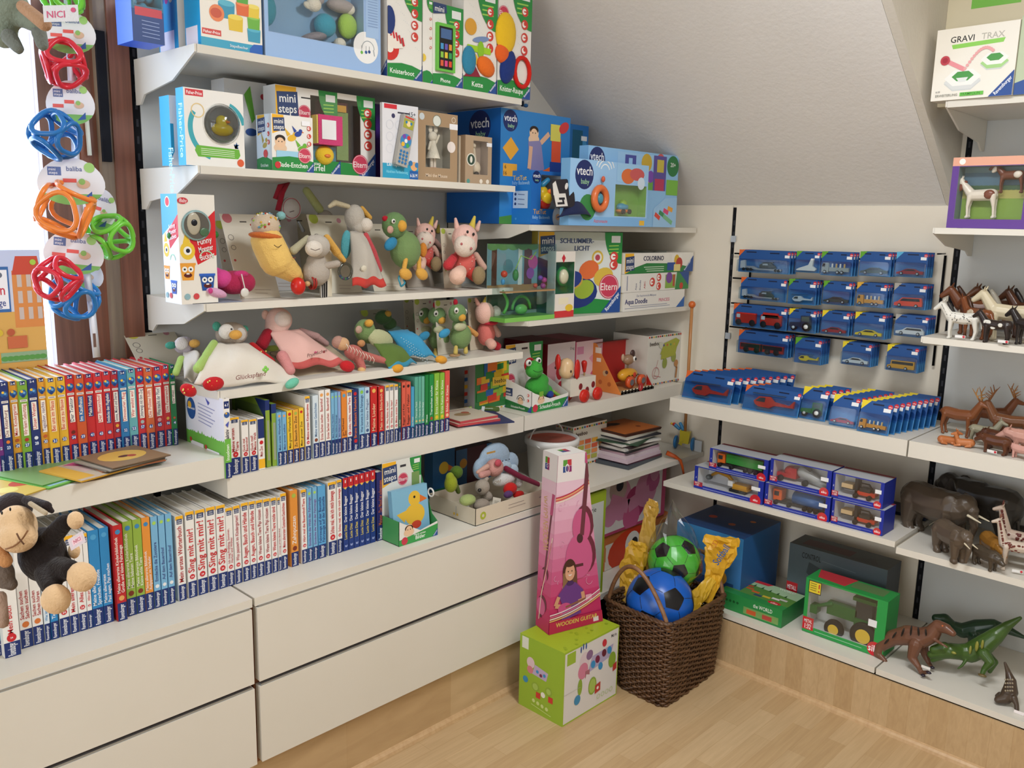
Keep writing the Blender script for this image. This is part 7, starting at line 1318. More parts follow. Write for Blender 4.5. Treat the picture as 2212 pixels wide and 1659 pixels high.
# push along toy with stick
p0 = ony(1495, 655, -.12); p1 = ony(1487, 905, -.20); t = thing('push_along_toy', 'yellow and blue push toy on a long wooden stick', 'push toy', (p1.x, p1.y, ZN), .3)
base = onz(1487, 968, ZN); t.location = Vector((base.x, min(base.y, -.06), ZN)); R_ = Matrix.Rotation(-.3, 3, 'Z'); kk = .00175
q = B(); top = R_ @ (ony(1495, 658, -.10)-t.location); q.tube([(0, .0, .07), top], .0075, 'b9804c|pl', 10); q.build('stick', t)
q = B(); q.ell(top, .017, 'd0682c|pl'); q.build('knob', t)
q = B(); q.prism([(-.022, .035), (.022, .03), (.028, .09), (-.022, .095)], -.012, .012, 'c8b82c|pl'); q.prism([(-.028, .03), (-.01, .02), (.0, .05)], -.014, -.010, 'b8a82c|pl'); q.build('body', t, bevel=.003)
for s_ in (-1, 1):
    q = B(); q.lathe([(.0001, -.006), (.028, -.006), (.032, -.003), (.032, .003), (.028, .006), (.0001, .006)], '2f78b4|pl', 22, Matrix.Translation((s_*.042, 0, .033)) @ Matrix.Rotation(PI/2, 4, 'Y')); q.build('wheel', t)
q = B(); q.limb((-.03, 0, .10), (-.05, 0, .115), .008, .009, '3a86b8|pl'); q.ell((-.055, 0, .118), .009, 'c8382c|pl'); q.ell((-.068, 0, .12), .006, 'd8b83a|pl'); q.limb((-.01, .0, .1), (-.025, 0, .125), .009, .008, '3a86b8|pl'); q.build('duck_head', t)
p = ony(1520, 925, -.08); q = B(); q.box(-.02, 0, 0, .02, .001, .055, 'c8cdd0'); tag(q.build('paper_tag', loc=(t.location.x+.07, -.05, ZN+.001)), 'pale paper tag beside the push along toy', 'tag')

# ================================================================== boxes on the floor level in the corner
def a(F, G, T, w, h, d, P):
    F.r(.06, .05, .94, .94, 'e2dcd8'); c = 'cf8aa8'; F.c(.35, .55, .14, c, ry=.18); F.c(.3, .76, .12, 'b8a098'); F.c(.32, .82, .05, '2a2a34'); F.c(.55, .42, .15, 'a83a68'); F.c(.7, .6, .16, 'cf8aa8'); F.c(.8, .72, .1, 'b85a88'); F.c(.82, .9, .07, c, ry=.1); F.c(.5, .2, .12, 'c8608a'); F.c(.2, .35, .1, c); F.t('Lily', .8, .88, .06, '4a4a4a', w=.15); F.line([(.2, .6), (.45, .4), (.75, .55)], .12, c)
YC = -.30
z_l = onx(1400, 1133, .44).z; z_o = .2275
z_l = max(z_l, .40)
carton('toy_box', 'pink and white box picturing a pink wooden pull animal', 'toy box', LEFT, .44, 1286, 1437, 1020, z_l, .16, 'b8446a', 'a8385c', a, h=None)
def a(F, G, T, w, h, d, P): F.r(.05, 0, 1, .72, 'e0d8cc'); F.c(.45, .35, .36, 'd0401f', ry=.2); F.c(.45, .5, .11, 'e8e4dc'); F.c(.48, .49, .05, '2a2a2a'); F.r(.02, .25, .06, .65, 'c8824a'); F.ring(.3, .22, .3, .02, 'b8a898', a0=3.4, a1=5.5)
carton('toy_box', 'orange and white box picturing a big red fish, behind the basket', 'toy box', LEFT, .43, 1300, 1440, 1136, z_o, .15, 'c8723a', 'b8622c', a, h=z_l-z_o-.0015)
for o in ():
    pass
B_ = B(); B_.box(0, -1.14, .0, .572, -.02, .2265, WHITE); o = B_.build('base_cabinet'); tag(o, 'low white base board in the corner under the stacked toy boxes', 'base')
def a(F, G, T, w, h, d, P): F.r(0, .9, 1, 1, '9ab02a'); F.t('Marie', .45, .82, .05, '4a4a4a', w=.3); F.c(.2, .3, .1, '7a4a30'); F.p([(0, 0), (1, 0), (1, .03), (0, .03)], '9ab02a'); F.r(.94, 0, 1, .9, '9ab02a'); T.r(0, 0, 1, 1, '9db52c'); T.c(.3, .5, .12, 'd8d0b8')
carton('toy_box', 'tall green and white box between guitar box and orange box', 'toy box', LEFT, .56, 1225, 1305, 1072, .2268, .085, 'cdd0cc', '9db52c', a, top='9db52c')
loc = ony(1552, 1290, -.30); loc.z = .2268
def a(F, G, T, w, h, d, P): F.p([(0, .5), (1, .7), (1, 1), (0, 1)], '3f86c0'); F.r(.05, .05, .9, .3, '2a4a80'); F.c(.6, .72, .1, 'c8603c'); F.c(.3, .4, .14, 'a84a30'); F.c(.7, .35, .1, 'd8a03c'); T.r(.05, .1, .95, .9, '1f3f6c'); T.c(.25, .5, .06, 'b8442c'); T.c(.6, .4, .05, 'a85a3c'); T.c(.75, .7, .04, 'c8702c')
carton('toy_box', 'large blue box on lowest shelf in the corner behind the basket', 'toy box', RIGHT, .45, 1459, 1602, 1143, .226, .32, '3f78b4', '2a5f9c', a, top='1f4476')

# ================================================================== cabinet top: duck book box, plush tray
y0, y1 = onx(862, 1156, .565).y, onx(945, 1128, .565).y; w = y1-y0; t = thing('toy_box', 'green and white display box holding a cloth duck book', 'toy box', (.565, (y0+y1)/2, ZCAB+.0008), PI/2-.0); hw = w/2; loc = Vector(t.location); hb = onx(850, 1000, .49).z-ZCAB; d = .09
q = B(); q.prism([(-hw, 0), (hw, 0), (hw, .05), (.1*hw, .035), (-hw, .085)], 0, .0015, 'e6e4de'); F = Face(q, (-hw, -.0001, 0), (w, 0, 0), (0, 0, .1)); F.p([(0, 0), (1, 0), (1, .42), (.6, .33), (0, .2)], '3a9a4c'); F.t('Bilder', .42, .08, .13, 'f2f6f0', w=.3); F.t('Meine ersten', .38, .22, .07, 'f2f6f0', w=.4); F.c(.14, .14, .08, 'c8384a'); baby(F, .25, .5, .11); rtri(F, .14)
q.box(-hw, 0, 0, hw, d, .0015, 'd8d6d0'); q.box(-hw, 0, 0, -hw+.0015, d, .085, '4a9a58'); q.prism([(0, 0), (d, 0), (d, .2), (.03, .07), (0, .05)], -.0015, 0, '3a8a48', M=Matrix.Translation((hw, 0, 0)) @ Matrix.Rotation(PI/2, 4, 'Z')); q.build('display_tray', t)
q = B(); F, G, T = faces(q, w, hb, .002, 'dfe0da'); q.v = [v+V3(0, d-.002, 0) for v in q.v]; F.O = F.O+V3(0, d-.002, 0); ms(F, .02, .74, .36); F.r(.45, .9, .6, .93, '3a3a40'); bubble(F, 1, 1, .3); eltern(F, .52, .74, .13); F.r(.75, .55, .95, .8, '7a9a5a'); q.build('backing_card', t)
q = B(); F, G, T = faces(q, w*.92, hb*.62, .02, '7fb4d0'); M = Matrix.Translation((0, .03, .012)) @ Matrix.Rotation(-.12, 4, 'X'); F.c(.62, .75, .17, 'e2b83a'); F.c(.6, .42, .28, 'e2b83a', ry=.24); F.p([(.1, .5), (.4, .55), (.3, .3)], 'e2b83a'); F.p([(.78, .8), (.98, .68), (.76, .64)], 'd8702c'); F.c(.62, .78, .03, '1c1c1c'); F.c(.62, .2, .14, 'c8442c', ry=.09); q.v = [M @ v for v in q.v]; q.build('cloth_book', t)
q = B(); q.tube([(hw*.95, .03+.014*math.cos(i*PI/6), hb*.55+.014*math.sin(i*PI/6)) for i in range(12)], .003, 'd8d8d4|pl', 7, closed=True); q.build('white_ring', t)
# tray
fl = onx(1027, 1131, .592); ZT2 = ZCAB+.0008; fr_y = onx(1195, 1080, .592).y
L_ = fr_y-fl.y; Dp = .25; yawt = 0
t = thing('display_tray', 'cream cardboard tray full of small plush toys', 'tray', (.592, fl.y, ZT2), PI/2)
q = B(); th = .0018; ht = .062
q.box(0, 0, 0, L_, Dp, th, 'cfc6b2'); q.box(0, 0, 0, L_, th, ht, 'd2c8b4'); q.box(0, 0, 0, th, Dp, ht, 'cfc4b0'); q.box(L_-th, 0, 0, L_, Dp, ht, 'cfc4b0'); q.box(0, Dp-th, 0, L_, Dp, ht, 'cfc4b0')
F = Face(q, (0, -.0002, 0), (L_, 0, 0), (0, 0, ht)); F.c(.09, .5, .035, 'a8b43c'); F.c(.09, .5, .014, 'd2c8b4'); F.line([(.4, .65), (.6, .66)], .006, '9a9084'); F.line([(.4, .45), (.62, .46)], .006, '9a9084'); F.line([(.8, .55), (.88, .56)], .01, '9a8a94'); G = Face(q, (-.0002, Dp, 0), (0, -Dp, 0), (0, 0, ht)); G.c(.55, .3, .02, 'd8b03c'); G.c(.62, .3, .02, 'd8b03c'); q.build('tray_box', t)
def tp(px, D, lab, z=ZT2+.004, nm='plush_toy', grp=None):
    loc, rz, at, k = frame(LEFT, px, D, z); return thing(nm, lab, 'plush toy', loc, rz, grp), at, k
t, at, k = tp(985, .43, 'green plush bird figure standing in the cream tray')
blobs(t, at, k, [('body', '8f9a2c', [('e', 974, 1045, .03, 15, 19, 14), ('e', 972, 1032, .03, 10, 12, 9)]), ('head', '4f6a24', [('e', 986, 1020, .01, 15, 14, 13)]), ('leg', '5a6a2c', [('l', 985, 1050, .02, 990, 1062, .02, 6, 5)])])
t, at, k = tp(1078, .435, 'big white and blue owl cushion behind the tray plush toys')
blobs(t, at, k, [('body', '9fb4c8', [('e', 1068, 990, .0, 45, 34, 16), ('e', 1100, 1000, 0, 26, 24, 14), ('e', 1040, 1012, 0, 22, 24, 14)]), ('scalloped_front', 'b4c8d8', [('e', 1078, 1012, .03, 38, 16, 10), ('e', 1106, 1018, .03, 18, 16, 9)]), ('white_belly', 'd8d8d4', [('e', 1090, 1035, .05, 36, 14, 10), ('e', 1120, 1042, .05, 10, 12, 8)]), ('ribbon', '7a1f3a|cl', [('l', 1093, 1012, .06, 1125, 1030, .07, 6, 6), ('l', 1125, 1030, .07, 1168, 1048, .08, 6, 5)])])
q = B(); [q.ell(at(1072+7*i, 1000-2*i, .045), (.003, .002, .003), '3a3a4a|cl', n=6, m=4) for i in range(5)]; q.box(at(1040, 978, .03).x, at(1040, 978, .03).y-.03, at(1040, 978, .03).z, at(1058, 970, .03).x, at(1058, 970, .03).y-.028, at(1058, 970, .03).z, 'b8904a'); q.text('OWI', at(1068, 1046, .075), V3(1, 0, 0), V3(0, 0, 1), .012, '8a7a5a'); q.build('embroidery', t)
t, at, k = tp(1070, .46, 'pink plush pig head lying on the owl cushion', z=ZT2+.03)
blobs(t, at, k, [('head', 'c49088', [('e', 1068, 1010, .03, 22, 19, 18)]), ('snout', 'b8505c', [('e', 1076, 1000, .06, 9, 8, 6)]), ('ear', 'c49a8c', [('l', 1052, 1008, .04, 1032, 1020, .04, 6, 4)]), ('arm', 'c49088', [('l', 1052, 1022, .04, 1040, 1026, .05, 8, 7)])])
t, at, k = tp(1044, .50, 'grey plush mouse with black nose in the tray')
blobs(t, at, k, [('head', '9a9084', [('e', 1042, 1052, .02, 17, 17, 15)]), ('ear', 'a09488', [('l', 1048, 1038, .02, 1052, 1034, .02, 5, 4)]), ('nose', '1c1a1a|pl', [('e', 1036, 1059, .045, 4.5, 4, 4)]), ('body', '9a9084', [('e', 1050, 1072, .0, 14, 12, 14)])])
t, at, k = tp(1010, .535, 'green and taupe plush turtle at the front of the tray')
blobs(t, at, k, [('body', '9aa86a', [('e', 1010, 1080, .0, 20, 12, 16)]), ('head', '8f8478', [('e', 1040, 1091, .015, 21, 14, 16)])])
t, at, k = tp(1098, .49, 'shiny red plush lobster lying in the tray')
blobs(t, at, k, [('body', 'c02420', [('e', 1102, 1056, .02, 18, 14, 13), ('e', 1120, 1068, .02, 16, 8, 9)]), ('belly', '5a3a68', [('e', 1098, 1068, .04, 12, 8, 8)])])
loc, rz, at, k = frame(LEFT, 1072, .545, ZT2+.03); q = B(); q.box(-.022, 0, -.014, .022, .001, .03, 'e2dccc'); F = Face(q, (-.022, -.0002, -.014), (.044, 0, 0), (0, 0, .044)); [F.line([(.2, .7-.12*i), (.75, .72-.12*i)], .05, 'a8a294') for i in range(4)]
tag(q.build('hang_tag', loc=loc, rot=(-.2, .35, PI/2)), 'square cream hang tag sticking up from the tray', 'tag')
t, at, k = tp(1000, .49, 'dark folded card with barcode between plush toys in tray', nm='label_card'); t['category'] = 'card'
q = B(); q.box(-.035, 0, .01, .03, .002, .045, 'c8c8c4'); F = Face(q, (-.035, -.0002, .01), (.065, 0, 0), (0, 0, .035)); F.p([(0, 0), (.3, 0), (.1, 1), (0, 1)], '2a2a30'); [F.line([(.55+.03*i, .3), (.55+.03*i, .8)], .012, '2a2a2a') for i in range(7)]; q.build('card', t)
def a(F, G, T, w, h, d, P): F.r(0, 0, .3, 1, '3a6a9a'); F.c(.2, .6, .1, 'd8982c'); F.r(.3, 0, .85, 1, '4a1622'); F.r(.85, 0, 1, 1, '2f6aa0')
carton('toy_box', 'dark red and blue box at the back behind the plush tray', 'toy box', LEFT, .20, 985, 1062, 965, ZCAB, .12, '4a1622', '3a2030', a)
def a(F, G, T, w, h, d, P): F.c(.5, .6, .22, 'e0b83a'); F.p([(.7, .65), (1, .55), (.7, .5)], 'd8702c'); F.r(0, 0, 1, .2, '2a6a4a')
carton('toy_box', 'blue box with yellow duck picture behind the duck book box', 'toy box', LEFT, .27, 935, 982, 968, ZCAB, .05, '2a5f90', '2a5f90', a)

# ================================================================== leaflets on the left thick shelf
ZE = ZK1+.0008
def lf(px, py, w_, l_, h_, a_, c, tp_, lab, dz=0, art=None): 
    p = onz(px, py, ZE+dz+h_); flat((p.x, p.y, ZE+dz), a_, w_, l_, h_, c, tp_, lab, 'leaflet', 'leaflet', None, art)
lf(40, 1045, .24, .18, .003, 2.0, 'b89a3c', 'c8a84a', 'yellow comic leaflet lying nearest the photo edge', 0, lambda F: (F.c(.6, .5, .2, 'b8442c', ry=.12), F.c(.3, .4, .1, 'd8c86a')))
lf(128, 1018, .23, .20, .004, 1.95, '5a9a3c', '6fae4c', 'green edged booklet with blue band on the left shelf', 0, lambda F: (F.r(.05, .6, .95, .95, '2f4a7c'), F.r(.05, .05, .95, .58, '8fb4c0'), F.p([(.25, .5), (.9, .55), (.8, .2), (.3, .15)], 'b8442c'), F.c(.7, .3, .09, 'd8b09a')))
lf(122, 1012, .23, .20, .003, 1.90, '4f8a34', '7a9a5c', 'second green booklet slightly turned beneath magazines', .0045)
lf(205, 1008, .20, .17, .004, 1.85, 'c8962c', 'b8a890', 'orange edged leaflet fan beside the green booklets', .008, lambda F: (F.r(.0, .1, .25, 1, 'd0a03a'), F.r(.3, .4, .7, .9, 'c8a8a0'), F.p([(.3, .95), (.5, .98), (.75, .4), (.6, .35)], 'b84a78')))
for i in range(7): lf(262+3*math.sin(i*2), 998-1*i, .17, .15, .0028, 1.7+.12*math.sin(i*1.3), ('6a7a80', '8a8a84', '7a6a5a', '8a9a7a', '9a5a3a', '6a5a48', '7a7468')[i], ('8a9aa0', 'a0a89a', '9a9084', '9ab08a', 'b0704a', '8a7a60', '9a9484')[i], f'small square booklet, {ordn(i)} from bottom of the booklet stack', .003*i)
lf(268, 985, .17, .17, .003, 1.75, '6a5440', '8a7050', 'brown square booklet with yellow oval on top of stack', .0225, lambda F: (F.c(.5, .55, .38, 'd8b050', ry=.3), F.c(.5, .5, .1, '5a2a20', ry=.06), F.c(.6, .45, .07, 'b0442c')))

# big picture board at the window
def a(F, G, T, w, h, d, P):
    F.r(0, .86, 1, 1, 'c4cdea'); F.r(0, .35, 1, .7, 'd8a85a'); F.r(.62, .62, 1, .9, 'd88a4a'); F.p([(.62, .88), (1, .88), (.96, .97), (.68, .97)], 'c84a38'); [F.r(.68+.12*i, .66+.08*j, .74+.12*i, .72+.08*j, 'c8b8b0') for i in range(3) for j in range(3)]
    F.r(0, .7, .58, .92, '3a6aa8'); F.r(0, .715, .56, .905, 'f0eef2'); F.t('Alles', .1, .84, .055, 'c8384a', w=.3); F.t('Fahren', .12, .785, .05, 'c8384a', w=.4); F.t('Fahrzeuge', .12, .73, .035, '3a4a8a', w=.4); F.c(.46, .88, .04, '6a7080'); F.c(.9, .94, .04, 'a8c84a')
    F.r(0, .45, 1, .5, '8fae8a'); [F.c(.45+.07*i, .47, .05, '5a9a4c', ry=.035) for i in range(8)]; F.p([(0, .4), (.4, .45), (.4, .5), (0, .58)], 'd0983c'); F.r(0, .22, 1, .38, '9fb4cc'); F.p([(.0, .32), (.75, .3), (.85, .34), (0, .37)], 'd8dee4'); F.r(0, 0, 1, .22, 'd0cfc8')
    F.c(.42, .17, .14, '8fb45a', ry=.05); F.c(.75, .15, .07, '6a4a48', ry=.05); F.c(.75, .18, .04, 'b0503c'); F.c(.35, .07, .17, 'c8c88a', ry=.05); F.c(.36, .08, .12, '5a80a8', ry=.03); rtri(F, .3); [F.c(.1+.15*i, .6, .05, ('b85a3c', '7a9ac0', 'd8b83c')[i % 3]) for i in range(4)]; F.r(.5, .52, .75, .58, 'c86a44')
carton('picture_board', 'large picture board book of vehicles leaning at the window', 'board book', LEFT, .036, -70, 101, 540, ZK1, .012, 'cdd0e0', 'b8bcd0', a)
# ================================================================== things on the floor
n_ = onz(1214, 1571, 0); l_ = onz(1118, 1521, 0); r_ = onz(1331, 1500, 0)
u = (r_-n_); wbx = u.length; ang = math.atan2(u.y, u.x); v = (l_-n_); dbx = v.length
hbx = None
for i in range(400):
    z = .15+i*.0006
    if proj((n_.x, n_.y, z))[1] <= 1412: hbx = z; break
def a(F, G, T, w, h, d, P):
    F.r(.015, .02, .985, .975, 'dcdad8'); F.p([(.05, .8), (.2, .8), (.2, .96), (.05, .96)], '9ab83a'); F.t('Marie', .85, .88, .05, '3a3a3a', w=.1)
    F.p([(.42, .55), (.85, .62), (.9, .78), (.5, .76)], 'b0a8c8'); F.c(.36, .74, .09, 'd8c8d0', ry=.12); F.c(.34, .62, .09, 'cf7f9a', ry=.1); F.c(.45, .8, .06, '8a6a90'); F.r(.38, .5, .46, .6, 'a86a78'); F.p([(.35, .3), (.47, .3), (.47, .52), (.4, .55)], 'e0d8dc')
    for x, y in ((.29, .93), (.33, .96), (.38, .95)): F.c(x, y, .012, '3a5a9a', ry=.04)
    for x, y, c in ((.52, .64, '3a90c8'), (.6, .68, '7a2a4a'), (.66, .56, '3a90c8'), (.72, .72, '6a2a3a'), (.82, .72, '3a90c8'), (.72, .86, 'c83a44')): F.c(x, y, .04, c, ry=.05, rot=.4)
    F.c(.52, .34, .075, '8aa83a', ry=.11); F.c(.52, .34, .06, 'a4bf5c', ry=.09); F.c(.88, .56, .07, '8aa83a', ry=.1); F.c(.29, .42, .04, '8aa83a', ry=.1); F.c(.25, .26, .055, '3a8ab8', ry=.06); F.p([(.57, .2), (.67, .22), (.67, .34), (.57, .32)], 'b83a34'); F.c(.62, .27, .02, 'e8e0dc'); F.p([(.9, .38), (.97, .4), (.97, .5), (.9, .48)], 'b83a34')
    [F.ring(.64+.08*i, .14, .03, .006, 'b4cf8a') for i in range(4)]; F.line([(.0, .42), (.3, .42)], .004, 'b8b4b0')
    G.r(.05, .82, .2, .98, 'd8dcd0'); G.p([(.3, .52), (.62, .5), (.66, .62), (.36, .66)], 'b8a8c8'); G.c(.26, .66, .09, 'd8c0c8', ry=.1); G.c(.25, .56, .07, 'cf7f8a'); G.c(.38, .36, .09, '8aa83a', ry=.08); G.c(.38, .36, .06, 'a4bf5c'); G.c(.68, .38, .08, '8aa83a'); G.c(.68, .38, .05, 'a4bf5c'); G.c(.15, .4, .06, '3a8ab8'); G.r(.4, .22, .5, .3, 'c83a34'); G.r(.68, .24, .78, .32, 'c83a34'); G.c(.56, .3, .05, 'e6e4dc'); [G.c(.35+.1*i, .16-.01*i, .035, 'c8d88a') for i in range(4)]; G.line([(.3, .1), (.75, .06)], .012, 'c8d88a')
    for x, y, c in ((.42, .58, '3a90c8'), (.5, .55, '7a2a4a'), (.58, .57, '3a90c8')): G.c(x, y, .03, c)
    T.r(0, 0, 1, 1, '9fb52a'); T.c(.72, .72, .12, 'd8ccc0', ry=.1)
    r = random.Random(2); [T.c(r.random()*.9+.05, r.random()*.9+.05, .02, '90a824') for _ in range(30)]
carton('toy_box', 'green and white cube box with pull cow picture standing on the floor', 'toy box', None, 0, 0, 0, 0, 0, dbx, '9cb833', '93b336', a, at=((n_+r_)/2), w=wbx, h=hbx, yaw=ang, top='a3b92c')
# guitar box
ZG = hbx+.0012
A_ = onz(1184, 1371, ZG); L_ = onz(1157, 1349, ZG); R__ = onz(1301, 1340, ZG)
best = None
for i in range(500):                                    # height at which the near upper corner lies over the leaning edge
    z = ZG+.3+i*.001; p = onz(1206, 985, z); q_ = (p.xy-A_.xy).length
    if best is None or abs(q_-.028) < best[0]: best = (abs(q_-.028), z)
zt = best[1]; At = onz(1206, 985, zt); Lt = onz(1174, 972, zt); Rt = onz(1266, 976, zt)
gb = (A_+R__)/2; t = thing('guitar_box', 'tall pink tapering wooden guitar box standing on the green box', 'guitar box', gb, 0)
Bk = L_+(R__-A_); Bt = Lt+(Rt-At)
q = B(); P8 = [p-gb for p in (A_, R__, Bk, L_, At, Rt, Bt, Lt)]
q.add(P8, [(0, 1, 5, 4), (1, 2, 6, 5), (2, 3, 7, 6), (3, 0, 4, 7), (4, 5, 6, 7), (0, 3, 2, 1)], 'cf6fa0')
class TFace(Face):
    """printed face over a four sided panel that narrows upwards"""
    def __init__(s, b, p0, p1, p2, p3, d=.00006):
        s.b = b; s.c4 = [Vector(x) for x in (p0, p1, p2, p3)]; s.U = s.c4[1]-s.c4[0]; s.V = s.c4[3]-s.c4[0]; s.w = s.U.length; s.h = s.V.length; s.N = s.U.cross(s.V).normalized(); s.k = 1; s.d = d; s.O = s.c4[0]
    def P(s, u, v): a_, b_, c_, d_ = s.c4; return (a_*(1-u)+b_*u)*(1-v)+(d_*(1-u)+c_*u)*v+s.N*(s.d*s.k)
F = TFace(q, P8[0], P8[1], P8[5], P8[4]); G = TFace(q, P8[3], P8[0], P8[4], P8[7])
for H_ in (F, G):
    for i, c in enumerate(('b8285c', 'bd2f64', 'c23a6e', 'c64a7b', 'ca5c8a', 'ce6e98', 'd380a5', 'd891b1', 'dca0bb', 'dfacc4', 'e2b8cc', 'e4c2d3')): H_.r(0, i*.0715, 1, (i+1)*.0715+.001, c)
    H_.r(0, .855, 1, 1, 'e4dede')
    for i, (a_, b_, c) in enumerate(((0, .905, '2a4a8a'), (.09, .905, '8a2a6a'), (0, .94, '5a9a3c'), (.09, .94, 'c03a44'))): H_.r(.18+a_*1.6, b_, .18+a_*1.6+.14, b_+.033, c)
    H_.ring(.32, .925, .07, .02, 'e8e4e6')
def swoosh(F, v, c, t_, rise=.05): F.line([(i/10, v+rise*(i/10)**1.8) for i in range(11)], t_, c)
for i in range(4): swoosh(F, .77-.008*i, ('b8304a', 'e0a878', 'c85a5a', 'e6d0c8')[i], .03, .07)
r = random.Random(8)
for i in range(26): F.ring(r.uniform(.08, .9), r.uniform(.25, .74), r.uniform(.03, .07), .008, 'dba0be', a0=r.uniform(0, 3), a1=r.uniform(3, 6))
def gtr(F, u, v, s, flip=1):                              # guitar picture, leaning right
    F.line([(u+.1*s*flip, v+.3*s), (u+.42*s*flip, v+.62*s)], .16*s, 'e39cc0') if False else None
    F.c(u+.1*s, v+.02*s, .36*s, '6a2a3c', ry=.42*s); F.c(u+.2*s, v+.22*s, .28*s, '6a2a3c', ry=.32*s)
    F.c(u, v, .36*s, 'c95c8c', ry=.42*s); F.c(u+.1*s, v+.2*s, .27*s, 'c95c8c', ry=.32*s); F.c(u+.04*s, v+.12*s, .09*s, '4a2a30'); F.r(u-.14*s, v-.07*s, u+.1*s, v-.05*s, '5a2a34')
    F.line([(u+.1*s, v+.14*s), (u+.48*s, v+.62*s)], .12*s, '6a3440'); F.line([(u+.46*s, v+.6*s), (u+.56*s, v+.73*s)], .2*s, 'b84a78')
gtr(F, .60, .42, .86); gtr(G, .36, .13, .9) 
F.c(.38, .345, .15, '4a2c24', ry=.2); F.r(.24, .235, .34, .34, '8a6848'); F.r(.44, .235, .54, .34, '6a4834'); F.c(.39, .34, .105, 'd8a284', ry=.14); F.c(.385, .388, .11, '4a2c24', ry=.05); F.c(.35, .345, .012, '2a1c18'); F.c(.43, .345, .012, '2a1c18'); F.ring(.39, .335, .045, .01, 'f0e4e0', a0=3.6, a1=5.8); F.c(.39, .322, .03, 'e8dcd8', ry=.012)
F.p([(.15, .22), (.3, .275), (.5, .275), (.66, .22), (.6, .16), (.56, .12), (.24, .12), (.22, .17)], '6a3a86'); F.c(.39, .275, .08, '4a2860', ry=.04); F.line([(.16, .21), (.1, .16), (.3, .14)], .07, 'cf9878'); F.line([(.64, .21), (.66, .16), (.55, .155)], .07, 'cf9878'); F.c(.28, .135, .13, 'c85088', ry=.09); F.line([(.3, .14), (.7, .165)], .035, '8a5a48'); F.r(.7, .15, .82, .185, 'e0a0b8'); F.p([(.22, .06), (.6, .085), (.56, .13), (.24, .12)], '6a3a86')
for i in range(4): swoosh(F, .075+.012*i, ('e0b06a', 'ecdccc', 'd8688c', 'e8d0d8')[i], .02, .09)
F.r(0, 0, 1, .07, 'b8244f')
[F.t('WOODEN GUITAR', .12+e, .034, .025, 'd8b45a', w=.76) for e in (0, .004)]; F.r(.82, .012, .92, .04, 'e4d4dc')
G.t('WOODEN GUITAR', .72, .46, .055, 'd0a870', w=1.9*1.2, rot=PI/2+.09); G.line([(.95, .55), (.75, .42), (.35, .2), (.25, .05)], .05, 'ecd8c8'); G.line([(.9, .52), (.7, .4), (.3, .2)], .03, 'c03048')
q.build('carton', t)
q = B(); TT = TFace(q, P8[4], P8[5], P8[6], P8[7]); TT.r(0, 0, 1, 1, 'e8e6e2'); TT.r(.35, .35, .5, .55, '2a4a8a'); TT.r(.5, .35, .65, .55, '8a2a6a'); TT.r(.35, .55, .5, .75, '5a9a3c'); TT.r(.5, .55, .65, .75, 'c03a44'); q.build('lid', t)

# ---------------- wicker basket
bn = onz(1434, 1532, 0); bl = onz(1334, 1482, 0); br_ = onz(1546, 1450, 0)
e1 = (bl-bn); e2 = (br_-bn); bc = bn+(e1+e2)/2; hB = .335
rim_n = None
fn = onz(1449, 1352, hB); flr = onz(1300, 1290, hB); frr = onz(1574, 1282, hB)
rc = fn+((flr-fn)+(frr-fn))/2
e1t = flr-fn; e2t = frr-fn
t = thing('wicker_basket', 'dark brown square wicker basket with two arched handles', 'basket', (bc.x, bc.y, 0))
def bpt(s_, v, out=0.0):
    """point of the wicker wall: s_ 0..4 round the square, v 0..1 up"""
    k = int(s_) % 4; f = s_-int(s_)
    cs = [(0, 0), (0, 1), (1, 1), (1, 0)]; a_, b_ = cs[k], cs[(k+1) % 4]; x = a_[0]*(1-f)+b_[0]*f; y = a_[1]*(1-f)+b_[1]*f
    x = .5+(x-.5)*(1-.04*(abs(x-.5)*2)**6*(abs(y-.5)*2)**6*2); y = .5+(y-.5)*(1-.04*(abs(x-.5)*2)**6*(abs(y-.5)*2)**6*2)
    lo = bn+e1*y+e2*x; hi = fn+e1t*y+e2t*x; p = lo*(1-v)+hi*v; vv = v**.85; p = lo*(1-vv)+hi*vv; p.z = hB*v
    c = bc*(1-v)+rc*v; c.z = p.z; d_ = (p-c); p = c+d_*(1+out/d_.length)
    return p-Vector((bc.x, bc.y, 0))
WICK = nodes_mat('brown_willow', wood_nodes('3f2a1a', '6a4a30', (8, 8, 60)))
WICL = nodes_mat('peeled_willow', wood_nodes('6f4a30', '8f6a4a', (8, 8, 20)))
q = B(); NS = 11; rows_ = 34
for j in range(rows_):
    v = (j+.5)/rows_; sg = 1 if j % 2 else -1
    pts = [bpt(4*i/(4*NS*4), v+.003*math.sin(i*.7+j), .006*sg*math.sin(PI*4*NS*(i/(4*NS*4)))) for i in range(4*NS*4)]
    q.tube(pts, .0056 if 10 < j < 14 else .0050, WICK, 5, closed=True)
q.build('woven_wall', t)
q = B()
for i in range(4*NS): s_ = 4*(i+.5)/(4*NS)+.0; q.tube([bpt(s_, v/6) for v in range(7)], .0042, WICK, 6)
q.build('upright_stakes', t)
q = B()
for kk_ in range(3): q.tube([bpt(4*i/96, .985+.012*math.sin(i*1.3+kk_*2.1), .006*math.cos(i*1.3+kk_*2.1)) for i in range(96)], .0065, WICK, 6, closed=True)
q.build('rim', t)
q = B(); q.add([bpt(s_, .03) for s_ in (0, 1, 2, 3)], [(0, 1, 2, 3)], WICK); q.build('base', t)
def handle(sa, sb, top, lean):
    a_ = bpt(sa, .9); b_ = bpt(sb, .9); q = B(); pts = []
    for i in range(25):
        f = i/24; p = a_*(1-f)+b_*f; h_ = (math.sin(PI*f))**.75; p = p+Vector((0, 0, top*h_))+lean*h_; pts.append(p)
    q.tube(pts, .0085, WICL, 10); q.build('handle', t)
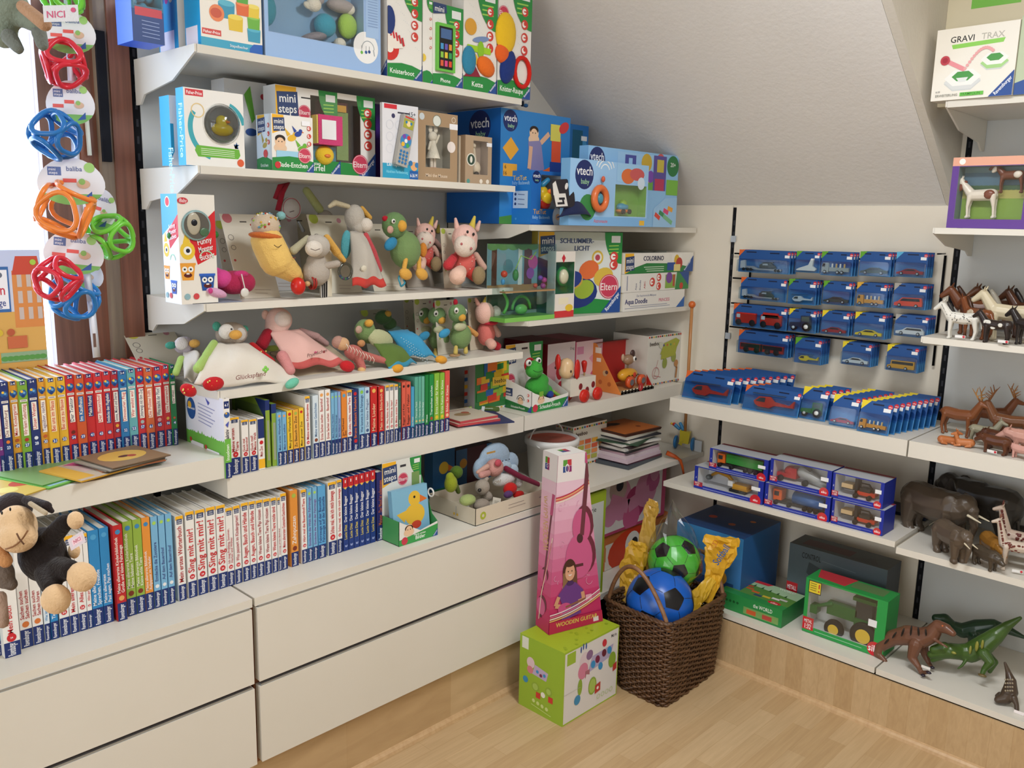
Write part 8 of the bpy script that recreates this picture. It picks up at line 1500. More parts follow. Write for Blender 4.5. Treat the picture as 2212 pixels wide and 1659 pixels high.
handle(.02, .98, .20, Vector((-.03, .0, 0))); handle(3-.02, 2.02, .17, Vector((.02, .02, 0)))

# ---------------- balls
ICO = []
ph = (1+5**.5)/2
for a_, b_ in ((1, ph), (-1, ph), (1, -ph), (-1, -ph)): ICO += [Vector((0, a_, b_)), Vector((a_, b_, 0)), Vector((b_, 0, a_))]
ICO = [v.normalized() for v in ICO]
def football(c, r, col, lab, rotv, cat='ball', nm='toy_football', tagged=True):
    t = thing(nm, lab, cat, c); R = Euler(rotv).to_matrix(); q = B(); q.ell((0, 0, 0), r, col+'|pl', n=40, m=26); sm = B()
    for n in ICO:
        nn = R @ n; nb = sorted([m for m in ICO if m is not n], key=lambda m: -m.dot(n))[:5]; u = nn.orthogonal().normalized(); 
        d0 = (R @ nb[0]); d0 = (d0-nn*d0.dot(nn)).normalized(); w_ = nn.cross(d0)
        vs = [nn]; K = 5; rr = .36
        for ring in range(1, K+1):
            for s_ in range(5):
                for i in range(ring):
                    f = i/ring; a0 = 2*PI*s_/5; a1 = 2*PI*(s_+1)/5
                    p = (d0*math.cos(a0)+w_*math.sin(a0))*(1-f)+(d0*math.cos(a1)+w_*math.sin(a1))*f; vs.append((nn+p*rr*ring/K).normalized())
        vs = [v_*r*1.004 for v_ in vs]; fs = []
        def idx(ring, k): return 0 if ring == 0 else 1+5*ring*(ring-1)//2+(k % (5*ring))
        for ring in range(1, K+1):
            for s_ in range(5):
                for i in range(ring):
                    k0 = s_*ring+i; fs.append((idx(ring-1, s_*(ring-1)+i), idx(ring, k0), idx(ring, k0+1)))
                    if i < ring-1: fs.append((idx(ring-1, s_*(ring-1)+i), idx(ring, k0+1), idx(ring-1, s_*(ring-1)+i+1)))
        q.add(vs, fs, '17181c|pl', True)
        for m_ in nb:
            mm = R @ m_
            if mm.x+mm.y*.01 > -9 and n.dot(m_) > 0 and (n.x, n.y, n.z) < (m_.x, m_.y, m_.z): sm.tube([((nn*(1-f)+mm*f).normalized())*r*1.0 for f in (.36, .43, .5, .57, .64)], r*.008, '24282c|pl', 5)
    q.build('ball', t); sm.build('seams', t); return t
def depth_pt(px, py, w): return CAM+ray(px, py)*w
wB = (bc-CAM).dot(FWD)
cB = depth_pt(1425, 1300, wB-.065); cG = depth_pt(1456, 1213, wB+.045)
kB = (wB-.04)/FPX
football(cB, 72*kB, '1c5fc0', 'blue and black toy football lying low in the basket', (.5, .3, .9))
for o in ():
    pass
t = football(cG, 58*kB, '4fc23c', 'bright green and black toy football above the blue one', (.25, -.35, .2))
q = B(); q.box(-.014, 0, -.009, .014, .001, .009, 'e6e6e2'); o = q.build('price_sticker', bpy.data.objects['toy_football'], loc=V3(-.012, -.0, -.0)); dv = (depth_pt(1396, 1315, wB-.04-.07)-cB); o.location = dv.normalized()*72*kB*1.012; o.rotation_euler = dv.to_track_quat('-Y', 'Z').to_euler()
t = thing('film_bag', 'crumpled clear film bag around the green football', 'bag', cG); q = B(); rng = random.Random(3); r = 59*kB
nU, nV = 28, 18; vs = []
for j in range(nV+1):
    th_ = PI*j/nV
    for i in range(nU):
        a_ = 2*PI*i/nU; rr = r*(1.08+.035*math.sin(a_*5+j)+.03*math.sin(a_*3-j*1.7)+.02*rng.random()); z = math.cos(th_)*rr; x = math.sin(th_)*math.cos(a_)*rr; y = math.sin(th_)*math.sin(a_)*rr
        if j < 6: z += r*(6-j)*.17*(1+.25*math.sin(a_*3)); x -= r*.05*(6-j); x *= 1-.04*(6-j)+.1*math.sin(a_*4)
        vs.append((x, y, z))
q.add(vs, [(j*nU+i, (j+1)*nU+i, (j+1)*nU+(i+1) % nU, j*nU+(i+1) % nU) for j in range(nV) for i in range(nU)], 'f2f4f4|fm', False); q.build('film', t)
def softbag(pts, lab, cols, txt=None, wd=.075):
    """yellow foil bag along a line of points"""
    P = [depth_pt(*p) for p in pts]; c = P[0]; t = thing('foil_bag', lab, 'bag', c); q = B(); n = len(P); vs = []; K = 12
    P2 = []; W2 = []; wl_ = list(wd)
    for i in range(n-1):
        for f in (0, .25, .5, .75): P2.append(P[i].lerp(P[i+1], f)); W2.append(wl_[i]*(1-f)+wl_[i+1]*f)
    P2.append(P[-1]); W2.append(wl_[-1]); P = P2; wd = W2; n = len(P); K = 18; rg = random.Random(len(lab))
    for i, p in enumerate(P):
        tdir = (P[min(i+1, n-1)]-P[max(i-1, 0)]).normalized(); sd = tdir.cross(FWD).normalized(); wv = wd[i] if hasattr(wd, '__len__') else wd
        for j in range(K):
            a_ = 2*PI*j/K; vs.append(p-c+sd*math.cos(a_)*wv*(1+rg.uniform(-.13, .13))+FWD*math.sin(a_)*wv*.24*(1+rg.uniform(-.6, .6))+UPV*rg.uniform(-.006, .006))
    q.add(vs, [(i*K+j, i*K+(j+1) % K, (i+1)*K+(j+1) % K, (i+1)*K+j) for i in range(n-1) for j in range(K)]+[tuple(range(K)), tuple(range((n-1)*K, n*K))], cols+'|pl', False); q.build('foil', t); return t, c
t, c = softbag([(1528, 1300, wB+.02), (1537, 1262, wB+.02), (1546, 1225, wB+.01), (1556, 1190, wB), (1560, 1160, wB)], 'yellow foil bag with blue softball lettering, right in basket', 'dca82c', wd=[.016, .03, .042, .066, .07])
q = B(); p0 = depth_pt(1551, 1222, wB-.04)-c; p1 = depth_pt(1585, 1172, wB-.04)-c; U = (p1-p0).normalized(); q.text('Softball', p0, U, FWD.cross(U).normalized()*-1, .030, '2a5a9a', w=.085); [q.tube([depth_pt(1545+sx, 1172+sy, wB-.045)-c+(RGT*math.cos(i*PI/6)+UPV*math.sin(i*PI/6))*.009 for i in range(12)], .0012, 'c8742c', 5, closed=True) for sx, sy in ((0, 0), (-3, 6))]; q.build('printed_lettering', t)
softbag([(1362, 1300, wB+.04), (1362, 1265, wB+.06), (1366, 1230, wB+.07), (1376, 1190, wB+.07), (1380, 1172, wB+.07)], 'yellow foil bag standing at the left inside the basket', 'c89a2c', wd=[.03, .045, .05, .045, .03])
softbag([(1396, 1260, wB+.10), (1397, 1220, wB+.11), (1398, 1170, wB+.13), (1402, 1125, wB+.14), (1408, 1095, wB+.14), (1412, 1082, wB+.14)], 'narrow yellow tipped foil bag sticking up behind the film bag', 'b8903c', wd=[.05, .05, .036, .026, .03, .02])
softbag([(1495, 1330, wB-.02), (1500, 1295, wB-.01), (1520, 1275, wB+.0), (1540, 1250, wB+.01)], 'flat yellow foil bag between blue football and basket wall', 'd0a62c', wd=[.02, .035, .028, .018])
# ================================================================== animal figures on the right shelves
def quad(c, L=1, neck=(.35, .55), head=(.25, -.05), hr=.12, body=.22, leg=.07, legl=.62, neckr=.13, tail='thin', trunk=None, ears=None, horns=None, hump=0, hornc='d8ccb4|pl'):
    """four legged figure facing -x, shoulder height about 1 (units scaled by L); returns body mesh and extras"""
    q = B(); e = B(); z = legl+body*.75; Z = lambda *p: tuple(v*L for v in p)
    def l(a_, b_, r1, r2): q.limb(Z(*a_), Z(*b_), r1*L, r2*L, c, 10)
    l((-.42, 0, z+.02), (.0, 0, z-.02), body*1.0, body*1.02); l((0, 0, z-.02), (.42, 0, z+.02), body*1.02, body*1.0)
    if hump: l((-.3, 0, z+.1), (-.05, 0, z+.12+hump), body*.7, body*.6)
    for dy in (-.13, .13):
        l((-.42, dy, z-.05), (-.44, dy, legl*.45), leg*1.7, leg*1.05); l((-.44, dy, legl*.45), (-.42, dy, .06), leg*1.0, leg*.85); l((-.42, dy, .05), (-.46, dy, .04), leg, leg*.9)
        l((.42, dy, z-.02), (.5, dy, legl*.5), leg*2.1, leg*1.1); l((.5, dy, legl*.5), (.44, dy, .06), leg*1.05, leg*.85); l((.44, dy, .05), (.40, dy, .04), leg, leg*.9)
    nx, nz = -.5-neck[0], z+neck[1]
    l((-.5, 0, z+.05), (nx, 0, nz), body*.85, neckr); l((nx, 0, nz), (nx-head[0], 0, nz+head[1]), hr, hr*.62)
    if tail == 'thin': l((.6, 0, z+.08), (.68, 0, z-.35), .03, .035)
    if tail == 'bushy': l((.6, 0, z+.08), (.7, 0, z-.1), .06, .07); l((.7, 0, z-.1), (.7, 0, legl*.35), .07, .04)
    if tail == 'short': l((.6, 0, z+.08), (.66, 0, z+.0), .045, .03)
    if ears:
        for s_ in (-1, 1): l((nx+.02, s_*hr*.6, nz+hr*.6), (nx+.06, s_*hr*1.3, nz+hr+ears), .04, .018)
    if trunk:
        l((nx-head[0], 0, nz+head[1]), (nx-head[0]-.08, 0, nz-.35), hr*.55, hr*.38); l((nx-head[0]-.08, 0, nz-.35), (nx-head[0]-.0, 0, nz-.72), hr*.38, hr*.25)
        for s_ in (-1, 1):
            q.ell(Z(nx+.16, s_*hr*1.15, nz-.02), (.15*L, .03*L, .2*L), c, R=(0, 0, s_*.5))
            e.limb(Z(nx-head[0], s_*hr*.5, nz-.15), Z(nx-head[0]-.28, s_*hr*.6, nz-.2), .028*L, .012*L, 'd8ccb0|pl')
    if horns == 'antler':
        for s_ in (-1, 1):
            a0 = (nx+.03, s_*.05, nz+.08); a1 = (nx+.14, s_*.2, nz+.36); a2 = (nx+.06, s_*.26, nz+.6)
            e.limb(Z(*a0), Z(*a1), .028*L, .024*L, hornc); e.limb(Z(*a1), Z(*a2), .024*L, .012*L, hornc)
            for f, dx in ((.3, -.16), (.7, -.18)): p = [a0[i]*(1-f)+a1[i]*f for i in range(3)]; e.limb(Z(*p), Z(p[0]+dx, p[1]+s_*.03, p[2]+.12), .02*L, .008*L, hornc)
            e.limb(Z(*a1), Z(a1[0]+.12, a1[1]+s_*.06, a1[2]+.2), .02*L, .008*L, hornc)
    if horns == 'knob':
        for s_ in (-1, 1): e.limb(Z(nx+.02, s_*.04, nz+hr*.8), Z(nx+.03, s_*.06, nz+hr*.8+.14), .022*L, .026*L, hornc)
    return q, e
def animal(px, D, z, H, lab, cat, col, rz=0, spots=None, tagc=True, wall=RIGHT, mane=None, grp=None, nm='animal_figure', **kw):
    loc, _, at, k = frame(wall, px, D, z+.0006); L = H; t = thing(nm, lab, cat, loc, rz, grp)
    q, e = quad(col+'|pl', L, **kw); q.build('body', t, remesh=max(.0012, L*.014))
    if e.v: e.build('horns' if kw.get('horns') else 'tusks', t)
    z_ = kw.get('legl', .62)+kw.get('body', .22)*.75; bd = kw.get('body', .22)
    if spots:
        s = B(); r = random.Random(len(lab)); n, c, rs = spots
        for i in range(n):
            x = r.uniform(-.5, .5); a_ = r.uniform(-.9, .9); sg = -1 if r.random() < .8 else 1
            s.ell((x*L, sg*math.cos(a_)*bd*L*.97, (z_+math.sin(a_)*bd*.97)*L), (rs*L*r.uniform(.6, 1.3), .012*L, rs*L*r.uniform(.6, 1.2)), c+'|pl', n=8, m=5)
        if spots[0] > 14:
            nk = kw.get('neck', (.35, .55))
            for i in range(n//2): f = r.random(); s.ell(((-.5-nk[0]*f)*L, -bd*.8*L*(1-.35*f), (z_+nk[1]*f)*L), (rs*L*.8, .012*L, rs*L*.8), c+'|pl', n=8, m=5)
        s.build('markings', t)
    if mane:
        nk = kw.get('neck', (.35, .55)); s = B(); s.tube([((-.42-nk[0]*f+.1)*L, 0, (z_+nk[1]*f+bd*.55)*L) for f in (0, .25, .5, .75, 1.0)], [.05*L, .07*L, .08*L, .07*L, .05*L], mane+'|pl', 8); s.build('mane', t)
    return t
def ptag(t, x=.0, y=-.02, z=.006, c='e6e4e0'):
    q = B(); q.box(x-.016, y, z, x+.016, y+.001, z+.009, c); q.ell((x+.011, y-.0006, z+.0045), (.004, .0006, .004), 'c8303c'); q.build('price_tag', t)
G = 'animal_figure'
# horses
ZH = 1.4306
hz = dict(neck=(.32, .5), head=(.24, -.2), hr=.13, body=.23, leg=.06, legl=.66, ears=.08)
t = animal(2076, .41, ZH, .085, 'white spotted foal figure with black mane at shelf edge', 'horse figure', 'd9d6cc', rz=.1, spots=(40, '1e1c1c', .022), tail='thin', mane='2a2624', **hz); ptag(t)
t = animal(2150, .43, ZH, .072, 'small black and white pinto foal in front', 'horse figure', '2e2422', rz=-.1, spots=(7, 'd9d6cc', .1), tail='thin', **hz); ptag(t, .03)
animal(2180, .33, ZH, .115, 'cream horse figure in the middle of the horse shelf', 'horse figure', 'cfc2a4', rz=.05, tail='bushy', mane='8f897c', **hz)
animal(2108, .22, ZH, .115, 'brown and white pinto horse at the back left', 'horse figure', '6a3c22', rz=.25, spots=(8, 'd0c8b8', .12), tail='bushy', mane='3a2418', **hz)
animal(2108, .335, ZH, .095, 'chestnut horse behind the spotted foal', 'horse figure', '7a4424', rz=-.6, spots=(4, 'd0c0a8', .12), tail='bushy', mane='4a2a18', **hz)
animal(2228, .20, ZH, .115, 'dark bay horse near the edge of the photo at the back', 'horse figure', '4a2c1c', rz=-.2, tail='bushy', mane='1c1614', **hz)
animal(2160, .11, ZH, .115, 'brown horse at the very back of the horse shelf', 'horse figure', '5f3820', rz=.6, tail='bushy', mane='2a1a12', **hz)
animal(2222, .40, ZH, .08, 'black foal cut off by the right edge of photo', 'horse figure', '2a2422', rz=-.3, tail='thin', **hz)
# deer, pigs
ZD = 1.0628
dr = dict(neck=(.25, .5), head=(.26, -.08), hr=.11, body=.21, leg=.05, legl=.62, ears=.12, tail='short')
animal(2065, .24, ZD, .10, 'reddish brown stag standing leftmost with antlers', 'deer figure', '7c4828', rz=PI-.15, horns='antler', hornc='b8864c|pl', **dr)
animal(2135, .12, ZD, .10, 'stag at the back with large raised antlers', 'deer figure', '7a4424', rz=PI+.5, horns='antler', hornc='a8703c|pl', **dr)
animal(2178, .24, ZD, .105, 'brown stag facing left with short antlers', 'deer figure', '6f452a', rz=.1, horns='antler', hornc='8a5a34|pl', **dr)
animal(2120, .33, ZD, .07, 'grey speckled donkey foal in the middle of deer', 'donkey figure', '8f8a74', rz=PI, spots=(14, '5a5444', .03), **dr)
def lying(px, D, z, H, lab, col, rz=0, cat='fawn figure'):
    loc, _, at, k = frame(RIGHT, px, D, z+.0006); t = thing(G, lab, cat, loc, rz); q = B(); L = H; c = col+'|pl'
    q.limb((-.35*L, 0, .3*L), (.4*L, 0, .32*L), .27*L, .29*L, c); q.limb((-.45*L, 0, .4*L), (-.62*L, 0, .85*L), .17*L, .13*L, c); q.limb((-.62*L, 0, .9*L), (-.88*L, 0, .82*L), .14*L, .08*L, c)
    for s_ in (-1, 1): q.limb((-.3*L, s_*.22*L, .12*L), (-.65*L, s_*.2*L, .07*L), .09*L, .06*L, c); q.limb((.35*L, s_*.25*L, .15*L), (.05*L, s_*.3*L, .07*L), .13*L, .06*L, c); q.limb((-.55*L, s_*.1*L, 1.0*L), (-.5*L, s_*.25*L, 1.15*L), .06*L, .03*L, c)
    q.build('body', t, remesh=max(.0011, L*.02)); return t
t = lying(2046, .405, ZD, .048, 'light brown fawn lying leftmost at the front', 'b0683a', PI+.4); ptag(t, -.01, -.03)
lying(2083, .40, ZD, .048, 'second light brown fawn lying beside the first', 'b87040', .3)
bo = dict(neck=(.2, .1), head=(.3, -.2), hr=.17, body=.27, leg=.07, legl=.42, ears=.08, neckr=.2)
animal(2160, .36, ZD, .075, 'dark brown wild boar figure behind the small one', 'boar figure', '4f2c1c', rz=-.1, tail='thin', **bo)
t = animal(2150, .42, ZD, .068, 'small dark brown wild boar at the front', 'boar figure', '5a3420', rz=-.2, tail='thin', **bo); ptag(t, 0, -.025)
animal(2222, .36, ZD, .095, 'large pink pig figure near the right edge', 'pig figure', 'c08f80', rz=.2, tail='thin', **bo)
animal(2204, .43, ZD, .05, 'little pink piglet in front of the large pig', 'pig figure', 'cf9c90', rz=-.4, tail='thin', **bo)
# elephants, buffalo, giraffes
ZF = .6728
el = dict(neck=(.14, .16), head=(.16, -.06), hr=.2, body=.33, leg=.115, legl=.46, neckr=.22, trunk=True)
t = animal(2012, .27, ZF, .185, 'large grey brown elephant standing at the shelf joint', 'elephant figure', '54483c', rz=PI-.35, tail='thin', hump=.03, **el)
t = animal(2050, .43, ZF, .115, 'smaller elephant with tusks in front of the large one', 'elephant figure', '5a4d40', rz=PI-.7, tail='thin', **el); ptag(t, .0, -.05)
animal(2112, .14, ZF, .20, 'big dark elephant at the back against the panel', 'elephant figure', '36322e', rz=-.2, tail='thin', hump=.04, **el)
bu = dict(neck=(.2, .0), head=(.26, -.14), hr=.16, body=.29, leg=.075, legl=.42, neckr=.2, ears=.06)
t = animal(2126, .445, ZF, .075, 'dark olive buffalo calf at the front edge', 'buffalo figure', '4a4034', rz=PI-.5, tail='thin', **bu); ptag(t, -.01, -.035)
animal(2140, .35, ZF, .095, 'tan brown animal figure behind the buffalo calf', 'animal figure', '9a6a2c', rz=PI-.9, tail='thin', **bu)
gi = dict(neck=(.22, .85), head=(.2, -.08), hr=.09, body=.2, leg=.06, legl=.75, neckr=.09, ears=.06, horns='knob', tail='thin')
t = animal(2196, .40, ZF, .095, 'front giraffe calf with white net pattern', 'giraffe figure', 'c8b8a8', rz=.3, spots=(46, '6a2f26', .045), hornc='8a5a48|pl', **gi); ptag(t, 0, -.03)
animal(2206, .34, ZF, .11, 'rear giraffe with dark red patches', 'giraffe figure', 'b8a494', rz=.2, spots=(40, '5f2a24', .05), hornc='6a3a30|pl', **gi)
animal(2216, .12, ZF, .085, 'black animal figure at the back near the giraffes', 'animal figure', '1e1c1c', rz=.4, tail=None, **bu)

# dinosaurs
ZX = .2268
def dino(lab, col, pts, legs, extra, belly=None, stripes=None, D=.3):
    """pts: spine [(px, py, D, radius px)]; tail to snout"""
    c0 = ony(pts[len(pts)//2][0], 1400, -D); base = Vector((c0.x, -D, ZX+.0005)); t = thing('dinosaur_figure', lab, 'dinosaur figure', base)
    k = (base-CAM).dot(FWD)/FPX; q = B(); c = col+'|pl'; g = lambda x, y, d: ony(x, y, -(d))-base
    for a_, b_ in zip(pts, pts[1:]): q.limb(g(*a_[:3]), g(*b_[:3]), a_[3]*k, b_[3]*k, c, 12)
    for lg in legs:
        for a_, b_ in zip(lg, lg[1:]):
            pa, pb = g(*a_[:3]), g(*b_[:3]); pa.z = max(pa.z, a_[3]*k*.9); pb.z = max(pb.z, b_[3]*k*.9); q.limb(pa, pb, a_[3]*k, b_[3]*k, c, 9)
    q.build('body', t, remesh=.0022)
    for nm, cc, L in extra:
        s = B()
        for a_ in L: s.ell(g(a_[0], a_[1], a_[2]), (a_[3]*k, a_[4]*k, a_[5]*k), cc+'|pl', n=8, m=6, R=(0, a_[6], 0) if len(a_) > 6 else None)
        s.build(nm, t)
    return t
sp = [(1906+12*i, 1392-5.2*i, .44+.0*i, 2.2, 2, 7, .5) for i in range(9)]+[(2010+10*i, 1363-4*i, .43, 3, 2, 7, -.3) for i in range(3)]
t = dino('brown dinosaur with black back stripes standing left of the green ones', '6f4a38', [(1912, 1428, .46, 5), (1896, 1412, .45, 9), (1903, 1395, .44, 13), (1930, 1377, .43, 17), (1962, 1372, .42, 22), (1990, 1378, .42, 22), (2012, 1370, .42, 18), (2026, 1352, .42, 13), (2044, 1358, .43, 11), (2058, 1368, .44, 7)],
  [[(1978, 1392, .45, 15), (1970, 1420, .46, 10), (1984, 1440, .47, 6), (1990, 1456, .47, 5), (2004, 1452, .485, 4)], [(1992, 1390, .39, 13), (1998, 1412, .39, 9), (2006, 1432, .40, 5), (2012, 1440, .41, 4)], [(2020, 1382, .44, 4), (2036, 1392, .45, 3), (2046, 1398, .45, 2)]],
  [('stripes', '1c1816', [(1915, 1386, .465, 2, 3, 9, .5), (1932, 1372, .465, 2, 3, 10, .4), (1950, 1366, .465, 2.2, 3, 11, .2), (1968, 1362, .465, 2.2, 3, 12, 0), (1984, 1364, .46, 2.2, 3, 10, -.2), (2000, 1366, .455, 2, 3, 8, -.2)]), ('claws', '2a2230', [(2006, 1453, .495, 6, 4, 3), (1994, 1459, .49, 5, 4, 3), (2014, 1442, .42, 5, 4, 3)]), ('eye', 'c87040', [(2036, 1352, .455, 2, 2, 2)])], D=.43)
q = B(); q.box(-.0, 0, 0, .03, .001, .009, 'e6e4e0'); p = ony(1990, 1441, -.5)-t.location; o = q.build('price_tag', t, loc=p)
dino('light green dinosaur with yellow patches in front', '3f5a24', [(2204, 1335, .30, 4), (2176, 1352, .31, 10), (2150, 1374, .33, 17), (2122, 1396, .34, 22), (2096, 1410, .35, 21), (2072, 1408, .37, 17), (2052, 1406, .40, 17), (2032, 1410, .41, 14), (2012, 1414, .42, 9)],
  [[(2125, 1412, .37, 14), (2140, 1430, .38, 9), (2126, 1446, .39, 6), (2122, 1456, .40, 5)], [(2128, 1412, .30, 12), (2148, 1430, .30, 8), (2138, 1450, .31, 5)], [(2088, 1424, .38, 4), (2078, 1438, .39, 3), (2070, 1444, .4, 2)], [(2040, 1400, .41, 14), (2018, 1404, .42, 10)], [(2040, 1416, .41, 8), (2014, 1426, .42, 5)]],
  [('yellow_patches', '8a8a3a', [(2110, 1396, .385, 4, 3, 12), (2122, 1392, .38, 3, 3, 11), (2096, 1404, .385, 3, 3, 10), (2060, 1410, .42, 6, 3, 3)]), ('claws', '6a5a34', [(2122, 1459, .41, 9, 5, 3)])], D=.36)
t = dino('dark green dinosaur at the back with long tail', '26402c', [(2211, 1376, .16, 4), (2180, 1362, .16, 9), (2145, 1352, .17, 15), (2110, 1356, .18, 18), (2080, 1362, .19, 16), (2056, 1352, .21, 12), (2040, 1338, .22, 13), (2022, 1335, .23, 9)],
  [[(2105, 1372, .2, 13), (2100, 1395, .2, 9), (2098, 1410, .2, 6)], [(2130, 1368, .15, 12), (2138, 1390, .15, 8), (2134, 1408, .15, 5)]], [('claws', '2a2a20', [(2096, 1412, .215, 8, 4, 3)])], D=.19)
dino('small armoured dinosaur with raised spiky tail, rightmost', '4a3c30', [(2171, 1432, .43, 3), (2178, 1452, .43, 6), (2184, 1472, .44, 11), (2182, 1494, .45, 16), (2172, 1508, .47, 13), (2156, 1512, .485, 8)],
  [[(2168, 1510, .46, 8), (2160, 1524, .47, 5), (2156, 1530, .475, 5)], [(2190, 1508, .47, 8), (2196, 1522, .48, 5), (2196, 1534, .485, 5)], [(2160, 1500, .44, 6), (2152, 1510, .44, 4)]],
  [('armour_plates', '9a8e78', [(2172+5*(i % 4), 1468+8*(i//4), .475+.004*(i//4), 2, 2, 2) for i in range(16)])], D=.45)
q = B(); q.box(0, 0, 0, .03, .001, .01, 'e6dcd8'); p = ony(2192, 1520, -.5); tag(q.build('price_tag', loc=(p.x, -.5, ZX), rot=(-.3, 0, 0)), 'white price tag lying by the armoured dinosaur', 'tag')
# ================================================================== toys hanging at the window, cap, small things
HX = .66
def hp(px, py, d=0): return onx(px, py, HX+d)
t = thing('merchandise_strip', 'white plastic strip hanging before the window holding wire ball rattles', 'display strip', hp(140, 0))
b0 = hp(140, 0); q = B(); pts = [(146, -10), (152, 120), (160, 260), (166, 400), (183, 560), (196, 650), (209, 772)]
for (x0, y0), (x1, y1) in zip(pts, pts[1:]):
    a_, c_ = hp(x0, y0, -.03)-b0, hp(x1, y1, -.03)-b0; q.tube([a_, c_], .0085, 'dde2ee|pl', 4, flat=.12)
q.build('strip', t); q = B(); e = hp(204, 735, -.03)-b0; q.box(e.x+.0005, e.y-.003, e.z-.016, e.x+.0015, e.y+.003, e.z+.016, '6a5048'); q.build('slot', t)
CUB = [Vector(v).normalized() for v in ((1, 0, .1), (-1, 0, -.1), (.1, 1, 0), (-.1, -1, 0), (0, .1, 1), (0, -.1, -1))]
def wireball(px, py, r, col, lab, rotv, ang=.72, d=0, tr=.0056):
    c = hp(px, py, d); k = (c-CAM).dot(FWD)/FPX; R = Euler(rotv).to_matrix(); t = thing('wire_ball_rattle', lab, 'rattle', c, 0, 'wire ball rattles hanging on the strip')
    q = B()
    for n in CUB:
        nn = R @ n; u = nn.orthogonal().normalized(); w_ = nn.cross(u); q.tube([(nn*math.cos(ang)+(u*math.cos(i*PI/12)+w_*math.sin(i*PI/12))*math.sin(ang)*(1+.10*math.sin(i*PI/4)))*r*k for i in range(24)], tr, col+'|pl', 8, closed=True)
    q.build('open_ball', t); return t
def egg(px, py, w, h, lab, tilt=0, flip=False, d=-.012):
    c = hp(px, py, d); k = (c-CAM).dot(FWD)/FPX; W = w*k*.62; H = h*k*.5; q = B()
    out = [(W*math.cos(a_)*(1-.12*math.sin(a_)), H*math.sin(a_)) for a_ in [i*2*PI/28 for i in range(28)]]
    q.prism(out, -.0005, .0005, 'e4e8f2'); F = Face(q, (-W, -.0005, -H), (2*W, 0, 0), (0, 0, 2*H))
    lo = [(.5+.5*math.cos(a_)*(1-.12*math.sin(a_)), .5+.5*math.sin(a_)) for a_ in [PI+.55+i*(PI-1.1)/10 for i in range(11)]]; F.p(lo, '7fbf6a'); F.p([(.62, .1), (.8, .14), (.8, .3)], '3a63b0')
    F.r(.16, .62, .36, .8, '5a6fa8'); F.t('mini', .18, .72, .06, 'e8ecf6', w=.16); F.t('steps', .18, .65, .06, 'e8ecf6', w=.16); F.t('baliba', .44, .72, .1, '5a6aa0', w=.34); F.r(.38, .48, .58, .56, 'e0605c'); F.r(.14, .38, .36, .46, 'e0605c'); F.c(.78, .8, .08, '9fd07a'); F.c(.68, .45, .1, 'd8b8a0', ry=.07); F.c(.66, .5, .05, '8fbf6a')
    tag(q.build('hang_card', loc=c, rot=(0, tilt, PI/2-.55)), lab, 'card', None)
wireball(134, -8, 42, '6cc83c', 'lime green wire ball rattle cut off by the top of photo', (.4, .2, .1), d=.0)
wireball(138, 137, 47, 'd0283c', 'upper red wire ball rattle', (.5, .9, .2)); wireball(120, 292, 49, '2470b8', 'upper blue wire ball rattle', (1.0, .3, .6)); wireball(140, 453, 60, 'e8863a', 'large orange wire ball rattle', (.2, .5, 1.1))
wireball(240, 510, 45, '6cbf3c', 'green wire ball rattle hanging rightmost of the strip', (.7, .2, .4), d=-.02); wireball(124, 603, 45, 'd0283c', 'lower red wire ball rattle above the lowest blue one', (.3, .8, .9), d=.03); wireball(160, 642, 47, '2478c0', 'lowest blue wire ball rattle', (1.2, .5, .2), d=-.05)
egg(150, 70, 84, 88, 'round card above the upper red wire ball'); egg(152, 222, 78, 92, 'round card above the upper blue wire ball'); egg(154, 392, 108, 100, 'round card above the large orange wire ball'); egg(212, 452, 60, 90, 'green edged card above the green wire ball', .3, d=-.05)
egg(160, 545, 96, 96, 'round card behind the lower red wire ball', .1, d=-.03); egg(178, 590, 70, 70, 'lower card partly behind the red ball', .3, d=-.07)
q = B(); q.box(-.006, -.004, -.06, .006, .004, .06, 'd8dcd0|pl'); tag(q.build('window_handle', loc=onx(190, 290, .0), rot=(0, -.05, 0)), 'pale window handle bar on the wooden frame', 'handle')
# soft toys hanging close to the camera
def near(px, py, w, lab):
    c = depth_pt(px, py, w); t = thing('plush_toy', lab, 'plush toy', c); return t, (lambda x, y, d=0: depth_pt(x, y, w-d)-c), w/FPX
t, at, k = near(90, 1195, 1.25, 'black and cream plush sheep hanging close at the left edge of photo')
Kb, Cr = '26201f', 'dcb98f'
blobs(t, at, k, [('body', Kb, [('e', 92, 1198, 0, 62, 60, 48), ('e', 112, 1222, 0, 46, 40, 40), ('l', 112, 1160, .02, 140, 1128, .03, 22, 19), ('l', 130, 1228, .03, 152, 1232, .05, 26, 22), ('l', 100, 1240, .03, 112, 1268, .06, 24, 20)]), ('hood', '2e2626', [('e', 28, 1100, .0, 44, 36, 38), ('l', 58, 1080, .02, 100, 1094, .04, 10, 11), ('l', 100, 1094, .04, 112, 1104, .04, 10, 5)]),
  ('head', Cr, [('e', 36, 1138, .03, 50, 46, 40), ('e', 38, 1158, .045, 48, 34, 38)]), ('hand', Cr, [('e', 163, 1124, .04, 19, 19, 16)]), ('hand', Cr, [('e', 160, 1190, .0, 14, 17, 12)]), ('foot', Cr, [('e', 177, 1246, .07, 33, 28, 28, .5)]), ('foot', Cr, [('e', 121, 1294, .08, 32, 30, 28)]), ('inner_ear', 'b5a58c', [('l', 66, 1088, .045, 98, 1108, .055, 5, 5)]),
  ('eye', '1c1414|pl', [('e', 22, 1100, .068, 2.5, 4, 2)]), ('eye', '1c1414|pl', [('e', 4, 1108, .068, 2.5, 4, 2)])])
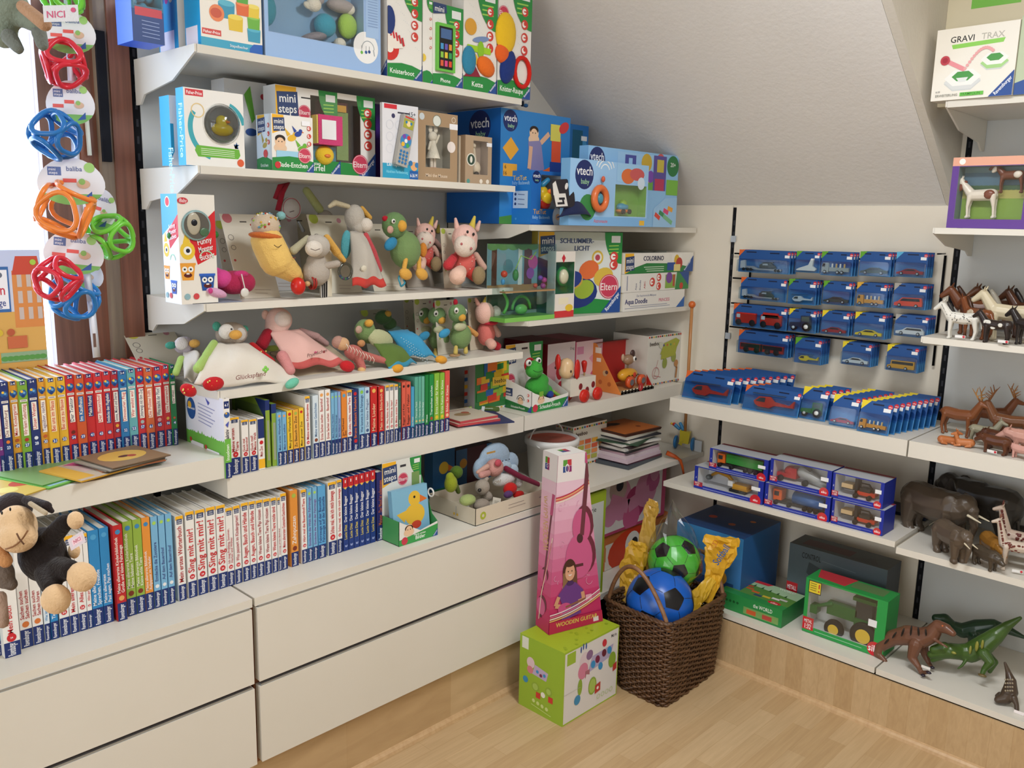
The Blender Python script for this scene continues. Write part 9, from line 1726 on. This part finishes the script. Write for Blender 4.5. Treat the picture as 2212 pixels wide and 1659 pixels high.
q = B(); q.tube([at(12+8*i, 1186-([0, 2, 5, 10, 17, 27, 40][i]), .074+.002*math.sin(i)) for i in range(7)], .0012, '8a6040|cl', 6); q.tube([at(36, 1152, .079), at(42, 1164, .079), at(52, 1176, .076)], .0012, '6a4a34|cl', 6); q.build('face_stitching', t)
q = B(); p = at(146, 1166, .06); U = (at(178, 1146, .06)-p); V_ = (at(154, 1190, .06)-p); q.add([p, p+V_, p+V_+U, p+U], [(0, 1, 2, 3)], 'dcd0d8|cl'); F = Face(q, p+V_, U, -V_, d=.0002); F.r(.2, .25, .85, .75, 'e8c4cc'); F.t('NICI', .3, .38, .3, 'c03a5c', w=.45); q.build('brand_label', t)
q = B(); q.tube([at(14, 1090, .0), at(4, 1075, 0), at(-20, 1055, 0)], .0012, 'd8d8dc|cl', 5); q.build('hanging_cord', t)
t, at, k = near(0, 1260, 1.22, 'brown and grey plush toy cut off below the black sheep')
blobs(t, at, k, [('body', '6f6258', [('e', 8, 1240, 0, 26, 34, 22), ('e', 24, 1262, .0, 16, 14, 14)]), ('arm', 'c08a5a', [('l', -6, 1190, .02, 12, 1212, .03, 16, 14)]), ('leg', 'a58a78', [('l', 0, 1290, .02, 6, 1345, .03, 13, 12)])])
q = B(); q.tube([at(14, 1180, -.01), at(22, 1215, .03)], .0015, '2a6a60|cl', 5); q.build('green_cord', t)
t, at, k = near(40, 40, 1.05, 'blurred grey and beige plush toy at the upper left photo corner')
blobs(t, at, k, [('body', '7f8a7c', [('e', 20, 20, 0, 60, 42, 40), ('e', 8, 70, 0, 34, 34, 28), ('l', 40, 30, .0, 84, 52, .02, 26, 20)]), ('legs', '747a74', [('l', 20, 80, .02, 40, 106, .03, 18, 12), ('l', 84, 70, .02, 92, 98, .02, 16, 13)]), ('arm', 'b08a6c', [('l', 50, 15, .03, 96, 52, .05, 13, 14)])])
q = B(); p = at(92, 12, .06); U = (at(168, 10, .06)-p); V_ = (at(95, 48, .06)-p); q.add([p, p+V_, p+V_+U, p+U], [(0, 1, 2, 3)], 'dfe0e6|cl'); F = Face(q, p+V_, U, -V_, d=.0003); F.t('NICI', .1, .25, .42, 'd0527c', w=.62); F.c(.86, .68, .07, 'd0527c'); q.build('brand_label', t)
# cap on the upper corner shelf
loc, rz, at, k = frame(LEFT, 1225, .50, ZA+.001); t = thing('baseball_cap', 'navy cap with black and white patterned front on the upper corner shelf', 'cap', loc, rz)
q = B(); q.ell(at(1222, 420, .0), (.052, .045, .062), '1c1a22|cl', R=(0, .35, 0), n=20, m=12); q.build('crown', t)
q = B(); p = at(1196, 450, .048); F = Face(q, p, at(1246, 447, .06)-p, at(1184, 388, .03)-p); F.c(.5, .45, .5, '221f26', ry=.62); F.r(.12, .05, .62, .5, 'd6d2cc'); F.p([(.1, .45), (.35, .5), (.3, .95), (.15, .85)], 'd6d2cc'); F.r(.2, .12, .42, .2, '1c1a22'); F.r(.3, .28, .55, .36, '1c1a22'); F.r(.42, .12, .5, .3, '1c1a22'); F.c(.72, .75, .06, 'd6d2cc', ry=.12, rot=-.6); q.build('patterned_front', t)
q = B(); vs = []; N_ = 16
for j in range(6):
    for i in range(N_+1): a_ = PI*i/N_; p = at(1237, 468, .03)+V3(math.cos(a_)*(.056+.007*j), -(.010*j)*math.sin(a_), (.085-.014*j)*math.sin(a_)-.001*j); vs.append(p)
q.add(vs, [(j*(N_+1)+i, j*(N_+1)+i+1, (j+1)*(N_+1)+i+1, (j+1)*(N_+1)+i) for j in range(5) for i in range(N_)], '1f2748|cl', True); q.build('brim', t, solid=.003)
# pale cow toy hanging at the right end of the topmost shelf
loc, rz, at, k = frame(LEFT, 1135, .10, ZA+.384); t = thing('plush_toy', 'small black and white cow toy on boxes under the topmost shelf end', 'plush toy', loc, rz)
blobs(t, at, k, [('head', 'd0cec8', [('e', 1134, 220, 0, 10, 11, 9)]), ('eye_patch', '22262e', [('e', 1128, 222, .015, 5, 8, 3)]), ('muzzle', '3a6a9a', [('e', 1136, 228, .02, 6, 4, 4)])])
